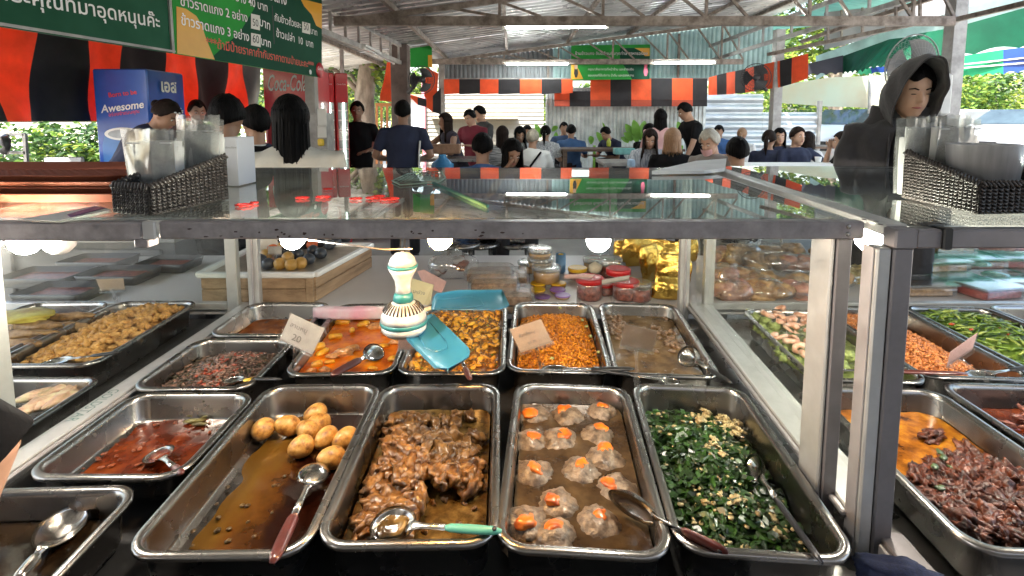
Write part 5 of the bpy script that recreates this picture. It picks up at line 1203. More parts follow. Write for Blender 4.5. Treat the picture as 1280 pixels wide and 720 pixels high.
# ================================================================ SPOONS
hm_brown = mat('maroon_handle', (.085, .018, .014), .3, 0, .3, 20, bump=.1, coat=.3)
hm_teal = mat('green_handle', (.10, .38, .28), .35, 0, .1, 12)
spoonsteel = mat('spoon_steel', (.50, .48, .45), .17, 1, .25, 14, bump=.08, bscale=60, rvar=.08, bdist=.002)
def spoon(label, bc, he, bl, bw, hmat, bn=(0, 0, 1), depth=.012, hs=.45, hw=.011, food_m=None, hole=True, name='serving_spoon', neck_lift=.0, turn=False, group=None):
    """bc bowl centre, he handle end, bl/bw bowl length/width, hs where along the stem the grip begins (0..1)"""
    bl *= 1.28; bw *= 1.28; depth *= 1.15
    bc, he = Vector(bc), Vector(he); d = he - bc; L_ = d.length; M = frame(bc, d, (0, 0, 1)); X = d.normalized()
    Z = (Vector(bn) - X * Vector(bn).dot(X)).normalized(); Y = Z.cross(X)
    R_ = Matrix(((X.x, Y.x, Z.x, bc.x), (X.y, Y.y, Z.y, bc.y), (X.z, Y.z, Z.z, bc.z), (0, 0, 0, 1)))
    t = thing(name, label, 'spoon', tuple(bc), group=group)
    b = MB(); rings = []
    n = 24
    for th, off in ((0, 0), (.0012, .0012)):
        rr_ = []
        for k in range(8):
            f = k / 7; rr = max(.02, f); z = -depth * (1 - f ** 2.2) - (off if k < 7 else 0)
            rr_.append([R_ @ Vector(((bl / 2) * rr * math.cos(2 * PI * q / n) * (1 + .06 * math.cos(2 * PI * q / n)), (bw / 2) * rr * math.sin(2 * PI * q / n), z)) for q in range(n)])
        rings.append(rr_)
    b.loft(rings[0] + rings[1][::-1]); b.build('bowl', spoonsteel, t)
    s0 = bl / 2 * .96
    gs = s0 + (L_ - s0) * hs
    b = MB()
    def rr2(x, w_, h_, z): return [R_ @ Vector((x, w_ * math.cos(2 * PI * q / 12), z + h_ * math.sin(2 * PI * q / 12))) for q in range(12)]
    zz = lambda x: neck_lift * math.sin(PI * min(1, (x - s0) / (L_ - s0)))
    if hs > 0.02:
        b.loft([rr2(s0 - .012, bw * .16, .0012, -.001), rr2(s0, .010, .0018, .001), rr2(s0 + .015, .0062, .0026, zz(s0 + .015)), rr2((s0 + gs) / 2, .0058, .0026, zz((s0 + gs) / 2)), rr2(gs + .004, .0065, .0026, zz(gs))])
        b.build('stem', spoonsteel, t)
    b = MB(); N_ = 8; rg = []
    for k in range(N_ + 1):
        f = k / N_; x = gs + (L_ - gs) * f; w_ = hw * (.72 + .35 * math.sin(PI * (f * .75 + .15))) if k not in (0, N_) else hw * .45
        rg.append(rr2(x, w_, .0048 if 0 < k < N_ else .002, zz(x)))
    b.loft(rg); b.build('handle', hmat, t)
    if hole:
        b = MB(); b.lathe([(.0005, 0), (.0042, 0), (.0042, .0012), (.0005, .0012)], n=12, mtx=R_ @ Matrix.Translation((L_ - .012, 0, .0049 + zz(L_ - .012)))); b.build('hanging_hole', black_plastic, t)
    if food_m:
        v, f = blob(8, (bl * .36, bw * .34, depth * .35), .25, 1.5, 3); b = MB(); b.add([R_ @ Vector((p_[0], p_[1], p_[2] - depth * .55)) for p_ in v], f, True); b.build('spooned_sauce', food_m, t)
    return t
spoon('large dull metal ladle lying in the dark broth at the bottom left corner', A(78, 655, .768), A(20, 725, .765), .085, .060, spoonsteel, bn=(.25, -.45, .9), depth=.02, hs=.2, hw=.010, hole=False, name='ladle')
spoon('metal spoon with broken maroon stub resting in the red brown curry', A(198, 567, .757), A(228, 592, .80), .068, .050, hm_brown, bn=(0, -.2, 1), depth=.008, hs=.55, hw=.008, food_m=liq_red, hole=False)
spoon('upturned serving spoon with long maroon handle across the egg pan', A(392, 592, .765), A(340, 704, .815), .075, .055, hm_brown, bn=(-.2, .3, -1), depth=.012, hs=.42, hw=.011)
spoon('serving spoon with pale green handle in the stewed chicken pan', A(490, 655, .787), A(627, 664, .812), .070, .058, hm_teal, bn=(0, -.25, 1), depth=.014, hs=.35, hw=.008, food_m=liq_broth)
spoon('tilted metal ladle with brown holed handle leaning on the meatball pan', A(790, 634, .795), A(910, 690, .815), .088, .058, hm_brown, bn=(-.45, -.9, -.35), depth=.018, hs=.35, hw=.012)
spoon('dark handled spoon sunk into the green leaves', A(942, 585, .782), A(1028, 704, .812), .065, .045, mat('dark_steel_handle', (.06, .06, .07), .3, .7, .2, 20), bn=(-.8, .2, .5), depth=.012, hs=.25, hw=.006, hole=False)
spoon('spoon with orange sauce and maroon handle in the pumpkin curry', A(468, 440, .792), A(414, 469, .812), .075, .048, hm_brown, bn=(-.1, -.9, .35), depth=.012, hs=.12, hw=.011, hole=False)
spoon('spoon with dark handle end poking out below the fan blade', A(575, 445, .79), A(588, 475, .812), .05, .04, hm_brown, depth=.01, hs=.4, hw=.009, hole=False)
spoon('spoon with thick black handle at the near rim of the orange mince', A(692, 461, .792), A(793, 461, .812), .06, .045, black_plastic, depth=.008, hs=.35, hw=.010, hole=False)
spoon('ladle with dark handle in the brown stew', A(860, 445, .80), A(915, 479, .815), .075, .055, black_plastic, bn=(-.6, -.3, .6), depth=.022, hs=.3, hw=.006, hole=False, name='ladle')
spoon('spoon with long black handle propped on the near rim of the stew pan', A(838, 476, .800), A(740, 462, .813), .045, .035, black_plastic, depth=.008, hs=.4, hw=.006, hole=False)
spoon('spoon in the chopped meat salad with a lemon slice beside it', A(292, 474, .790), A(352, 474, .81), .05, .036, black_plastic, depth=.01, hs=.3, hw=.006, hole=False)
put('lemon_slice', blobmesh('lemon', 401, (1, .6, .3), mat('lemon_yellow', (.62, .42, .05), .4), .15), A(310, 475, .797), (0, 0, .2), .014, label='yellow lemon piece in the near corner of the chopped meat pan', cat='lemon')
spoon('shiny spoon bowl at the near end of the fried chicken pan', A(70, 451, .797), A(150, 440, .822), .07, .05, black_plastic, depth=.01, hs=.4, hw=.007, hole=False)
spoon('spoon with dark red handle laid along the near rim of the salmon mince pan', A(1035, 462, .797), A(1210, 467, .813), .06, .045, hm_brown, depth=.01, hs=.25, hw=.009, hole=False)
spoon('spoon with black handle resting on the green bean pan at the right', A(1225, 468, .80), A(1300, 457, .815), .06, .045, black_plastic, depth=.01, hs=.35, hw=.010, hole=False)

# ================================================================ PRICE CARD HOLDERS
pinkcard = mat('pink_card', (.62, .40, .37), .5, 0, .1, 20); greycard = mat('grey_card', (.50, .48, .44), .5, 0, .12, 20); browncard = mat('brown_card', (.14, .09, .06), .4, 0, .1, 20); tancard = mat('tan_card', (.48, .36, .26), .5, 0, .12, 20)
ink = mat('pencil_ink', (.16, .15, .14), .7)
def holder(label, base, c4, y, m, txt=None, rim='K', clipbase=True):
    """c4: four pixel corners of the card, y its distance; base: pixel of the clip on the pan rim"""
    P = [D(*c, yy) for c, yy in zip(c4, y if isinstance(y, (list, tuple)) else [y] * 4)]; n = (P[1] - P[0]).cross(P[3] - P[0]).normalized()
    if n.y > 0: n = -n
    t = thing('card_holder', label, 'card holder', tuple(A(*base, .80)), group='clear clip-on price card holders')
    MB().poly(P, .001, n).build('card', m, t)
    c = sum(P, Vector()) / 4; Q = [c + (p - c) * 1.10 + n * .002 for p in P]; MB().poly(Q, .0008, n).build('clear_sleeve', clear, t)
    e0, e1 = P[3], P[2]   # lower edge
    if (e0 - e1).length > .004: MB().bar(e0.lerp(e1, -.05) + n * .003, e0.lerp(e1, 1.05) + n * .003, .006, .012, bev=.001).build('sleeve_clip', clear, t)
    m0 = e0.lerp(e1, .5); B_ = A(*base, .80)
    MB().tube([m0, m0.lerp(B_, .35), m0.lerp(B_, .7) + Vector((0, -.004, 0))], [.006, .004, .005], 8).build('stalk', clear, t)
    b = MB(); b.box(B_ + Vector((0, -.004, .010)), (.016, .008, .034), bev=.002); b.box(B_ + Vector((0, .010, .012)), (.016, .006, .024), bev=.002); b.build('peg', clear, t)
    if txt:
        F_ = frame(P[3] + n * .0015, P[2] - P[3], P[0] - P[3]); W_ = (P[2] - P[3]).length; H_ = (P[0] - P[3]).length
        o = text_mb(txt[0], ink, t, F_ @ Matrix.Translation((W_ * .12, H_ * .55, .0012)), width=W_ * .5, name='handwriting')
        if len(txt) > 1: text_mb(txt[1], ink, t, F_ @ Matrix.Translation((W_ * .3, H_ * .2, .0012)), width=W_ * .26, name='handwriting')
    return t
holder('grey price card tilted at the corner of the chopped meat pan', (366, 468), [(364, 392), (406, 411), (390, 443), (349, 425)], 1.36, greycard, ('ลาบหมู', '20'))
holder('tilted tan price card on the orange mince pan', (677, 465), [(637, 412), (676, 399), (690, 428), (651, 441)], 1.36, tancard, ('คั่วกลิ้งหมู', 'ชุด 20'))
holder('dark price card on the brown stew pan', (796, 480), [(781, 405), (822, 414), (815, 440), (776, 432)], 1.37, browncard)
holder('brown price card half hidden behind the drooping fan blade', (521, 478), [(498, 421), (520, 421), (520, 437), (498, 437)], 1.37, mat('rust_card', (.32, .16, .11), .5))
holder('pinkish card lying flat on the clip at the far end of the orange mince pan', (723, 380), [(706, 343), (744, 343), (738, 348), (705, 348)], 2.04, pinkcard)
holder('grey card lying tilted on the clip at the far end of the brown stew pan', (766, 379), [(752, 350), (787, 344), (786, 350), (753, 356)], 2.04, greycard)
holder('pink card in a clear clip at the far corner of the dark meat pan', (1232, 474), [(1188, 440), (1222, 416), (1215, 438), (1184, 458)], 1.42, pinkcard)
holder('tan price card behind the fried chicken seen through the left glass', (146, 378), [(120, 349), (154, 348), (156, 362), (126, 364)], 2.07, tancard)
holder('small card clip on the white tray of dark balls', (345, 334), [(335, 308), (352, 308), (352, 318), (335, 318)], 2.2, greycard)

# ================================================================ BULBS
bulb_w = emat('bulb_glow', (1, .91, .77), 78); bulb_y = emat('bulb_glow_warm', (1, .50, .14), 72)
def bulb(px, py, y, m, label, r=.026, hang=1.30):
    P = D(px, py, y); t = thing('light_bulb', label, 'light bulb', tuple(P), group='lit bulbs hanging in the cases')
    MB().lathe([(.002, -r), (r * .5, -r * .87), (r * .87, -r * .5), (r, 0), (r * .92, r * .42), (r * .62, r * .85)], c=P, n=20).build('glass_bulb', m, t)
    MB().lathe([(r * .62, r * .85), (r * .60, r * 1.2), (r * .45, r * 1.5), (.004, r * 1.52)], c=P, n=16).build('socket', white_plastic, t)
    return t
bulb(366, 297, 1.09, bulb_w, 'lit white bulb at the left under the front beam of the middle case')
bulb(748, 300, 1.09, bulb_w, 'lit white bulb under the front beam, right of the hanging fan')
bulb(550, 297, 1.09, bulb_y, 'lit warm yellow bulb under the front beam above the plastic bag', r=.027)
bulb(32, 300, 1.12, bulb_w, 'leftmost lit white bulb in the left glass case', r=.032)
bulb(74, 300, 1.18, mat('unlit_bulb', (.7, .7, .7), .3), 'unlit round bulb beside the leftmost lit one', r=.034)
bulb(1088, 297, 1.22, bulb_w, 'lit white bulb between the two right posts', r=.034)
bulb(1420, 290, 1.2, bulb_w, 'unseen lit bulb of the right case beyond the right edge of the picture', r=.03)  # out-of-view bulb, there to light the right case
MB().tube([D(377, 299, 1.10), D(440, 307, 1.10), D(480, 312, 1.10), D(515, 311, 1.12)], .0016, 6).build('bulb_wire', mat('grey_wire', (.3, .28, .27), .6), label='thin grey wire stretched from the left bulb to the fan cords', cat='wire')

# ================================================================ HANGING FAN
fw = mat('worn_white_enamel', (.33, .34, .34), .4, 0, .2, 24, bump=.04, coat=.1, col2=(.48, .49, .49)); fteal = mat('fan_teal', (.02, .14, .15), .35, 0, .12, 10); fblade = mat('fan_blade_blue', (.022, .14, .25), .3, 0, .08, 8, coat=.25)
FC = D(503, 320, 1.27); fx, fy = FC.x, FC.y
sc_ = 1.27 / 650 * 1.0
fan = thing('hanging_fan', 'small white ceiling fan with teal bands and blue blades hung over the pans', 'fan', (fx, fy, 1.0))
zt = D(503, 314, 1.27).z
def fz(py): return D(503, py, 1.27).z
def fr(px): return px * 1.28 / 650
P_ = lambda l: [(fr(a), fz(c)) for a, c in l]
MB().lathe(P_([(1, 314), (9, 316.5), (15, 322), (18.2, 330)]), c=(fx, fy, 0), n=32).build('dome', fw, fan)
MB().lathe(P_([(18.3, 330.5), (19, 331), (19, 333), (18.2, 334)]), c=(fx, fy, 0), n=32).build('teal_band', fteal, fan)
MB().lathe(P_([(18.2, 335), (15, 341), (10.5, 350), (9.5, 358), (10, 366)]), c=(fx, fy, 0), n=32).build('neck', fw, fan)
MB().lathe(P_([(10, 365), (12.2, 369), (13, 375), (10, 377)]), c=(fx, fy, 0), n=32).build('teal_collar', fteal, fan)
MB().lathe(P_([(10, 376), (17, 379), (24, 385), (28.3, 393), (29.3, 399)]), c=(fx, fy, 0), n=36).build('vented_cover', fw, fan)
MB().lathe(P_([(29.3, 399), (30, 400), (30, 403), (29, 404)]), c=(fx, fy, 0), n=36).build('teal_ring', fteal, fan)
MB().lathe(P_([(29, 404), (28.5, 410), (24, 415), (8, 416)]), c=(fx, fy, 0), n=36).build('motor_base', fw, fan)
for k in range(30):
    a = 2 * PI * k / 30; pts = []
    for (rr, py) in ((15.5, 378.0), (21, 381.6), (25.6, 387.4)): pts.append(Vector((fx + fr(rr) * math.cos(a), fy + fr(rr) * math.sin(a), fz(py) + .0008)))
    MB().tube(pts, [.0010, .0021, .0024], 5).build('vent_slot', black_plastic, fan)
MB().tube([(fx - .006, fy, zt - .002), (fx - .002, fy - .005, zt + .035), (fx - .001, fy - .22, 1.30)], .0018, 6).build('black_cord', black_plastic, fan)
MB().tube([(fx + .006, fy, zt - .002), (fx + .008, fy - .005, zt + .035), (fx + .008, fy - .22, 1.30)], .0018, 6).build('black_cord', black_plastic, fan)
def blade(pix, z0, root, droop, label):
    pts = [A(x, y, z0) for x, y in pix]; c = sum(pts, Vector()) / len(pts); rt = A(*root, z0)
    ax = (c - rt).normalized(); sd_ = Vector((-ax.y, ax.x, 0))
    # grid over the outline (length x width) with a curl across and raised rims
    us = [(p - rt).dot(ax) for p in pts]; L0, L1 = min(us), max(us); vs2 = [(p - rt).dot(sd_) for p in pts]
    def width(u):
        xs = []
        for i in range(len(pts)):
            a, c_ = us[i], us[(i + 1) % len(pts)]
            if (a - u) * (c_ - u) <= 0 and abs(a - c_) > 1e-9: f = (u - a) / (c_ - a); xs.append(vs2[i] + (vs2[(i + 1) % len(pts)] - vs2[i]) * f)
        return (min(xs), max(xs)) if xs else (0, 0)
    b = MB(); b.smooth = True; nu, nv = 16, 8; V = []
    for i in range(nu + 1):
        u = L0 + (L1 - L0) * (i + .02) / (nu + .04); w0, w1 = width(u)
        for j in range(nv + 1):
            f = j / nv; v = w0 + (w1 - w0) * f; z = -droop * ((u - L0) / (L1 - L0)) ** 1.5 + .010 * (2 * f - 1) ** 2 - .004 * (1 - abs(2 * f - 1)) * (.3 < i / nu < .8)
            V.append(rt + ax * u + sd_ * v + Vector((0, 0, z)))
    Fs = [(i * (nv + 1) + j, (i + 1) * (nv + 1) + j, (i + 1) * (nv + 1) + j + 1, i * (nv + 1) + j + 1) for i in range(nu) for j in range(nv)]
    k0 = len(V); V2 = [v - Vector((0, 0, .0022)) for v in V]
    rim = [(i * (nv + 1), (i + 1) * (nv + 1)) for i in range(nu)] + [((i + 1) * (nv + 1) + nv, i * (nv + 1) + nv) for i in range(nu)] + [(j + 1, j) for j in range(nv)] + [(nu * (nv + 1) + j, nu * (nv + 1) + j + 1) for j in range(nv)]
    b.add(V + V2, Fs + [tuple(q + k0 for q in reversed(f)) for f in Fs] + [(a, c_, c_ + k0, a + k0) for a, c_ in rim])
    o = b.build('blade', fblade, fan, label=label)
    rl = []   # moulded rib, a rounded rectangle outline in the middle of the blade
    for (fu, fv) in ((.12, .25), (.55, .25), (.66, .35), (.66, .65), (.55, .75), (.12, .75)):
        u = L0 + (L1 - L0) * fu; w0, w1 = width(u); f = fv; rl.append(rt + ax * u + sd_ * (w0 + (w1 - w0) * f) + Vector((0, 0, -droop * fu ** 1.5 + .010 * (2 * f - 1) ** 2 + .0006)))
    MB().tube(rl, .0011, 5).build('blade_rib', fblade, fan)
blade([(508, 408), (541, 396), (588, 437), (586, 446), (560, 459), (546, 462), (508, 428)], .995, (503, 402), .012, 'blade drooping toward the viewer')
blade([(537, 381), (545, 371), (572, 366.5), (628, 366), (635, 378), (637, 387), (620, 391), (540, 391)], 1.012, (512, 386), .0, 'blade pointing right')
MB().bar(A(515, 392, 1.005), A(542, 384, 1.01), .02, .003).build('blade_arm', mat('cream_arm', (.6, .55, .4), .4), fan)

# ================================================================ THINGS ON TOP OF THE CASES
wick = mat('dark_rattan', (.040, .031, .028), .5, 0, .3, 50, bump=.2, bscale=200, coat=.1)
r_w = random.Random(44)
def basket(label, c8, z0, hn, hf, seed=0):
    """c8: near-left, near-right, far-right, far-left corners at the base; hn/hf heights at the near and far ends"""
    B_ = [Vector(p) for p in c8]; t = thing('woven_basket', label, 'basket', tuple(sum(B_, Vector()) / 4), group='dark woven baskets of plastic bags on the glass')
    H = [hn, hn, hf, hf]; floor = MB(); floor.poly([p + Vector((0, 0, .004)) for p in B_], .004); floor.build('base', wick, t)
    inner = MB(); cc = sum(B_, Vector()) / 4
    for s_ in range(4):
        a, c = B_[s_], B_[(s_ + 1) % 4]; ha, hc = H[s_], H[(s_ + 1) % 4]; nn = (c - a).cross(Vector((0, 0, 1))).normalized()
        if (cc - (a + c) / 2).dot(nn) > 0: nn = -nn
        q = [a - nn * .003, c - nn * .003, c - nn * .003 + Vector((0, 0, hc * .97)), a - nn * .003 + Vector((0, 0, ha * .97))]; inner.poly(q, .0015, nn)
        Lw = (c - a).length; nst = max(4, int(Lw / .0125)); st = MB(); st.smooth = True
        # upright stakes
        for i in range(nst + 1):
            f = i / nst; h_ = ha + (hc - ha) * f; p = a.lerp(c, f); st.tube([p, p + Vector((0, 0, h_))], .0018, 5, sm=True)
        # woven columns of slanting strands, like stacked chevrons
        for i in range(nst):
            f0, f1 = i / nst, (i + 1) / nst; h_ = ha + (hc - ha) * (f0 + f1) / 2; p0, p1 = a.lerp(c, f0 + .08 / nst), a.lerp(c, f1 - .08 / nst); pm = (p0 + p1) / 2; z = .004
            while z < h_ - .004:
                k_ = r_w.uniform(-.0008, .0008); up = Vector((0, 0, 1))
                st.tube([p0 + up * (z + .0055 + k_), pm + nn * .0042 + up * (z + k_)], [.0019, .0024], 5); st.tube([pm + nn * .0026 + up * (z - .001 + k_), p1 + nn * .001 + up * (z + .0055 + k_)], [.0024, .0019], 5); z += .0072
        st.build('woven_side', wick, t)
        # braided rim
        rm_ = MB(); nb_ = int(Lw / .0095)
        for i in range(nb_):
            f = (i + .5) / nb_; h_ = ha + (hc - ha) * f; p = a.lerp(c, f) + Vector((0, 0, h_)); d_ = (c - a).normalized()
            rm_.tube([p - nn * .005 - d_ * .004 + Vector((0, 0, -.004)), p + Vector((0, 0, .005)), p + nn * .006 + d_ * .004 + Vector((0, 0, -.005))], [.003, .0036, .003], 6)
        rm_.build('braided_rim', wick, t)
    inner.build('inner_wall', black_hole, t)
    return t
zt_ = ZT + .004
def pl(px, py): return A(px, py, zt_)
nl, nr_, fr_ = pl(143, 266), pl(188, 270), pl(285, 249)
basket('sloping dark woven basket holding clear plastic bags, beside the red trays', [nl, nr_, fr_, fr_ + (nl - nr_)], zt_, .058, .105)
nl2, nr2 = pl(1128, 247), pl(1222, 268)
basket('dark woven basket with clear plastic bags and a cup in front of the hooded man', [nr2, nr2 + Vector((.18, .02, 0)), nl2 + Vector((.20, .06, 0)), nl2], zt_, .062, .112)
bagm = glassmat('bag_stack_plastic', (.86, .87, .86), 1.5, .1, .16, dcol=(.78, .78, .77), base=.10, dscale=7)
bagw = mat('stacked_clear_bags', (.84, .84, .84), .3, 0, .04, 4, bump=.35, bscale=9, mscale=(6, 6, 1), transl=.4)
def bagstack(label, px0, px1, y0, y1, yd, z0, nbag=7, slant=0, flare=.0, seed=0, top=.02):
    a, c = D(px0, y1, yd), D(px1, y1, yd); h_ = D(px0, y0, yd).z - z0; t = thing('plastic_bag_stack', label, 'plastic bags', ((a.x + c.x) / 2, yd, z0), group='stacks of clear plastic bags in the baskets')
    r = random.Random(seed); X0, X1 = a.x, c.x
    for k in range(nbag):
        b = MB(); b.smooth = True; n, m_ = 12, 10; V = []; yy = yd + k * .0055; dx = r.uniform(-.006, .006); hh = h_ * (r.uniform(.97, 1.06) if k in (0, nbag - 1) else r.uniform(.74, .88)); amp_ = 2.2 if k in (0, nbag - 1) else 1.2
        for s_ in (0, 1):
            for j in range(m_ + 1):
                for i in range(n + 1):
                    u, v = i / n, j / m_; x = X0 + (X1 - X0) * u + dx + slant * v + flare * (u - .5) * v
                    wob = amp_ * .004 * mnoise.noise(Vector((u * 4 + k * .3, v * 1.5, seed))) + (amp_ * .010 * mnoise.noise(Vector((u * 5, v * 3 + k, seed + 5))) * max(0, v - .7))
                    V.append(Vector((x, yy + wob + (.0012 if s_ else 0) - .010 * math.sin(PI * u), z0 + hh * v + (r.uniform(-.002, .004) if v == 1 else 0))))
        K = (n + 1) * (m_ + 1); Fs = []
        for j in range(m_):
            for i in range(n): q = j * (n + 1) + i; Fs += [(q, q + 1, q + n + 2, q + n + 1), (q + K, q + n + 1 + K, q + n + 2 + K, q + 1 + K)]
        b.add(V, Fs); b.build('plastic_bag', bagm if k in (0, nbag - 1) else bagw, t)
    # folded tops / welded seam
    MB().bar((X0 + slant * .85, yd - .004, z0 + h_ * .86), (X1 + slant * .85, yd - .004, z0 + h_ * .86), .002, .003).build('seam', bagw, t)
zb_ = zt_ + .006
bagstack('nearer stack of clear bags standing in the left basket', 165, 220, 166, 222, 1.115, zb_, 8, seed=1, slant=-.004, flare=.02)
bagstack('farther stack of crumpled clear bags in the left basket', 222, 268, 150, 200, 1.215, zb_, 6, seed=2, slant=.004, flare=.02)
bagstack('left-hand stack of clear bags standing in the right basket', 1134, 1172, 148, 200, 1.262, zb_, 7, seed=3, slant=-.006)
bagstack('second stack of clear bags leaning in the right basket', 1170, 1222, 147, 200, 1.225, zb_, 7, seed=4, slant=.004)
# plastic cup bundle in the right basket
cp = D(1228, 218, 1.14)
cu_ = thing('plastic_tub', 'wide frosted clear plastic tub in the right basket', 'tub', (cp.x, 1.14, zb_))
def tubr(px): return px * 1.10 / 650
MB().lathe([(tubr(31), zb_ + .02), (tubr(34), zb_ + .022), (tubr(40), D(1228, 181, 1.14).z), (tubr(41), D(1228, 180, 1.14).z), (tubr(39), D(1228, 181, 1.14).z), (tubr(30), zb_ + .024), (tubr(20), zb_ + .024)], c=(cp.x, 1.14, 0), n=36).build('tub_wall', mat('frosted_plastic', (.62, .61, .62), .22, .25, .18, 5, transl=.35, mscale=(8, 8, .3)), cu_)
# red brown trays
trm = mat('terracotta_tray', (.24, .068, .036), .7, 0, .1, 9, bump=.06, bscale=60, spec=.2)
for k in range(4):
    z0 = ZT + .006 + k * .0135; X0, X1, Y0, Y1 = -1.75 + .012 * (k % 2), -.862 + .008 * ((k * 7) % 3), 1.15 + .006 * (k % 2), 1.54
    t = thing('serving_tray', ('lowest', 'second lowest', 'third from the bottom', 'topmost')[k] + ' red brown plastic tray of the stack beside the basket', 'tray', ((X0 + X1) / 2, (Y0 + Y1) / 2, z0), group='stacked red brown trays')
    cx_, cy_, hw_, hl_ = (X0 + X1) / 2, (Y0 + Y1) / 2, (X1 - X0) / 2, (Y1 - Y0) / 2
    rings = [[Vector((cx_ + x, cy_ + y, z0 + dz)) for x, y in rrect(hw_ - o_, hl_ - o_, .05)] for o_, dz in ((.024, 0), (.016, .003), (.003, .020), (0, .021), (.0, .023), (.004, .0235), (.018, .006), (.026, .003))]
    b = MB(); b.smooth = True; b.loft(rings, caps=True); b.build('tray_shell', trm, t)
    if k == 3:
        b = MB()
        for i in range(34):
            x = X0 + .04 + i * .024; b.bar((x, Y0 + .04, z0 + .0032), (x, Y1 - .04, z0 + .0032), .003, .0012)
        for j in range(14): y = Y0 + .045 + j * .0235; b.bar((X0 + .04, y, z0 + .0034), (X1 - .04, y, z0 + .0034), .003, .0012)
        b.build('anti_slip_grid', trm, t, kind='stuff')
pap = thing('paper_sheet', 'white and purple printed sheet under the tray stack on the left glass', 'paper', (-.9, 1.1, zt_)); b = MB(); b.poly([A(25, 274, zt_ + .001), (A(120, 257, zt_ + .001)), A(140, 262, zt_ + .001), A(70, 276, zt_ + .001)], .001); b.build('sheet', paper, pap)
b = MB(); b.poly([A(84, 268, zt_ + .0025), A(118, 258, zt_ + .0025), A(132, 259.5, zt_ + .0025), A(88, 271, zt_ + .0025)], .001); b.build('purple_stripe', mat('purple_print', (.18, .07, .20), .5), pap)
wb = thing('white_box', 'white cardboard box with faint print standing between the basket and the woman in white', 'box', D(294, 245, 1.5)); P0_, P1_ = D(287, 172, 1.5), D(302, 245, 1.5)
b = MB(); b.box(((P0_.x + P1_.x) / 2 - .01, 1.53, (zt_ + P0_.z) / 2 + .001), (.055, .10, P0_.z - zt_), bev=.001); b.build('box_body', mat('box_white', (.66, .66, .70), .6, 0, .04, 5), wb)
text_mb('กล่องบริจาค', ink, wb, frame((P0_.x - .005, 1.478, P0_.z - .03), (1, 0, 0), (0, 0, 1)), width=.035, name='lettering')
fl_ = thing('foam_slab', 'white foam slab at the far edge of the glass before the silver haired person', 'foam slab', A(880, 210, zt_)); b = MB(); b.poly([A(815, 213.5, zt_ + .014), A(870, 201, zt_ + .020), A(908, 198, zt_ + .020), A(906, 210, zt_ + .016), A(880, 213, zt_ + .014)], .012); b.build('lid_slab', white_paint, fl_)
# flyswatter-like green mesh lying on the glass
fs_ = thing('mesh_scoop', 'green handled mesh fly swatter lying on the glass top', 'fly swatter', A(540, 225, zt_)); swm = mat('swatter_green', (.25, .36, .30), .7)
c_ = [A(490, 226, zt_ + .002), A(510, 217, zt_ + .002), A(552, 214, zt_ + .002), A(557, 222, zt_ + .002), A(548, 228, zt_ + .002), A(500, 231, zt_ + .002)]
b = MB(); b.tube(c_ + [c_[0]], .0022, 6); b.build('head_frame', swm, fs_)
b = MB(); b.tube([A(542, 229, zt_ + .003), A(609, 258, zt_ + .003)], .0045, 7); b.build('handle', mat('swatter_teal', (.07, .17, .15), .7, spec=.1), fs_)
b = MB()
for i in range(9): b.tube([c_[0].lerp(c_[3], i / 9), c_[1].lerp(c_[2], i / 9)], .0010, 4); 
for i in range(1, 6): f = i / 6; b.tube([c_[0].lerp(c_[1], f), c_[4].lerp(c_[3], f)], .0010, 4)
b.build('mesh_weave', swm, fs_, kind='stuff')
# red rings (rubber bands) on the glass
redband = mat('red_rubber', (.60, .02, .015), .4)
for i, (px, py, rr) in enumerate(((305, 256, .018), (318, 253, .008), (378, 247, .016), (404, 246, .018), (410, 236, .012), (445, 248, .014), (467, 247, .018), (474, 245, .014), (482, 249, .012), (490, 248, .016))):
    P = A(px, py, zt_ + .002); b = MB(); b.tube([P + Vector((rr * math.cos(2 * PI * k / 16), rr * .8 * math.sin(2 * PI * k / 16), .001 * math.sin(3 * k))) for k in range(17)], .0018, 5)
    o = b.build('rubber_band', redband, label='red rubber band lying on the glass top', cat='rubber band', group='red rubber bands on the glass')

# ================================================================ TABLE BEHIND THE CASES
tbm = mat('white_table_top', (.55, .53, .52), .35, 0, .06, 3)
TY0, TY1 = 2.13, 2.95
tb = thing('display_table', 'long pale table behind the glass cases carrying jars, bags and boxes', 'table', (.4, 2.5, 0))
b = MB(); b.box((.45, (TY0 + TY1) / 2, .73), (5.2, TY1 - TY0, .04), bev=.004); b.build('table_top', tbm, tb)
for x in (-2.0, -.4, 1.2, 2.9):
    for y in (TY0 + .06, TY1 - .06): MB().box((x, y, .355), (.05, .05, .71)).build('leg', greysteel, tb)
TZ = .751
def tp_(px, py): return A(px, py, TZ)
# wooden crate with tray of balls
P = tp_(393, 377); Q = tp_(463, 334); Pc = Vector((-.94, Q.y, TZ)); hc_ = D(393, 344, P.y).z - TZ
cr = thing('wooden_crate', 'crate of raw wooden planks carrying a white tray', 'crate', (-.9, 2.4, TZ)); d = (Q - P); d.z = 0
nside = 2
for k in range(nside):
    z = TZ + hc_ * (k + .5) / nside; MB().bar(P + Vector((0, 0, z - TZ)), Q + Vector((0, 0, z - TZ)), .02, hc_ / nside - .003, bev=.002).build('plank', wood, cr)
for k in range(nside):
    for (x0, x1) in ((-1.33, -1.13), (-1.125, P.x - .03)):
        z = TZ + hc_ * (k + .5) / nside; MB().bar((x0, P.y, z), (x1, P.y, z), .02, hc_ / nside - .003, bev=.002).build('plank', wood, cr)
MB().box((P.x - .012, P.y - .002, TZ + hc_ / 2), (.03, .03, hc_)).build('corner_post', wood, cr)
for k in range(nside): z = TZ + hc_ * (k + .5) / nside; MB().bar((-1.33, Q.y + .05, z), (Q.x, Q.y, z), .02, hc_ / nside - .003).build('plank', wood, cr)
tz = TZ + hc_
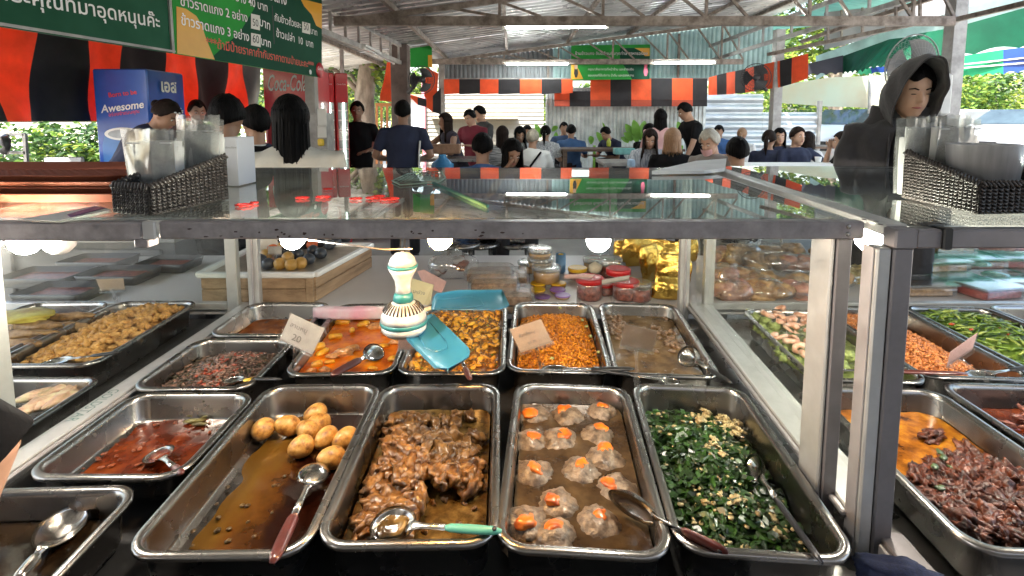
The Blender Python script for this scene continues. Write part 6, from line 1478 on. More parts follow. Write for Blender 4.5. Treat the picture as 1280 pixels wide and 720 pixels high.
tray = thing('white_tray', 'large white rimmed tray of dark and orange balls on the wooden crate', 'tray', (-1.2, 2.5, tz)); e = MB()
R4 = [Vector((-1.34, P.y - .01, tz + .004)), P + Vector((.01, -.01, hc_ + .004)), Q + Vector((.01, 0, hc_ + .004)), Vector((-1.34, Q.y, tz + .004))]
for i in range(4): MB().bar(R4[i], R4[(i + 1) % 4], .03, .022, bev=.004).build('rim', white_plastic, tray)
MB().poly([p - Vector((0, 0, .006)) for p in R4], .004).build('tray_floor', mat('steel_tray_floor', (.4, .36, .3), .3, .6), tray)
ballm = [mat('black_ball', (.03, .035, .045), .35, 0, .2, 20), mat('orange_ball', (.60, .12, .03), .4, 0, .2, 20), mat('amber_ball', (.42, .24, .06), .35, 0, .3, 20)]
bme = [blobmesh('ball', 500 + i, (1, 1, 1), ballm[i], .03, 1.5, 3, .01) for i in range(3)]
r = random.Random(17)
spots = [(372, 318, 0), (391, 313, 0), (401, 317, 0), (386, 324, 0), (390, 306, 1), (360, 322, 2), (352, 319, 0), (341, 312, 1), (333, 318, 2), (326, 325, 0), (335, 330, 0), (350, 330, 2), (364, 331, 2), (376, 329, 2), (340, 305, 0), (352, 307, 2), (375, 304, 0), (412, 306, 0), (420, 302, 0), (400, 303, 0), (432, 298, 0), (330, 306, 1)]
for (px, py, k) in spots:
    nm = ('black', 'orange', 'amber')[k]; put('round_fruit', bme[k], A(px, py, tz + .02), (0, 0, 0), .028, label=nm + ' round ball lying in the white tray on the crate', cat='ball', group=nm + ' balls in the white tray')
dried = food('dried_dark_fruit', (.08, .02, .015), (.30, .09, .06), rough=.4, scale=60)
for i, (px, py, w_, d_, y, m_, lb) in enumerate(((95, 366, .30, .20, 2.22, 'dark_grey_tray', 'shallow dark grey tray on the table behind the fried chicken, nearest'), (60, 352, .34, .22, 2.45, 'dark_grey_tray', 'shallow dark grey tray on the table behind the left glass case'), (150, 350, .30, .20, 2.48, 'dark_grey_tray', 'shallow grey tray on the table left of the wooden crate'), (110, 338, .32, .20, 2.72, 'dark_grey_tray', 'shallow dark grey tray farthest back on the table at the left'), (200, 341, .26, .2, 2.68, 'dark_grey_tray', 'shallow grey tray at the back of the table beside the crate'))):
    P = tp_(px, py); mm_ = MATS.get(m_) or mat('dark_grey_tray', (.05, .05, .055), .4, 0, .2, 6); t = thing('display_tray', lb, 'tray', (P.x, y, TZ), .06 * (i - 2), 'shallow trays on the table at the left')
    rg = [[Vector((P.x + x, y + yy, TZ + .001 + dz)) for x, yy in rrect(w_ / 2 - o_, d_ / 2 - o_, .02)] for o_, dz in ((.01, 0), (0, .045), (.004, .047), (.014, .006))]
    b = MB(); b.loft(rg); b.build('tray_shell', mm_, t)
    MB().box((P.x, y, TZ + .016), (w_ - .05, d_ - .05, .018), bev=.004).build('contents', (MATS['fried_snack'] if 'fried_snack' in MATS else dried), t)
# jars
honey = mat('honey_liquid', (.34, .20, .07), .2, 0, .1, 6, coat=.5); redlid = mat('red_lid', (.52, .02, .02), .35, 0, .1, 10); yellid = mat('yellow_lid', (.60, .36, .01), .35, 0, .1, 10); purlid = mat('purple_lid', (.22, .10, .36), .35, 0, .1, 10); dried = food('dried_dark_fruit', (.08, .02, .015), (.30, .09, .06), rough=.4, scale=60)
def jar(label, px, py_top, py_bot, wpx, y, content, lid, lidh=.22, group=None, open_=False):
    P0 = D(px, py_top, y); r_ = wpx / 2 * y / 650; zt2 = P0.z; zb2 = max(TZ, D(px, py_bot, y).z); t = thing('jar', label, 'jar', (P0.x, y, zb2), group=group); h_ = zt2 - zb2
    MB().lathe([(r_ * .85, zb2 + .001), (r_ * .93, zb2 + .006), (r_ * .93, zb2 + h_ * (1 - lidh) - .004)], c=(P0.x, y, 0), n=24).build('contents', content, t)
    MB().lathe([(r_ * .9, zb2), (r_, zb2 + .006), (r_, zb2 + h_ * (1 - lidh)), (r_ * .95, zb2 + h_ * (1 - lidh) + .003)], c=(P0.x, y, 0), n=24).build('clear_wall', clear, t)
    zl = zb2 + h_ * (1 - lidh); MB().lathe([(r_ * .98, zl), (r_ * 1.05, zl + .002), (r_ * 1.05, zt2 - .003), (r_ * .98, zt2), (r_ * .8, zt2 - .001), (.002, zt2 - .001)], c=(P0.x, y, 0), n=24).build('lid', lid, t); return t
clid = glassmat('clear_lid', (.85, .86, .84), 1.5, .12, .25, dcol=(.6, .6, .55), base=.15, dscale=20)
jar('topmost honey tub of the leaning stack beneath the beam', 675, 309, 322, 30, 2.55, honey, clid, .45, 'honey tubs in a stack'); jar('middle honey tub of the stack', 676, 321, 334, 33, 2.5, honey, clid, .4, 'honey tubs in a stack')
jar('large honey tub with clear lid in front of the stack', 683, 332, 352, 36, 2.40, honey, clid, .25, 'honey tubs in a stack')
for i, (px, py, m_, c_) in enumerate(((673, 353, yellid, 'yellow'), (698, 353, yellid, 'yellow'), (672, 361, yellid, 'yellow'), (697, 361, purlid, 'purple'), (678, 370, purlid, 'purple'), (703, 368, purlid, 'purple'))):
    jar('small jar with a %s lid, %s' % (c_, ('back left of the little group', 'back right of the little group', 'second row left', 'second row right', 'front left beside the pan', 'front right beside the pan')[i]), px, py, py + 30, 20, 2.36 - .07 * (i // 2), honey, m_, .35, 'small yellow and purple lidded jars')
jar('jar of dark dried fruit with red lid, front left of the red lidded ones', 737, 346, 385, 34, 2.22, dried, redlid, .25, 'dried fruit jars with red lids'); jar('jar of dark dried fruit with a big red lid, topmost on the right', 773, 335, 352, 30, 2.38, dried, redlid, .45, 'dried fruit jars with red lids')
jar('jar of dried fruit with red lid beneath the tilted grey card', 782, 350, 385, 34, 2.22, dried, redlid, .25, 'dried fruit jars with red lids'); jar('clear lidded tub of dark paste beside the lit bulb', 763, 322, 345, 30, 2.5, dried, clid, .35)
for i, (px, pt, pb_, wp, y, ct_, ld, lb) in enumerate(((742, 322, 344, 26, 2.62, honey, clid, 'clear tub of amber paste at the back, left of the red lids'), (660, 326, 348, 26, 2.62, honey, clid, 'clear tub of amber paste left of the honey stack'), (755, 352, 382, 28, 2.28, dried, redlid, 'red lidded jar between the two front jars of dried fruit'), (722, 334, 352, 24, 2.5, dried, yellid, 'yellow lidded jar behind the red lidded ones'), (800, 352, 384, 30, 2.2, dried, clid, 'clear lidded jar of dried fruit beside the gold bags'))): jar(lb, px, pt, pb_, wp, y, ct_, ld, .3)
bt = thing('squeeze_bottle', 'small blue and white bottle with yellow cap behind the honey tubs', 'bottle', tp_(701, 345)); P = D(701, 317, 2.6)
MB().lathe([(.018, TZ), (.026, TZ + .01), (.026, TZ + .10), (.012, P.z - .04)], c=(P.x, 2.6, 0), n=16).build('bottle_body', mat('bottle_blue', (.15, .3, .5), .3), bt); MB().lathe([(.013, P.z - .04), (.014, P.z - .005), (.01, P.z)], c=(P.x, 2.6, 0), n=14).build('cap', yellid, bt)
put('garlic_bulb', blobmesh('cloth', 520, (1, 1, .8), mat('cream_cloth', (.5, .45, .33), .8), .1), D(744, 335, 2.45), (0, 0, 0), .035, label='round cream coloured lump behind the red lidded jars', cat='bulb')
# crumpled bags
gold = mat('gold_foil', (.72, .46, .10), .22, .95, .15, 10, bump=.5, bscale=22, bdist=.02)
def pillow(name, label, cat, c, w_, h_, d_, m, seed, tilt=0, rz=0, group=None, inner=None, knot=False, n=20, crumple=.10):
    """crumpled bag: a pinched pillow with folds, flat weld at the top"""
    M = Matrix.Translation(c) @ Matrix.Rotation(rz, 4, 'Z') @ Matrix.Rotation(tilt, 4, 'Y'); t = thing(name, label, cat, tuple(c), group=group)
    rings = []; m_ = 18; off = Vector((seed * 3.3, seed, -seed * 1.7))
    for j in range(m_ + 1):
        v = j / m_; prof = (math.sin(PI * min(1, v * 1.08 + .02)) ** .5 if v < .92 else .12); wv = w_ / 2 * ((.82 + .18 * math.sin(PI * v)) if not knot else max(.12, math.sin(PI * min(.97, v * .9 + .1)) ** .6)); ring = []
        for k in range(n * 2):
            a = 2 * PI * k / (n * 2); p = Vector((math.copysign(abs(math.cos(a)) ** .7, math.cos(a)) * wv, math.sin(a) * d_ / 2 * (max(prof, .06) if not knot else max(.1, prof)), h_ * v))
            q = p * 16 + off; f = mnoise.noise(Vector((q.x, q.y * 1.5, q.z * .8))) + .6 * abs(mnoise.noise(q * 2.1)); p += Vector((math.cos(a), math.sin(a), .4)) * f * crumple * d_; ring.append(M @ p)
        rings.append(ring)
    b = MB(); b.loft(rings); b.build('crumpled_film', m, t)
    if inner:
        for (im, cnt, sz) in inner:
            for i in range(cnt):
                rr = random.Random(seed * 31 + i); v_, f_ = blob(seed * 7 + i, (sz * 1.3, sz, sz * .8), .25, 1.6, 2); b = MB()
                o_ = M @ Vector((rr.uniform(-.36, .36) * w_, rr.uniform(-.25, .25) * d_, h_ * (.12 + .6 * (i + .5) / cnt))); b.add([Vector(p_) + o_ for p_ in v_], f_, True); b.build('contents', im, t)
    return t
for i, (px, pt, pb_, wpx, y, rz) in enumerate(((800, 293, 350, 44, 2.72, .2), (832, 300, 360, 46, 2.6, -.1), (815, 305, 372, 30, 2.45, .5), (840, 318, 376, 46, 2.32, -.05), (860, 300, 350, 30, 2.8, .3), (783, 300, 345, 30, 2.8, .1), (832, 345, 383, 40, 2.2, .1))):
    P = D(px, pt, y); P2 = D(px, pb_, y); z0 = max(TZ + .002, min(P2.z, P.z - .08)); pillow('foil_bag', 'gold foil snack bag, ' + ('at the back left of the group', 'tall one at the back right', 'narrow one standing edge on', 'large square one in front', 'partly behind the case post', 'leftmost behind the bulb', 'lying lowest behind the stew pan')[i], 'snack bag', (P.x, y, TZ + .002 if y < 2.5 else z0), wpx * y / 650, P.z - (TZ + .002 if y < 2.5 else z0), .05, gold, 3 + i, rz=rz, group='gold foil snack bags', crumple=.24, tilt=.12 * math.sin(i * 2.3))
P = D(566, 306, 2.5); pillow('plastic_bag', 'tied clear plastic bag of dark dried pieces under the yellow bulb', 'plastic bag', (P.x, 2.5, TZ + .002), .24, P.z - TZ - .03, .14, film, 21, inner=[(dried, 6, .022), (mat('grey_film_pack', (.35, .35, .36), .3), 4, .025)], knot=True)
for i, (px, py, rz) in enumerate(((612, 352, .05), (618, 360, .02), (632, 348, -.05), (635, 368, .0))):
    P = tp_(px, py + 10); t = thing('clear_food_box', ('clear clamshell box of brown snacks at the back left', 'clear clamshell box beneath the back left one', 'clear clamshell box at the back right', 'clear clamshell box nearest the blue fan blade')[i], 'food box', (P.x, P.y, TZ), rz, 'clear clamshell snack boxes')
    zz0 = TZ + .002 + .045 * (3 - i) * .35; MB().box((P.x, P.y, zz0 + .022), (.20, .13, .040), bev=.008).build('contents', food('brown_snack', (.16, .09, .05), (.40, .26, .17)), t); MB().box((P.x, P.y, zz0 + .032), (.225, .15, .062), bev=.014).build('clear_box', film, t)
pk1 = thing('snack_packet', 'pink paper packet leaning beside the fan', 'packet', tp_(540, 372)); b = MB(); b.poly([D(521, 339, 2.3), D(530, 337, 2.3), D(558, 352, 2.26), D(552, 366, 2.2), D(532, 360, 2.2)], .01, (0, -1, .3)); b.build('packet_body', pinkcard, pk1)
pk2 = thing('snack_packet', 'pale yellow paper packet leaning behind the fan neck', 'packet', tp_(525, 380)); b = MB(); b.poly([D(512, 347, 2.2), D(542, 356, 2.2), D(538, 378, 2.14), D(524, 392, 2.12), D(506, 380, 2.12)], .01, (0, -1, .3)); b.build('packet_body', mat('yellow_packet', (.66, .60, .36), .5, 0, .08, 14), pk2)
text_mb('มะม่วง', ink, pk2, frame(D(516, 366, 2.10), (1, 0, -.2), (0, .1, 1)), width=.05, name='lettering')
pkb = pillow('plastic_bag', 'white and pink plastic packet lying across the pumpkin curry pan rim', 'plastic bag', A(432, 391, .815) + Vector((-.12, 0, 0)), .05, .26, .04, mat('white_pink_film', (.70, .66, .64), .3, 0, .1, 9, col2=(.66, .34, .40), bump=.3), 25, tilt=PI / 2, crumple=.12)
# bags of bread and fried snacks, right
tanm = food('fried_snack', (.34, .17, .06), (.62, .40, .20), rough=.5, scale=30); pinkm = food('pink_snack', (.40, .16, .12), (.62, .34, .26), rough=.5, scale=30)
bagspec = [(930, 302, 345, 44, 2.75, tanm, 'bag of golden noodles highest on the left of the pile'), (960, 315, 350, 60, 2.65, tanm, 'clear bag in the middle top of the pile'), (1005, 318, 350, 70, 2.6, pinkm, 'clear bag of pinkish snacks on the upper right of the pile'),
           (935, 335, 375, 60, 2.4, tanm, 'clear bag on the lower left of the pile'), (985, 338, 376, 90, 2.38, tanm, 'wide clear bag low in the middle of the pile'), (1040, 338, 376, 60, 2.35, tanm, 'clear bag beside the near post, low right'),
           (1068, 340, 372, 60, 2.45, food('yellow_snack', (.45, .33, .10), (.68, .55, .25)), 'bag of yellow snacks seen between the two posts'), (905, 330, 372, 36, 2.3, pinkm, 'small tied bag with fanned top near the case corner'), (1010, 352, 380, 60, 2.22, pinkm, 'lowest clear bag right behind the shrimp pan'),
  (905, 312, 350, 46, 2.85, pinkm, 'back clear bag nearest the corner post of the middle case'), (975, 303, 345, 60, 2.86, tanm, 'back clear bag at the top of the pile'), (1045, 306, 345, 56, 2.8, tanm, 'back clear bag left of the near post'), (960, 350, 380, 60, 2.2, tanm, 'low clear bag of brown snacks at the front of the pile'), (915, 352, 380, 46, 2.2, pinkm, 'small low bag beside the case corner')]
for i, (px, pt, pb_, wpx, y, im, lab) in enumerate(bagspec):
    P = D(px, pt, y); z0 = max(TZ + .002, D(px, pb_, y).z); pillow('snack_bag', lab, 'snack bag', (P.x, y, z0), wpx * y / 650, max(.07, P.z - z0), .13, film, 40 + i, rz=rnd.uniform(-.3, .3), group='clear bags of snacks piled behind the right glass', inner=[(im, 11, .036)], knot=(i % 3 != 1), crumple=.17)
# clear boxes with green lids, far right
conts = [tanm, pinkm, food('pink_red_snack', (.45, .08, .08), (.6, .16, .14)), food('white_food', (.6, .6, .55), (.75, .75, .7))]
bx = [(1150, 352, 2.30), (1195, 348, 2.36), (1235, 356, 2.26), (1275, 350, 2.34), (1170, 338, 2.5), (1215, 336, 2.55), (1260, 335, 2.56), (1300, 340, 2.45), (1180, 325, 2.7), (1230, 322, 2.75), (1275, 322, 2.75)]
for i, (px, py, y) in enumerate(bx):
    P = D(px, py, y); z0 = TZ + .002 + (.05 if i in (4, 5, 6) else .09 if i > 7 else 0); t = thing('takeaway_box', 'clear takeaway box, ' + ('front row, leftmost', 'front row, second from the left', 'front row, third from the left', 'front row, rightmost in view', 'middle row, left', 'middle row, centre', 'middle row, right', 'beyond the right edge of the picture', 'back row, left, with green lid', 'back row, centre, with green lid', 'back row, right, with green lid')[i], 'takeaway box', (P.x, y, z0), rnd.uniform(-.2, .2), 'clear takeaway boxes behind the green beans')
    rz = rnd.uniform(-.2, .2); MB().box((P.x, y, z0 + .016), (.20, .135, .034), rz=rz, bev=.006).build('contents', conts[i % 4], t); MB().box((P.x, y, z0 + .024), (.23, .16, .050), rz=rz, bev=.012).build('clear_box', film, t)
    MB().box((P.x, y, z0 + .051), (.24, .17, .008), rz=rz, bev=.003).build('lid', green_film if (i > 3 or i == 1) else film, t)
for i, (px, py, y) in enumerate(((1175, 322, 2.62), (1222, 330, 2.5), (1245, 345, 2.4))):
    P = D(px, py, y); t = thing('clear_dome', 'round clear dome lying on the boxes, ' + ('left one', 'middle one', 'right one')[i], 'dome', tuple(P)); MB().lathe([(.055, 0), (.057, .004), (.05, .010), (.045, .016), (.01, .022)], c=P, n=24).build('dome', green_film, t)
# blue cloth at the bottom right
clb = mat('navy_cloth', (.010, .016, .05), .95, 0, .3, 12, bump=.3, bscale=40)
P = A(1122, 716, .765); put('folded_cloth', blobmesh('cloth', 77, (1, .5, .25), clb, .25, 1.5, 4, .08, 5), P, (0, 0, -.2), .065, label='crumpled navy blue cloth on the steel worktop at the bottom', cat='cloth')
# ================================================================ PEOPLE
skin_l = mat('skin_light', (.52, .31, .21), .5, 0, .06, 9, sub=.08); skin_m = mat('skin_tan', (.36, .20, .125), .5, 0, .06, 9, sub=.08); skin_d = mat('skin_brown', (.26, .14, .085), .5, 0, .06, 9, sub=.08)
hair_k = mat('hair_black', (.004, .0035, .0035), .6, 0, .5, 20, spec=.08, mscale=(6, 6, .4), bump=.8, bscale=22); hair_b = mat('hair_dark_brown', (.014, .008, .006), .6, 0, .4, 20, spec=.1, mscale=(6, 6, .5), bump=.5, bscale=60)
hair_o = mat('hair_copper_blond', (.30, .16, .075), .45, 0, .3, 40, mscale=(6, 6, .5), bump=.5, bscale=60); hair_s = mat('hair_silver_blond', (.50, .46, .38), .5, 0, .25, 30, mscale=(6, 6, .5), bump=.5, bscale=60)
hair_g = mat('hair_grey', (.30, .26, .20), .5, 0, .25, 30, bump=.5, bscale=60)
eye_w = mat('eye_white', (.7, .68, .64), .3); eye_d = mat('eye_dark', (.012, .008, .006), .15); lip = mat('lips', (.40, .13, .11), .4)
def cloth(name, c, var=.15, rough=.85, **k): return mat(name, c, rough, 0, var, 6, bump=.25, bscale=22, bdist=.02, **k)
navy = cloth('navy_cotton', (.012, .017, .045)); black_t = cloth('black_cotton', (.006, .006, .007), spec=.15); white_t = cloth('white_cotton', (.66, .65, .62), .05); blue_t = cloth('blue_cotton', (.045, .12, .30)); blue_t2 = cloth('denim_blue_cotton', (.05, .12, .27))
cream_t = cloth('cream_cotton', (.58, .54, .46), .06); maroon = cloth('maroon_jacket_cloth', (.17, .015, .03)); dgrey = cloth('charcoal_cotton', (.05, .05, .05)); pink_t = cloth('pink_hoodie_cloth', (.62, .36, .35), .06); grey_t = cloth('taupe_cotton', (.26, .23, .21), .08)
striped = mat('striped_blouse', (.22, .26, .34), .8, 0, .5, 9, mscale=(9, 9, .3), col2=(.62, .64, .68)); pattern_t = mat('patterned_white_blouse', (.22, .25, .28), .8, 0, .4, 60, col2=(.72, .72, .72)); stripe_h = mat('barcode_striped_top', (.05, .05, .05), .8, 0, .5, 12, mscale=(.4, .4, 9), col2=(.6, .6, .6))
trouser = cloth('dark_trousers', (.018, .018, .022)); jeans = cloth('blue_jeans', (.03, .06, .13)); beige_p = cloth('beige_trousers', (.32, .27, .2)); shoe = mat('shoe', (.03, .03, .03), .5)
hoodm = cloth('charcoal_hoodie', (.05, .048, .054), .25, .9, sheen=.3)

def remesh(b, name, m, voxel, parent, smooth=3, label=None):
    me = b.mesh('tmp', m); o = bpy.data.objects.new('tmp', me); COL.objects.link(o)
    md = o.modifiers.new('r', 'REMESH'); md.mode = 'VOXEL'; md.voxel_size = voxel; md.use_smooth_shade = True
    if smooth: s_ = o.modifiers.new('s', 'SMOOTH'); s_.factor = .5; s_.iterations = smooth
    dg = bpy.context.evaluated_depsgraph_get(); me2 = bpy.data.meshes.new_from_object(o.evaluated_get(dg)); bpy.data.objects.remove(o); bpy.data.meshes.remove(me)
    me2.name = name; me2.materials.clear(); me2.materials.append(m); me2.polygons.foreach_set('use_smooth', [True] * len(me2.polygons))
    ob = link_mesh(name, me2, parent, False)
    if label: ob['label'] = label
    return ob
def person(label, px, pyt, dist, pose='sit', yaw=180, top=None, hair='short', hm=None, skin=None, pants=None, lean=0, hyaw=0, hpitch=0, arms=('fwd', 'fwd'), s=1.0, ground=None, female=False, sleeve=.55, voxel=None, face=None, extra=None, width=1.1, group=None, top_len=0, armf=None):
    top = top or navy; hm = hm or hair_k; skin = skin or skin_m; pants = pants or trouser
    voxel = voxel or (.011 if dist < 5 else .014 if dist < 7 else .017)
    yaw -= math.degrees(math.atan((px - 640) / 650))
    Lr = math.radians(lean); U = Vector((0, -math.sin(Lr), math.cos(Lr))); Fw = Vector((0, -math.cos(Lr), -math.sin(Lr))); X = Vector((1, 0, 0))
    nk = U * .50; Hp = math.radians(lean * .5 + hpitch); UH = Vector((0, -math.sin(Hp), math.cos(Hp))); R3 = Matrix.Rotation(math.radians(hyaw), 3, 'Z')
    FH = R3 @ Vector((0, -math.cos(Hp), -math.sin(Hp))); XH = R3 @ X; UH = FH.cross(XH) * -1 if (FH.cross(XH)).z < 0 else FH.cross(XH)
    hc = nk + UH * .135 + FH * .022
    P = D(px, pyt, dist); Rz = Matrix.Rotation(math.radians(yaw), 3, 'Z'); topv = hc + UH * .115
    world_head = Rz @ (hc * s); zp = P.z - topv.z * s; root = Vector((P.x - world_head.x, dist - world_head.y, 0))
    g = ground if ground is not None else (.30 if dist > 8 else .004)
    t = thing('person', label, 'person', (root.x, root.y, g), math.radians(yaw)); base = Vector((0, 0, zp - g))
    def W(v): return base + v * s
    def ring(c, rx, ry, ax=X, ay=None, n=16, sq=1.0):
        ay = ay or Fw; out = []
        for k in range(n):
            a = 2 * PI * k / n; ca, sa = math.cos(a), math.sin(a); out.append(W(c + ax * rx * math.copysign(abs(ca) ** sq, ca) + ay * ry * math.copysign(abs(sa) ** sq, sa)))
        return out
    fw_ = .92 if female else 1.0; w_ = width
    def torso(b, inf=0., bottom=-.06):
        rr = [(-.10, .155, .105), (.0, .165 * (1.03 if female else 1), .115), (.10, .145 * fw_, .10), (.20, .145 * fw_, .102), (.32, .168 * fw_, .118), (.40, .178 * fw_, .108), (.455, .150 * fw_, .085), (.485, .09, .065), (.50, .05, .05)]
        b.loft([ring(U * h + (Fw * .008), (rx + inf) * w_, ry + inf) for h, rx, ry in rr if h >= bottom - .06])
    sh = [U * .425 + X * sx * .170 * fw_ * w_ for sx in (-1, 1)]; el, wr = [], []
    for i, sx in enumerate((-1, 1)):
        m_ = arms[i]
        if m_ == 'down': e = sh[i] + Vector((sx * .06, .02, -.27)); w2 = e + Vector((sx * .00, -.08, -.23))
        elif m_ == 'fwd': e = sh[i] + Vector((sx * .07, -.08, -.25)); w2 = e + Vector((-sx * .10, -.21, .03))
        elif m_ == 'hips': e = sh[i] + Vector((sx * .10, .03, -.25)); w2 = e + Vector((-sx * .12, -.18, -.04))
        elif m_ == 'face': e = sh[i] + Vector((sx * .08, -.16, -.22)); w2 = hc + FH * .10 + X * sx * .075 + Vector((0, 0, -.06))
        elif m_ == 'reach': e = sh[i] + Vector((sx * .05, -.22, -.15)); w2 = e + Vector((-sx * .02, -.24, .0))
        elif m_ == 'side': e = sh[i] + Vector((sx * .20, -.08, -.14)); w2 = e + Vector((sx * .20, -.08, .03))
        elif m_ == 'lean': e = sh[i] + Vector((sx * .04, -.10, -.26)); w2 = e + Vector((0, -.10, -.22))
        el.append(e); wr.append(w2)
    b = MB(); torso(b, -.006)
    for i in (0, 1):
        b.tube([W(sh[i] - X * (.05 if i else -.05)), W(sh[i]), W(sh[i].lerp(el[i], .5)), W(el[i]), W(el[i].lerp(wr[i], .35)), W(wr[i])], [r_ * s for r_ in (.05, .052, .045, .038, .037, .024)], 10)
    b.tube([W(U * .44), W(nk + U * .01), W(hc - UH * .05 - FH * .02)], [.058 * s, .052 * s, .054 * s], 12)
    # head: skull, face, jaw, nose, ears
    def el_(c, r, bb=b, n=14, m=10):
        rg = []
        for j in range(m + 1):
            ph = -PI / 2 + PI * j / m; cz = math.sin(ph); cr = max(math.cos(ph), .03); rg.append([W(c + XH * r[0] * cr * math.cos(2 * PI * k / n) + FH * r[1] * cr * math.sin(2 * PI * k / n) + UH * r[2] * cz) for k in range(n)])
        bb.loft(rg)
    el_(hc + UH * .015 - FH * .012, (.074, .092, .098)); el_(hc - UH * .035 + FH * .022, (.062, .066, .082)); el_(hc - UH * .088 + FH * .050, (.036, .030, .026))
    b.tube([W(hc + UH * .012 + FH * .084), W(hc - UH * .018 + FH * .098), W(hc - UH * .032 + FH * .088)], [.008 * s, .013 * s, .012 * s], 8)
    for sx in (-1, 1): el_(hc - UH * .01 + XH * sx * .074 - FH * .008, (.010, .020, .032))
    # legs and pelvis
    hips = [X * sx * .085 for sx in (-1, 1)]; kn, an = [], []
    zf = (g - (base.z + g)) / s   # local height of the ground
    for i, sx in enumerate((-1, 1)):
        if pose == 'sit': k_ = Vector((sx * .13, -.40, .03)); a_ = Vector((sx * .13, -.36, max(-.45, zf + .07)))
        else: k_ = Vector((sx * .095, -.015, zf * .49)); a_ = Vector((sx * .10, .02, zf + .07))
        kn.append(k_); an.append(a_)
    for i in (0, 1):
        b.tube([W(hips[i]), W(hips[i].lerp(kn[i], .5)), W(kn[i]), W(kn[i].lerp(an[i], .35)), W(an[i])], [r_ * s for r_ in (.078, .068, .050, .048, .032)], 10)
    body = remesh(b, 'body', skin, voxel * s, t, 2)
    # hands: palm, four fingers and a thumb each
    hb_ = MB(); hb_.smooth = True
    for i, sx in enumerate((-1, 1)):
        d = (wr[i] - el[i]).normalized(); side = d.cross(Vector((0, 0, 1)));
        side = (side if side.length > .2 else X.copy()).normalized() * -sx; nrm = d.cross(side).normalized()
        hb_.loft([[W(wr[i] + d * l_ + side * (rx * math.cos(2 * PI * k / 8)) + nrm * (ry * math.sin(2 * PI * k / 8))) for k in range(8)] for l_, rx, ry in ((-.012, .022, .018), (.03, .036, .015), (.07, .040, .013), (.088, .036, .010))])
        for q in range(4):
            o = wr[i] + d * .083 + side * (-.029 + q * .0195); ln = (.055, .068, .072, .062)[3 - q]; dn = Vector((0, 0, -1)) if nrm.z > 0 else Vector((0, 0, -1))
            hb_.tube([W(o), W(o + d * ln * .5), W(o + d * ln * .85 + dn * ln * .35)], [.0085 * s, .0078 * s, .006 * s], 6)
        o = wr[i] + d * .025 + side * .030; hb_.tube([W(o), W(o + d * .03 + side * .022), W(o + d * .058 + side * .026)], [.011 * s, .0095 * s, .007 * s], 6)
    k0 = hb_.mesh('hands', skin)
    bmx = bmesh.new(); bmx.from_mesh(body.data); bmx.from_mesh(k0); bmx.to_mesh(body.data); bmx.free(); bpy.data.meshes.remove(k0)
    body.data.polygons.foreach_set('use_smooth', [True] * len(body.data.polygons))
    # clothes
    c = MB(); torso(c, .010, -.04 - top_len)
    if top_len: c.loft([ring(U * h, (rx + .012), ry + .012) for h, rx, ry in ((-.04, .165, .12), (-.04 - top_len * .5, .175, .135), (-.04 - top_len, .20, .16))])
    for i in (0, 1):
        arm = [sh[i] - X * (.05 if i else -.05), sh[i] + U * .004, sh[i].lerp(el[i], .5)]; rad = [.058, .063, .058]
        if sleeve <= .5: arm[2] = sh[i].lerp(el[i], sleeve)
        elif sleeve <= .99: arm.append(sh[i].lerp(el[i], sleeve + .2)); rad.append(.053)
        else: arm += [el[i], el[i].lerp(wr[i], .5), wr[i] - (wr[i] - el[i]) * .05]; rad += [.050, .046, .034]
        c.tube([W(p_) for p_ in arm], [r_ * s for r_ in rad], 12)
    sho = remesh(c, 'shirt', top, voxel * s, t, 2)
    # soft folds
    co = np.empty(len(sho.data.vertices) * 3); sho.data.vertices.foreach_get('co', co); co = co.reshape(-1, 3); no = np.empty(len(co) * 3); sho.data.vertices.foreach_get('normal', no); no = no.reshape(-1, 3)
    ph = px * .37; f_ = np.sin(co[:, 2] * 34 + co[:, 0] * 21 + 3 * np.sin(co[:, 0] * 12 + ph) + ph) * .0035 + np.sin(co[:, 0] * 40 + co[:, 2] * 13 + 2 * np.sin(co[:, 2] * 9)) * .003
    sho.data.vertices.foreach_set('co', (co + no * f_[:, None]).ravel()); sho.data.update()
    c = MB(); c.loft([ring(U * h, rx, ry) for h, rx, ry in ((-.11, .12, .10), (-.06, .168, .125), (.0, .170, .122), (.06, .155, .112))])
    for i in (0, 1): c.tube([W(hips[i]), W(hips[i].lerp(kn[i], .5)), W(kn[i]), W(kn[i].lerp(an[i], .4)), W(an[i])], [r_ * s for r_ in (.090, .080, .064, .060, .055)], 10)
    remesh(c, 'trousers', pants, max(voxel, .014) * s, t, 1)
    for i in (0, 1):
        q = MB(); q.ell(W(an[i] + Vector((0, -.06, -.035))), (.045 * s, .13 * s, .04 * s), 10, 6); q.build('shoe', shoe, t, world=False)
    # hair
    def HV(a, pol, rad):   # azimuth 0 = face
        return hc + UH * .012 - FH * .010 + (FH * math.cos(a) * math.sin(pol) * .100 + XH * math.sin(a) * math.sin(pol) * .082 + UH * math.cos(pol) * .106) * rad
    NA, NP = 40, 9; outer = [[] for _ in range(NP + 1)]; inner = [[] for _ in range(NP + 1)]; tails = []
    r = random.Random(int(px * 7 + pyt))
    long_ = {'long': .30, 'bob': .13, 'medium': .20}.get(hair, 0)
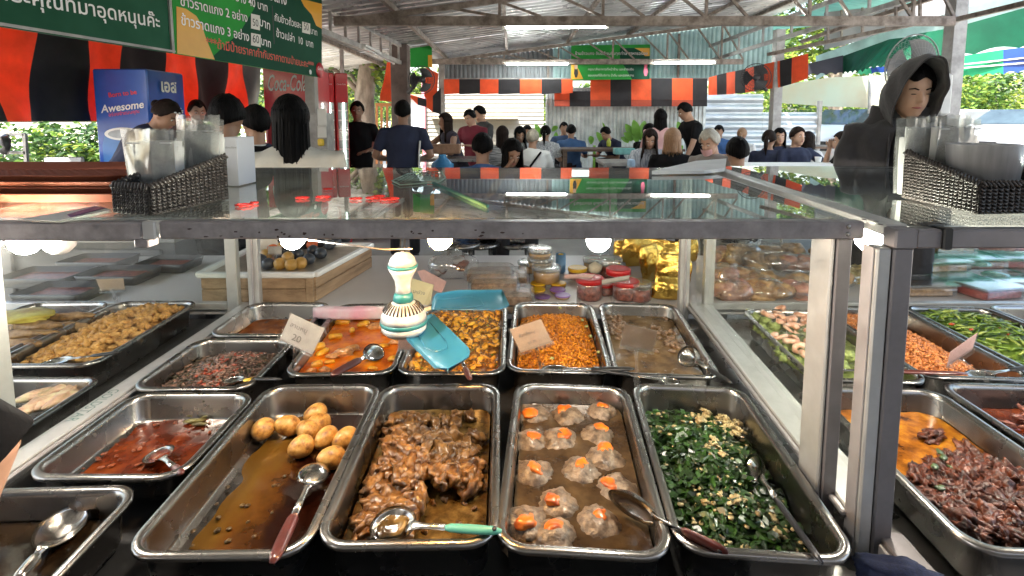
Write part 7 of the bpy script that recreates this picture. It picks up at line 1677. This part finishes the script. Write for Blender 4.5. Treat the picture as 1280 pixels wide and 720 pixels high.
    for k in range(NA):
        a = 2 * PI * k / NA; aa = abs((a + PI) % (2 * PI) - PI)
        front = 58 + 6 * math.sin(a * 5 + px); lim = front if aa < .75 else (front + (aa - .75) / .45 * 32 if aa < 1.2 else (96 + (aa - 1.2) / 1.9 * 32))
        if hair in ('pony', 'bun'): lim = min(lim, 118)
        if hair == 'cap': lim = max(lim, 92)
        lim = math.radians(lim)
        for j in range(NP + 1):
            pol = lim * j / NP; n_ = mnoise.noise(Vector((a * 4, pol * 1.5, px * .1))) * .05 + .03 * math.sin(a * 17 + px) * (j / NP)
            thick = 1.07 + .05 * (hair in ('long', 'bob', 'medium', 'messy')) + (.06 if hair == 'messy' else 0) * mnoise.noise(Vector((a * 5, pol * 5, px)))
            if j == NP: thick -= .03
            outer[j].append(W(HV(a, pol, thick + n_))); inner[j].append(W(HV(a, pol, .93)))
        if False:
            Lh = long_ * (1 + r.uniform(-.10, .10)) * (.72 if aa < 1.3 else 1)
            e0 = HV(a, lim * .82, 1.12); e1 = HV(a, lim, 1.16); back = FH * -1; dn = Vector((0, 0, -1)) * .9 + U * -.1
            tails.append((a, [e0, e1, e1 + dn * Lh * .35 + (e1 - hc) * .05, e1 + dn * Lh * .7 + (e1 - hc) * .10, e1 + dn * Lh * 1.0 + (e1 - hc) * .06 * r.uniform(-1, 3)]))
    hbm = MB(); hbm.smooth = True; hbm.loft(outer + inner[::-1], caps=False)
    if long_:
        # a curtain of hair: a closed sheet from ear to ear round the back, its hem cut unevenly, with loose locks over it
        NC, NR = 60, 9; oc, ic = [], []
        hem = [1 + .10 * math.sin(k * 1.9 + px) + r.uniform(-.07, .07) for k in range(NC + 1)]
        for j in range(NR + 1):
            f = j / NR; ro, ri = [], []
            for k in range(NC + 1):
                a = 1.0 + (2 * PI - 2.0) * k / NC; aa = PI - abs(a - PI); e = HV(a, math.radians(56 + 14 * min(1, aa - .8)), 1.13); d_ = (e - hc); d_ -= UH * d_.dot(UH)
                drop = (long_ * 1.28 + .03) * hem[k] * (1 if aa > 1.3 else .8) * f; sw = .06 * math.sin(f * PI * .7) - .10 * f * (1 - f) + (.16 * f ** 3 if aa < 2.2 else 0)
                st_ = .005 * mnoise.noise(Vector((k * .38, f * 1.6, px))) + .003 * mnoise.noise(Vector((k * 1.3, f, px)))
                p = e + d_ * (sw + st_ * 9) + (Vector((0, 0, -1)) * .93 + U * -.07) * drop; ro.append(W(p)); ri.append(W(p - d_ * (.16 if j < NR else .03)))
            oc.append(ro); ic.append(ri)
        hbm.loft([o_ + i_[::-1] for o_, i_ in zip(oc, ic)])
        for q in range(9):
            k = r.randrange(1, NC); w0 = r.uniform(.0015, .0035) * s; x_ = r.uniform(1.0, 1.12)
            pts = [Vector(oc[j][k]) + (Vector(oc[j][k]) - Vector(ic[0][k])) * .08 for j in range(0, NR + 1)]; pts.append(pts[-1] + (pts[-1] - pts[-2]) * x_ + (Vector(oc[NR][k]) - Vector(ic[0][k])) * r.uniform(0, .35)); hbm.tube(pts, [w0 * .6] + [w0] * (len(pts) - 2) + [w0 * .15], 5)
    for a, tl in tails:
        hbm.tube([W(p_) for p_ in tl], [.016 * s, .019 * s, .020 * s, .017 * s, .004 * s], 7)
        for q in range(2):
            o_ = Vector((r.uniform(-.012, .012), r.uniform(-.012, .012), r.uniform(-.01, .02))); hbm.tube([W(p_ + o_ * (1 + i * .5)) for i, p_ in enumerate(tl)], [.008 * s, .009 * s, .010 * s, .008 * s, .002 * s], 5)
    if hair == 'pony':
        e = hc - FH * .10 + UH * .03; hbm.tube([W(e), W(e - FH * .03 - Vector((0, 0, .03))), W(e - FH * .04 - Vector((0, 0, .12))), W(e - FH * .02 - Vector((0, 0, .24)))], [.022 * s, .028 * s, .026 * s, .006 * s], 8)
    if hair == 'bun': hbm.ell(W(hc - FH * .115 + UH * .02), (.035 * s, .035 * s, .035 * s), 10, 8)
    hbm.build('hair', hm if hair != 'cap' else hair_k, t, world=False)
    if hair == 'cap':
        cb = MB(); cb.smooth = True; rg = [[W(HV(2 * PI * k / 24, math.radians(pd), 1.16)) for k in range(24)] for pd in (4, 25, 45, 62, 74)]; cb.loft(rg); cb.build('cap', white_t, t, world=False)
        cb = MB(); pts = [W(HV(a_, math.radians(72), 1.16)) for a_ in (-.9, -.45, 0, .45, .9)] + [W(HV(a_, math.radians(78), 1.16) + FH * .07 * math.cos(a_)) for a_ in (.8, .4, 0, -.4, -.8)]; cb.poly(pts, .006, UH); cb.build('cap_peak', white_t, t, world=False)
    if face:
        for sx in (-1, 1):
            if face != 'down': q = MB(); el_(hc + XH * sx * .030 + FH * .0785 + UH * .006, (.0125, .006, .0058), q, 10, 6); q.build('eye', eye_w, t, world=False)
            q = MB(); el_(hc + XH * sx * .030 + FH * .0835 + UH * .005, (.0062, .003, .0052) if face != 'down' else (.012, .0035, .0022), q, 8, 5); q.build('pupil', eye_d, t, world=False)
            q = MB(); q.tube([W(hc + XH * sx * .014 + FH * .085 + UH * .024), W(hc + XH * sx * .03 + FH * .083 + UH * .030), W(hc + XH * sx * .046 + FH * .070 + UH * .024)], [.0028 * s, .0034 * s, .002 * s], 6); q.build('eyebrow', hair_b, t, world=False)
        q = MB(); q.tube([W(hc - XH * .021 + FH * .079 - UH * .058), W(hc + FH * .088 - UH * .056), W(hc + XH * .021 + FH * .079 - UH * .058)], [.002 * s, .0058 * s, .002 * s], 8); q.build('mouth', lip, t, world=False)
    if extra: extra(t, W, dict(hc=hc, UH=UH, FH=FH, XH=XH, U=U, Fw=Fw, X=X, sh=sh, el=el, wr=wr, s=s, nk=nk))
    return t

def x_polo(panel=None, collar=True, pipe=white_t):
    def f(t, W, k):
        s = k['s']; b = MB(); n = 20
        b.tube([W(k['nk'] - k['U'] * .012 + k['X'] * .062 * math.cos(2 * PI * q / n) + k['Fw'] * .062 * math.sin(2 * PI * q / n)) for q in range(n + 1)], .006 * s, 6); b.build('collar_stripe', pipe, t, world=False)
        if panel:
            for sx in panel:
                b = MB(); b.smooth = True; b.loft([[W(k['U'] * h + k['X'] * sx * (.158 + .012 * math.cos(a_)) * f_ - k['Fw'] * (.02 + .085 * math.sin(a_) * 1.0)) for a_ in [i * PI / 10 - .3 for i in range(9)]] for h, f_ in ((-.06, 1.08), (.1, .98), (.22, 1.02), (.34, 1.08))], caps=False, close=False); b.build('white_side_panel', white_t, t, world=False)
    return f
def x_strap(t, W, k):
    b = MB(); pts = []
    for i in range(12):
        f = i / 11; h = .44 - .40 * f; x = -.13 + .28 * f; dpt = .118 + .008 * math.sin(PI * f) - .05 * abs(x) ; pts.append(W(k['U'] * h + k['X'] * x - k['Fw'] * dpt))
    b.tube(pts, .014 * k['s'], 6); b.build('bag_strap', black_t, t, world=False)
def x_headband(t, W, k):
    for i in range(5):
        a = -.9 + i * .45; b = MB(); b.ell(W(k['hc'] + k['UH'] * .075 + k['XH'] * .085 * math.sin(a + .5) + k['FH'] * .075 * math.cos(a + .5)), (.009, .009, .006), 8, 6); b.build('hair_clip', white_plastic, t, world=False)
    x_polo()(t, W, k)
def x_mask(t, W, k):
    b = MB(); b.smooth = True; b.loft([[W(k['hc'] + k['FH'] * (.088 - .02 * abs(math.cos(a_)) ** 2 + .018 * math.sin(a_)) * 1.05 + k['XH'] * .055 * math.cos(a_) * f_ - k['UH'] * h) for a_ in [i * PI / 8 for i in range(9)]] for h, f_ in ((.03, 1), (.05, 1.05), (.075, .95), (.095, .7))], caps=False, close=False); b.build('face_mask', mat('pink_mask', (.62, .36, .36), .7), t, world=False)
def x_scrunchie(t, W, k):
    b = MB(); b.ell(W(k['hc'] - k['FH'] * .115 - k['UH'] * .02), (.035, .022, .022), 10, 6); b.build('white_scrunchie', white_t, t, world=False)
def x_collar(t, W, k): x_polo()(t, W, k)

# left group behind the counter
person('person in navy polo with white clips in dark hair, leaning down behind the bags', 207, 129, 3.9, 'stand', 62, navy, 'bun', hair_b, skin_m, lean=38, hpitch=18, hyaw=-10, s=.95, female=True, face=1, extra=x_headband)
person('person with dark hair pulled back peering over the bag stack, face to the viewer', 246, 126, 5.2, 'stand', 12, black_t, 'short', hair_b, skin_l, hpitch=12, lean=4, s=.96, female=True, face=1)
person('person with a big round head of black hair seen from behind, in dark clothes', 283, 121, 3.25, 'stand', 160, black_t, 'messy', hair_k, skin_m, s=1.12, hpitch=8)
person('person with short black hair in navy shirt, from behind, left of the cream shirt', 318, 133, 3.7, 'stand', 200, navy, 'messy', hair_k, skin_m, s=1.04, extra=x_polo())
person('person with long black hair over the shoulders in a cream shirt, seen from behind', 362, 121, 2.75, 'stand', 180, cream_t, 'long', hair_k, skin_l, s=1.03, female=True, arms=('fwd', 'fwd'), width=1.3, sleeve=.9)
person('person in black polo standing half hidden behind the red fridge door', 446, 127, 6.6, 'stand', -20, black_t, 'short', hair_k, skin_d, pants=beige_p, s=1.0, hyaw=15, hpitch=5, arms=('down', 'hips'), face=1)
person('person in navy polo with white side panel standing with back to the viewer', 503, 126, 5.6, 'stand', 178, navy, 'short', hair_k, skin_d, s=1.03, arms=('hips', 'hips'), width=1.1, extra=x_polo((-1,), True))
person('person in sleeveless dark dress with long hair reaching out to the left', 556, 142, 7.0, 'stand', -65, cloth('dark_dress', (.035, .03, .045)), 'long', hair_b, skin_m, pants=cloth('dark_skirt', (.03, .028, .04)), lean=20, hpitch=-4, s=.93, female=True, arms=('reach', 'fwd'), sleeve=.12, top_len=.3)
person('person in maroon jacket standing with head bowed', 587, 138, 7.7, 'stand', -35, maroon, 'short', hair_k, skin_l, lean=8, hpitch=22, s=1.0, sleeve=1.2, pants=jeans, face=1)
person('person in charcoal shirt standing behind the maroon jacket, looking down to the left', 599, 133, 8.1, 'stand', -60, dgrey, 'short', hair_k, skin_l, lean=5, hpitch=18, s=1.02, sleeve=1.2, ground=.30)
# seated diners
person('person with black hair in bright blue t-shirt sitting with back to the viewer, nearest left', 603, 167, 4.35, 'sit', 180, blue_t, 'short', hair_k, skin_m, s=1.02, lean=12, width=1.12)
person('person with dark parted hair resting forehead on a raised hand', 640, 177, 4.3, 'sit', 20, dgrey, 'medium', hair_k, skin_m, lean=18, hpitch=24, female=True, arms=('face', 'fwd'), face=1, s=.97)
person('person in white cap and striped top with long dark hair', 628, 158, 7.3, 'sit', 175, stripe_h, 'long', hair_b, skin_m, female=True, extra=None)
bpy.data.objects
person('person in patterned white blouse looking down at the table', 650, 160, 7.8, 'sit', 5, pattern_t, 'medium', hair_k, skin_m, lean=14, hpitch=22, female=True, face=1)
person('person in white t-shirt with black cross body strap and grey hair, from behind', 666, 162, 6.9, 'sit', 172, white_t, 'short', hair_g, skin_m, lean=10, width=1.1, extra=x_strap, s=1.0)
person('person with dark bun sitting beyond the patterned blouse', 659, 157, 9.2, 'sit', 10, dgrey, 'short', hair_k, skin_m, hpitch=15)
person('person with ponytail in pale blouse, from behind, right of the grey haired one', 682, 157, 8.6, 'sit', 170, pattern_t, 'pony', hair_k, skin_m, female=True, extra=x_scrunchie)
person('person in denim blue shirt hunched on a stool with back to the viewer', 714, 156, 9.4, 'sit', 178, blue_t2, 'short', hair_k, skin_m, lean=14, width=1.15, s=1.02)
person('person mostly hidden behind the denim blue shirt, only dark hair and shoulder showing', 705, 153, 10.0, 'sit', 0, jeans, 'short', hair_k, skin_m, hpitch=10)
person('person in navy polo leaning far over a dark table to the left', 757, 160, 9.2, 'sit', -45, navy, 'short', hair_k, skin_m, lean=32, hpitch=16, face=1, extra=x_polo())
person('person in pale pink hoodie with long black hair standing back to the viewer', 826, 137, 7.2, 'stand', 176, pink_t, 'medium', hair_k, skin_l, female=True, sleeve=1.2, s=.97, hpitch=5)
person('person behind the pink hoodie with dark hair, bent low over the table', 812, 155, 7.9, 'sit', 150, black_t, 'medium', hair_k, skin_m, female=True, lean=14)
person('person in blue striped blouse with shoulder length hair looking down', 813, 163, 6.3, 'sit', 0, striped, 'medium', hair_b, skin_l, lean=12, hpitch=22, female=True, face=1, sleeve=1.2)
person('person with straight copper blond hair in black top, from behind', 841, 161, 5.6, 'sit', 182, black_t, 'bob', hair_o, skin_l, female=True, lean=6, sleeve=1.2, width=1.1)
person('person in black t-shirt standing and leaning on the table to the left', 856, 130, 7.3, 'stand', -62, black_t, 'short', hair_k, skin_m, lean=16, hpitch=20, arms=('lean', 'lean'), s=1.03, face=1)
person('person with silver blond hair and pink mask below the chin in taupe shirt', 887, 164, 4.9, 'sit', -28, grey_t, 'messy', hair_s, skin_l, lean=8, hpitch=22, face=1, extra=x_mask, s=1.0)
person('person with sleek black hair in white t-shirt, from behind, nearest on the right', 922, 172, 4.4, 'sit', 195, white_t, 'short', hair_k, skin_m, lean=6, s=1.06, width=1.1)
person('person with short dark hair in light blue shirt far behind the silver haired one', 899, 157, 9.6, 'sit', -5, blue_t, 'short', hair_k, skin_m, hpitch=18)
person('person with light brown ponytail far behind on the right', 928, 160, 9.6, 'sit', 170, white_t, 'pony', hair_o, skin_m, female=True)
person('person in navy polo with hair bun and white scrunchie, from behind', 962, 163, 6.9, 'sit', 165, navy, 'pony', hair_b, skin_m, female=True, extra=x_scrunchie, s=1.0)
person('smiling person with long dark hair facing the viewer between two navy polos', 975, 161, 7.6, 'sit', 10, navy, 'medium', hair_k, skin_l, female=True, face=1, hpitch=6)
person('person in navy polo looking to the right with one arm stretched out', 998, 159, 6.7, 'sit', 40, navy, 'short', hair_b, skin_l, face=1, arms=('fwd', 'side'), s=1.02, hpitch=4, extra=x_polo())
person('person with brown hair mostly hidden behind the navy polo looking right', 1011, 165, 7.8, 'sit', 150, white_t, 'bob', hair_b, skin_m, female=True)
person('person in black shirt with white collar in left profile, rightmost at the tables', 1053, 165, 6.1, 'sit', -75, black_t, 'short', hair_b, skin_l, face=1, hpitch=5, s=1.0, arms=('face', 'fwd'), extra=x_collar)

# hooded man
def x_hood(t, W, k):
    hc, UH, FH, XH, U, X, Fw, s = (k[n_] for n_ in ('hc', 'UH', 'FH', 'XH', 'U', 'X', 'Fw', 's'))
    b = MB(); b.smooth = True; NA, NP = 44, 16; O, I_ = [], []
    # shell swept from the rim round the face to the back of the head
    for j in range(NP + 1):
        f = j / NP; d_ = .098 - .235 * f; sh_ = math.sin(PI * (.5 + .5 * f)) ** .55 if f < .999 else .05; o_, i_ = [], []
        for q in range(NA):
            a = 2 * PI * q / NA; ca, sa = math.cos(a), math.sin(a); rx = (.090 + .026 * min(1, f * 2.2)) * sh_; rz = (.138 + .004 * f) * sh_
            up = UH * sa * rz; peak = .030 * max(0, sa) ** 4 * (1 - f * .4)
            droop = -.09 * max(0, -sa) ** 2 * (1 - .3 * f); p = hc + UH * (.012 + peak + droop) + up + XH * ca * rx * (1 + .28 * max(0, -sa)) + FH * (d_ + .016 * max(0, sa) - .05 * max(0, -sa))
            n_ = (p - hc).normalized(); w_ = .006 * mnoise.noise(p * 14) + .004 * math.sin(a * 7 + j * .8)
            o_.append(W(p + n_ * w_)); i_.append(W(p + n_ * (w_ - .008)))
        O.append(o_); I_.append(i_)
    rim = [W(hc + (Vector(p) - W(hc)) * (1 / s) * 1.0 + FH * .006) for p in O[0]]
    b.loft(I_[::-1] + [rim] + O, caps=False); b.build('hood', hoodm, t, world=False)
    b = MB(); b.tube(O[0] + [O[0][0]], .0032 * s, 7); b.build('hood_hem', hoodm, t, world=False)
    # collar folds that join the hood to the shoulders
    b = MB(); b.smooth = True; rg = []
    for h, rx, ry, zo in ((.40, .200, .135, 0), (.45, .160, .125, 0), (.50, .125, .115, .0), (.55, .118, .112, 0)):
        rg.append([W(U * h + X * rx * math.cos(2 * PI * q / 28) - Fw * (.015 + ry * math.sin(2 * PI * q / 28)) * (1 if math.sin(2 * PI * q / 28) > 0 else .55) + U * (.004 * math.sin(q * 1.7))) for q in range(28)])
    b.loft(rg, caps=False); b.build('hood_collar', hoodm, t, world=False)
    # jacket panels left open over a black t-shirt
    b = MB(); b.smooth = True; b.loft([[W(U * h + X * x * f_ + Fw * (.137 - .05 * (x / .1) ** 2 * .2)) for x in [-.055 + .011 * i for i in range(11)]] for h, f_ in ((-.06, 1.1), (.1, 1.1), (.25, 1.0), (.38, .8), (.455, .6))], caps=False, close=False); b.build('black_tee_front', black_t, t, world=False)
    for sx in (-1, 1):
        b = MB(); b.tube([W(U * h + X * sx * x + Fw * fz) for h, x, fz in ((-.06, .062, .140), (.1, .062, .138), (.25, .056, .142), (.38, .050, .128), (.46, .045, .09))], .006 * s, 6); b.build('zip_edge', hoodm, t, world=False)
person('person in charcoal hooded jacket with hood up, looking down beside the right basket', 1141, 82, 2.42, 'stand', 8, hoodm, 'short', hair_k, skin_l, lean=5, hpitch=16, hyaw=20, s=1.02, sleeve=1.2, arms=('down', 'fwd'), face='down', extra=x_hood, voxel=.0085, width=1.0)
# neighbour's arm at the left edge
def arm_part():
    t = thing('person', 'person at the left edge of whom only a black sleeve and bare forearm show', 'person', (-.95, .50, .0))
    e0, e1, e2 = Vector((-1.05, .62, 1.30)), Vector((-.80, .745, 1.02)), Vector((-.93, .66, .70))
    b = MB(); b.tube([Vector((-1.25, .45, 1.40)), e0, e1.lerp(e0, .4), e1, e1.lerp(e2, .3), e2], [.06, .06, .052, .044, .045, .030], 16)
    for i in range(4): b.tube([e2 + Vector((.01 * i - .02, .0, .0)), e2 + Vector((.02 * i - .05, .02, -.08)), e2 + Vector((.022 * i - .06, .03, -.15))], [.014, .009, .007], 8)
    b.tube([e2 + Vector((.02, .01, -.01)), e2 + Vector((.06, .04, -.07))], [.012, .008], 8); b.tube([Vector((-1.25, .45, 1.40)), Vector((-1.38, .38, 1.42)), Vector((-1.40, .36, .95))], [.06, .14, .16], 14); b.ell(Vector((-1.40, .36, 1.66)), (.08, .10, .13), 14, 10); b.tube([Vector((-1.4, .36, 1.42)), Vector((-1.4, .36, 1.6))], [.055, .05], 10)
    for q in (-.09, .09): b.tube([Vector((-1.40 + q, .36, .95)), Vector((-1.40 + q, .36, .05))], [.08, .045], 10)
    me = b; o = remesh(me, 'body', skin_l, .009, None, 2); o.data.transform(ORIG[t.name].inverted()); o.parent = t
    b = MB(); b.tube([Vector((-1.33, .40, 1.42)), Vector((-1.22, .47, 1.41)), e0, e1.lerp(e0, .5), e1.lerp(e0, .2), e1.lerp(e0, -.04)], [.07, .085, .082, .076, .070, .066], 24); b.tube([Vector((-1.38, .37, 1.50)), Vector((-1.40, .36, 1.2)), Vector((-1.4, .36, .9))], [.10, .18, .17], 18)
    o = remesh(b, 'black_sleeve', black_t, .009, None, 2); o.data.transform(ORIG[t.name].inverted()); o.parent = t
arm_part()
# ---- tables, stools and other furniture between the diners
def ftable(label, x, y, z, w, d, m, h0=.004, legs=True):
    t = thing('dining_table', label, 'table', (x, y, h0), group=None); MB().box((x, y, z - .02), (w, d, .04), bev=.004).build('table_top', m, t)
    for sx in (-1, 1):
        for sy in (-1, 1): MB().box((x + sx * (w / 2 - .06), y + sy * (d / 2 - .06), (z - .04 + h0) / 2), (.06, .06, z - .04 - h0)).build('leg', m, t)
    return t
p = D(775, 181, 8.7); ftable('dark wooden table between the denim blue shirt and the leaning person', p.x, 8.75, 1.06, 2.0, .7, darkwood, .30)
p = D(790, 196, 6.9); ftable('grey topped table with dishes in front of the striped blouse', p.x, 6.75, 1.0, .9, .7, greysteel)
p = D(455, 182, 7.3); ftable('dark wooden table behind the fridges, left of the navy polo with white panel', p.x - .2, 7.6, 1.15, 1.3, .6, darkwood)
p = D(600, 192, 6.5); ftable('steel table before the person in the dark dress', p.x - .5, 6.7, 1.05, 1.2, .5, steel_dark)
p = D(1010, 203, 6.1); ftable('pale table in front of the navy polo group on the right', p.x, 6.0, 1.02, 1.9, .6, white_paint)
p = D(1020, 178, 9.8); ftable('dark table behind the navy polo group near the white car', p.x + .3, 9.8, 1.05, 1.8, .7, darkwood, .30)
p = D(672, 205, 5.6); ftable('white table in front of the white t-shirt with black strap', p.x, 5.4, .98, 1.6, .6, white_paint)
def stool(label, px, py, y, z0, m=steel_dark):
    P = D(px, py, y); t = thing('stool', label, 'stool', (P.x, y, z0), group='round stools of the diners'); MB().lathe([(.14, P.z - .03), (.16, P.z - .02), (.16, P.z), (.02, P.z + .004)], c=(P.x, y, 0), n=20).build('seat', m, t)
    for k in range(4): a = PI / 4 + k * PI / 2; MB().tube([(P.x + .11 * math.cos(a), y + .11 * math.sin(a), P.z - .02), (P.x + .17 * math.cos(a), y + .17 * math.sin(a), z0)], .012, 6).build('leg', m, t)
    return t
stool('round stool under the person in the denim blue shirt', 712, 196, 9.45, .30)
for i, (px, y, lab) in enumerate(((575, 3.9, 'leftmost stool seen under the beam, right of the warm bulb'), (600, 4.1, 'stool seen under the beam between the two bulbs'), (645, 4.2, 'stool behind the honey tubs'), (905, 4.1, 'stool seen under the beam at the right, behind the snack bags'))): stool(lab, px, 303, y, .004, steel)
for i, (x, y, lab) in enumerate(((.95, 3.6, 'chrome framed chair behind the clear snack bags'), (2.3, 3.8, 'grey chair behind the takeaway boxes, left'), (3.0, 3.7, 'grey chair behind the takeaway boxes, right'))):
    t = thing('chair', lab, 'chair', (x, y, .004), group='metal chairs behind the display table'); MB().box((x, y, .46), (.42, .40, .03), bev=.01).build('seat', mat('chair_seat', (.06, .06, .07), .5), t)
    for sx in (-1, 1):
        MB().tube([(x + sx * .19, y + .18, .004), (x + sx * .19, y + .2, .5), (x + sx * .17, y + .24, .88), (x + sx * .10, y + .245, .94)], .012, 8).build('leg', steel, t); MB().tube([(x + sx * .19, y - .18, .004), (x + sx * .19, y - .17, .46)], .012, 8).build('leg', steel, t)
    MB().tube([(x - .1, y + .245, .94), (x + .1, y + .245, .94)], .012, 8).build('top_rail', steel, t); MB().box((x, y + .23, .74), (.30, .02, .18), bev=.008).build('backrest', MATS['chair_seat'], t)
dc = thing('drinks_counter', 'dark counter behind the left glass case, below the blue fridge', 'counter', (-3.6, 3.25, .004)); MB().box((-3.7, 3.25, .86), (3.6, .75, .04), bev=.004).build('counter_top', mat('worn_grey_top', (.16, .155, .15), .5, 0, .2, 4), dc)
MB().box((-3.7, 3.28, .42), (3.5, .66, .83)).build('cabinet', mat('dark_grey_cabinet', (.07, .07, .075), .6, 0, .2, 3), dc)
for i in range(4): MB().box((-5.0 + i * .86, 2.935, .44), (.80, .02, .70), bev=.005).build('door', MATS['dark_grey_cabinet'], dc)
# chairs at far left
for (px, py, y, w_, h_, m_, lab) in ((80, 196, 3.9, .30, .16, mat('grey_chair_back', (.30, .31, .32), .6), 'grey moulded chair back rising above the red trays'), (20, 204, 4.3, .34, .10, black_plastic, 'black chair with an oval hole beneath the metal rack'), (118, 203, 4.1, .28, .08, black_plastic, 'black chair back beside the grey one')):
    P = D(px, py, y); t = thing('chair', lab, 'chair', (P.x, y, .004)); MB().box((P.x, y, P.z - h_ / 2), (w_, .03, h_), bev=.02).build('backrest', m_, t); MB().box((P.x, y + .2, P.z - .4), (w_, .38, .03), bev=.01).build('seat', m_, t)
    for sx in (-1, 1):
        for sy in (0, .36): MB().bar((P.x + sx * w_ * .45, y + sy, .004), (P.x + sx * w_ * .45, y + sy, P.z - (.4 if sy else .05)), .025, .025).build('leg', m_, t)
rk = thing('metal_rack', 'pale metal rack standing at the left edge below the curtain', 'rack', D(15, 200, 3.5)); 
for (a, c) in (((-40, 168), (31, 168)), ((-40, 190), (33, 191)), ((31, 167), (34, 215)), ((-40, 205), (34, 205))): MB().bar(D(*a, 3.5), D(*c, 3.5), .02, .02).build('tube', greysteel, rk)
MB().tube([D(8, 168, 3.5), D(4, 176, 3.45), D(9, 184, 3.45), D(4, 190, 3.45)], [.01, .04, .02, .03], 8).build('hanging_hook', black_plastic, rk)
# bottle and boxes on the tables
for (px, pt, pb_, y, m_, nm, lab, cat) in ((761, 173, 183, 8.3, mat('lime_drink', (.45, .50, .03), .3), 'juice_bottle', 'yellow green drink bottle on the dark table', 'bottle'), (780, 185, 193, 6.7, mat('teal_box', (.16, .40, .40), .5), 'tissue_box', 'pale teal tissue box on the grey topped table', 'tissue box'), (789, 199, 208, 6.2, mat('blue_white_pack', (.35, .5, .65), .4), 'milk_carton', 'small blue and white carton near the striped blouse', 'carton'), (1023, 196, 203, 6.0, white_paint, 'paper_cup', 'white cup on the pale table of the navy polo group', 'cup'), (555, 180, 192, 6.6, mat('brown_bag', (.30, .17, .10), .5), 'brown_bag', 'brown lumpy bag on the steel table', 'bag'), (466, 172, 184, 7.4, mat('dark_red_box', (.14, .04, .03), .5), 'wooden_box', 'dark red brown box on the table behind the fridges', 'box')):
    P, Q = D(px, pt, y), D(px, pb_, y); hh = P.z - Q.z
    if nm in ('juice_bottle', 'paper_cup'): MB().lathe([(.03, Q.z), (.035, Q.z + hh * .1), (.036, Q.z + hh * .65), (.016, Q.z + hh * .85), (.017, P.z)] if nm[0] == 'j' else [(.028, Q.z), (.038, P.z), (.034, P.z), (.026, Q.z + .005)], c=(P.x, y, 0), n=16).build(nm, m_, label=lab, cat=cat)
    else: MB().box((P.x, y, (P.z + Q.z) / 2), ({'tissue_box': .26, 'milk_carton': .07, 'brown_bag': .42, 'wooden_box': .5}[nm], .14, hh), bev=.01).build(nm, m_, label=lab, cat=cat)
wd_ = thing('water_jug', 'blue water jug under the steel table', 'water jug', D(560, 205, 6.5)); P = D(553, 197, 6.4); MB().lathe([(.12, P.z - .35), (.14, P.z - .32), (.14, P.z - .08), (.05, P.z), (.05, P.z + .04)], c=(P.x, 6.4, 0), n=20).build('jug_body', mat('jug_blue', (.03, .16, .32), .15, 0, .2, 4), wd_)
# ================================================================ WALL FANS
def wallfan(label, px, py, y, rpx, m, tiltz, post_dx, cagew=.003, bm=None):
    c = D(px, py, y); R_ = rpx * y / 650; ax = Vector((math.sin(tiltz), -math.cos(tiltz), -.15)).normalized(); x, yv = orth(ax); M = Matrix(((x.x, yv.x, ax.x, c.x), (x.y, yv.y, ax.y, c.y), (x.z, yv.z, ax.z, c.z), (0, 0, 0, 1)))
    t = thing('wall_fan', label, 'fan', tuple(c)); L = lambda a, r_, z: M @ Vector((r_ * math.cos(a), r_ * math.sin(a), z))
    for z in (.0, ): MB().tube([L(2 * PI * k / 36, R_, z) for k in range(37)], cagew * 2.2, 6).build('cage_rim', m, t)
    b = MB()
    for k in range(36):
        a = 2 * PI * k / 36
        for s_ in (-1, 1): b.tube([L(a, R_, 0), L(a + .1, R_ * .8, s_ * R_ * .24), L(a + .2, R_ * .3, s_ * R_ * .34)], cagew * .5, 4)
    for rr in (.35, .6, .82):
        for s_ in (-1, 1): b.tube([L(2 * PI * k / 30, R_ * rr, s_ * R_ * (.33 - .25 * rr ** 2)) for k in range(31)], cagew * .5, 4)
    b.build('cage_wires', m, t, kind='stuff')
    for k in range(3):
        b = MB(); b.smooth = True; V = []; n = 8
        for i in range(n + 1):
            for j in range(n + 1):
                u, v = i / n, j / n; a = 2 * PI * k / 3 + (v - .5) * (1.5 * (.5 + .5 * u)); r_ = R_ * (.16 + .74 * u * (1 - .12 * (2 * v - 1) ** 2)); V.append(L(a, r_, (v - .5) * R_ * .22))
        Fs = [(i * (n + 1) + j, (i + 1) * (n + 1) + j, (i + 1) * (n + 1) + j + 1, i * (n + 1) + j + 1) for i in range(n) for j in range(n)]
        b.add(V + [v - ax * .003 for v in V], Fs + [tuple(q + (n + 1) ** 2 for q in reversed(f)) for f in Fs]); b.build('fan_blade', bm or m, t)
    b = MB(); b.lathe([(.01, R_ * .36), (R_ * .2, R_ * .34), (R_ * .2, R_ * .2), (R_ * .14, -R_ * .3), (R_ * .22, -R_ * .34), (R_ * .24, -R_ * .8), (R_ * .12, -R_ * .95)], n=18, mtx=M); b.build('motor', m, t)
    MB().tube([L(0, 0, -R_ * .8), c + Vector((post_dx * .6, .12, -R_ * .5)), c + Vector((post_dx, .15, -R_ * .9))], .03, 8).build('bracket', m, t); return t
blackfan = mat('black_fan_plastic', (.025, .025, .028), .45)
wallfan('black wall fan on the dark brown post at the left', 527, 100, 8.1, 17, blackfan, .5, -.25)
wallfan('black wall fan tilted up on the post between the two banners', 945, 97, 8.3, 17, blackfan, -.5, .25)
wallfan('big grey wall fan above the hooded person', 1140, 82, 3.6, 37, mat('grey_fan_plastic', (.36, .36, .35), .45, 0, .1, 6), .15, .28, .0022, bm=mat('fan_blade_grey', (.26, .26, .26), .4, 0, .15, 3))
b = MB(); P = D(1176, 118, 3.7); b.box(P, (.10, .10, .30), bev=.02); b.build('switch_box', white_plastic, label='pale fan control box on the post right of the hooded person', cat='switch box')
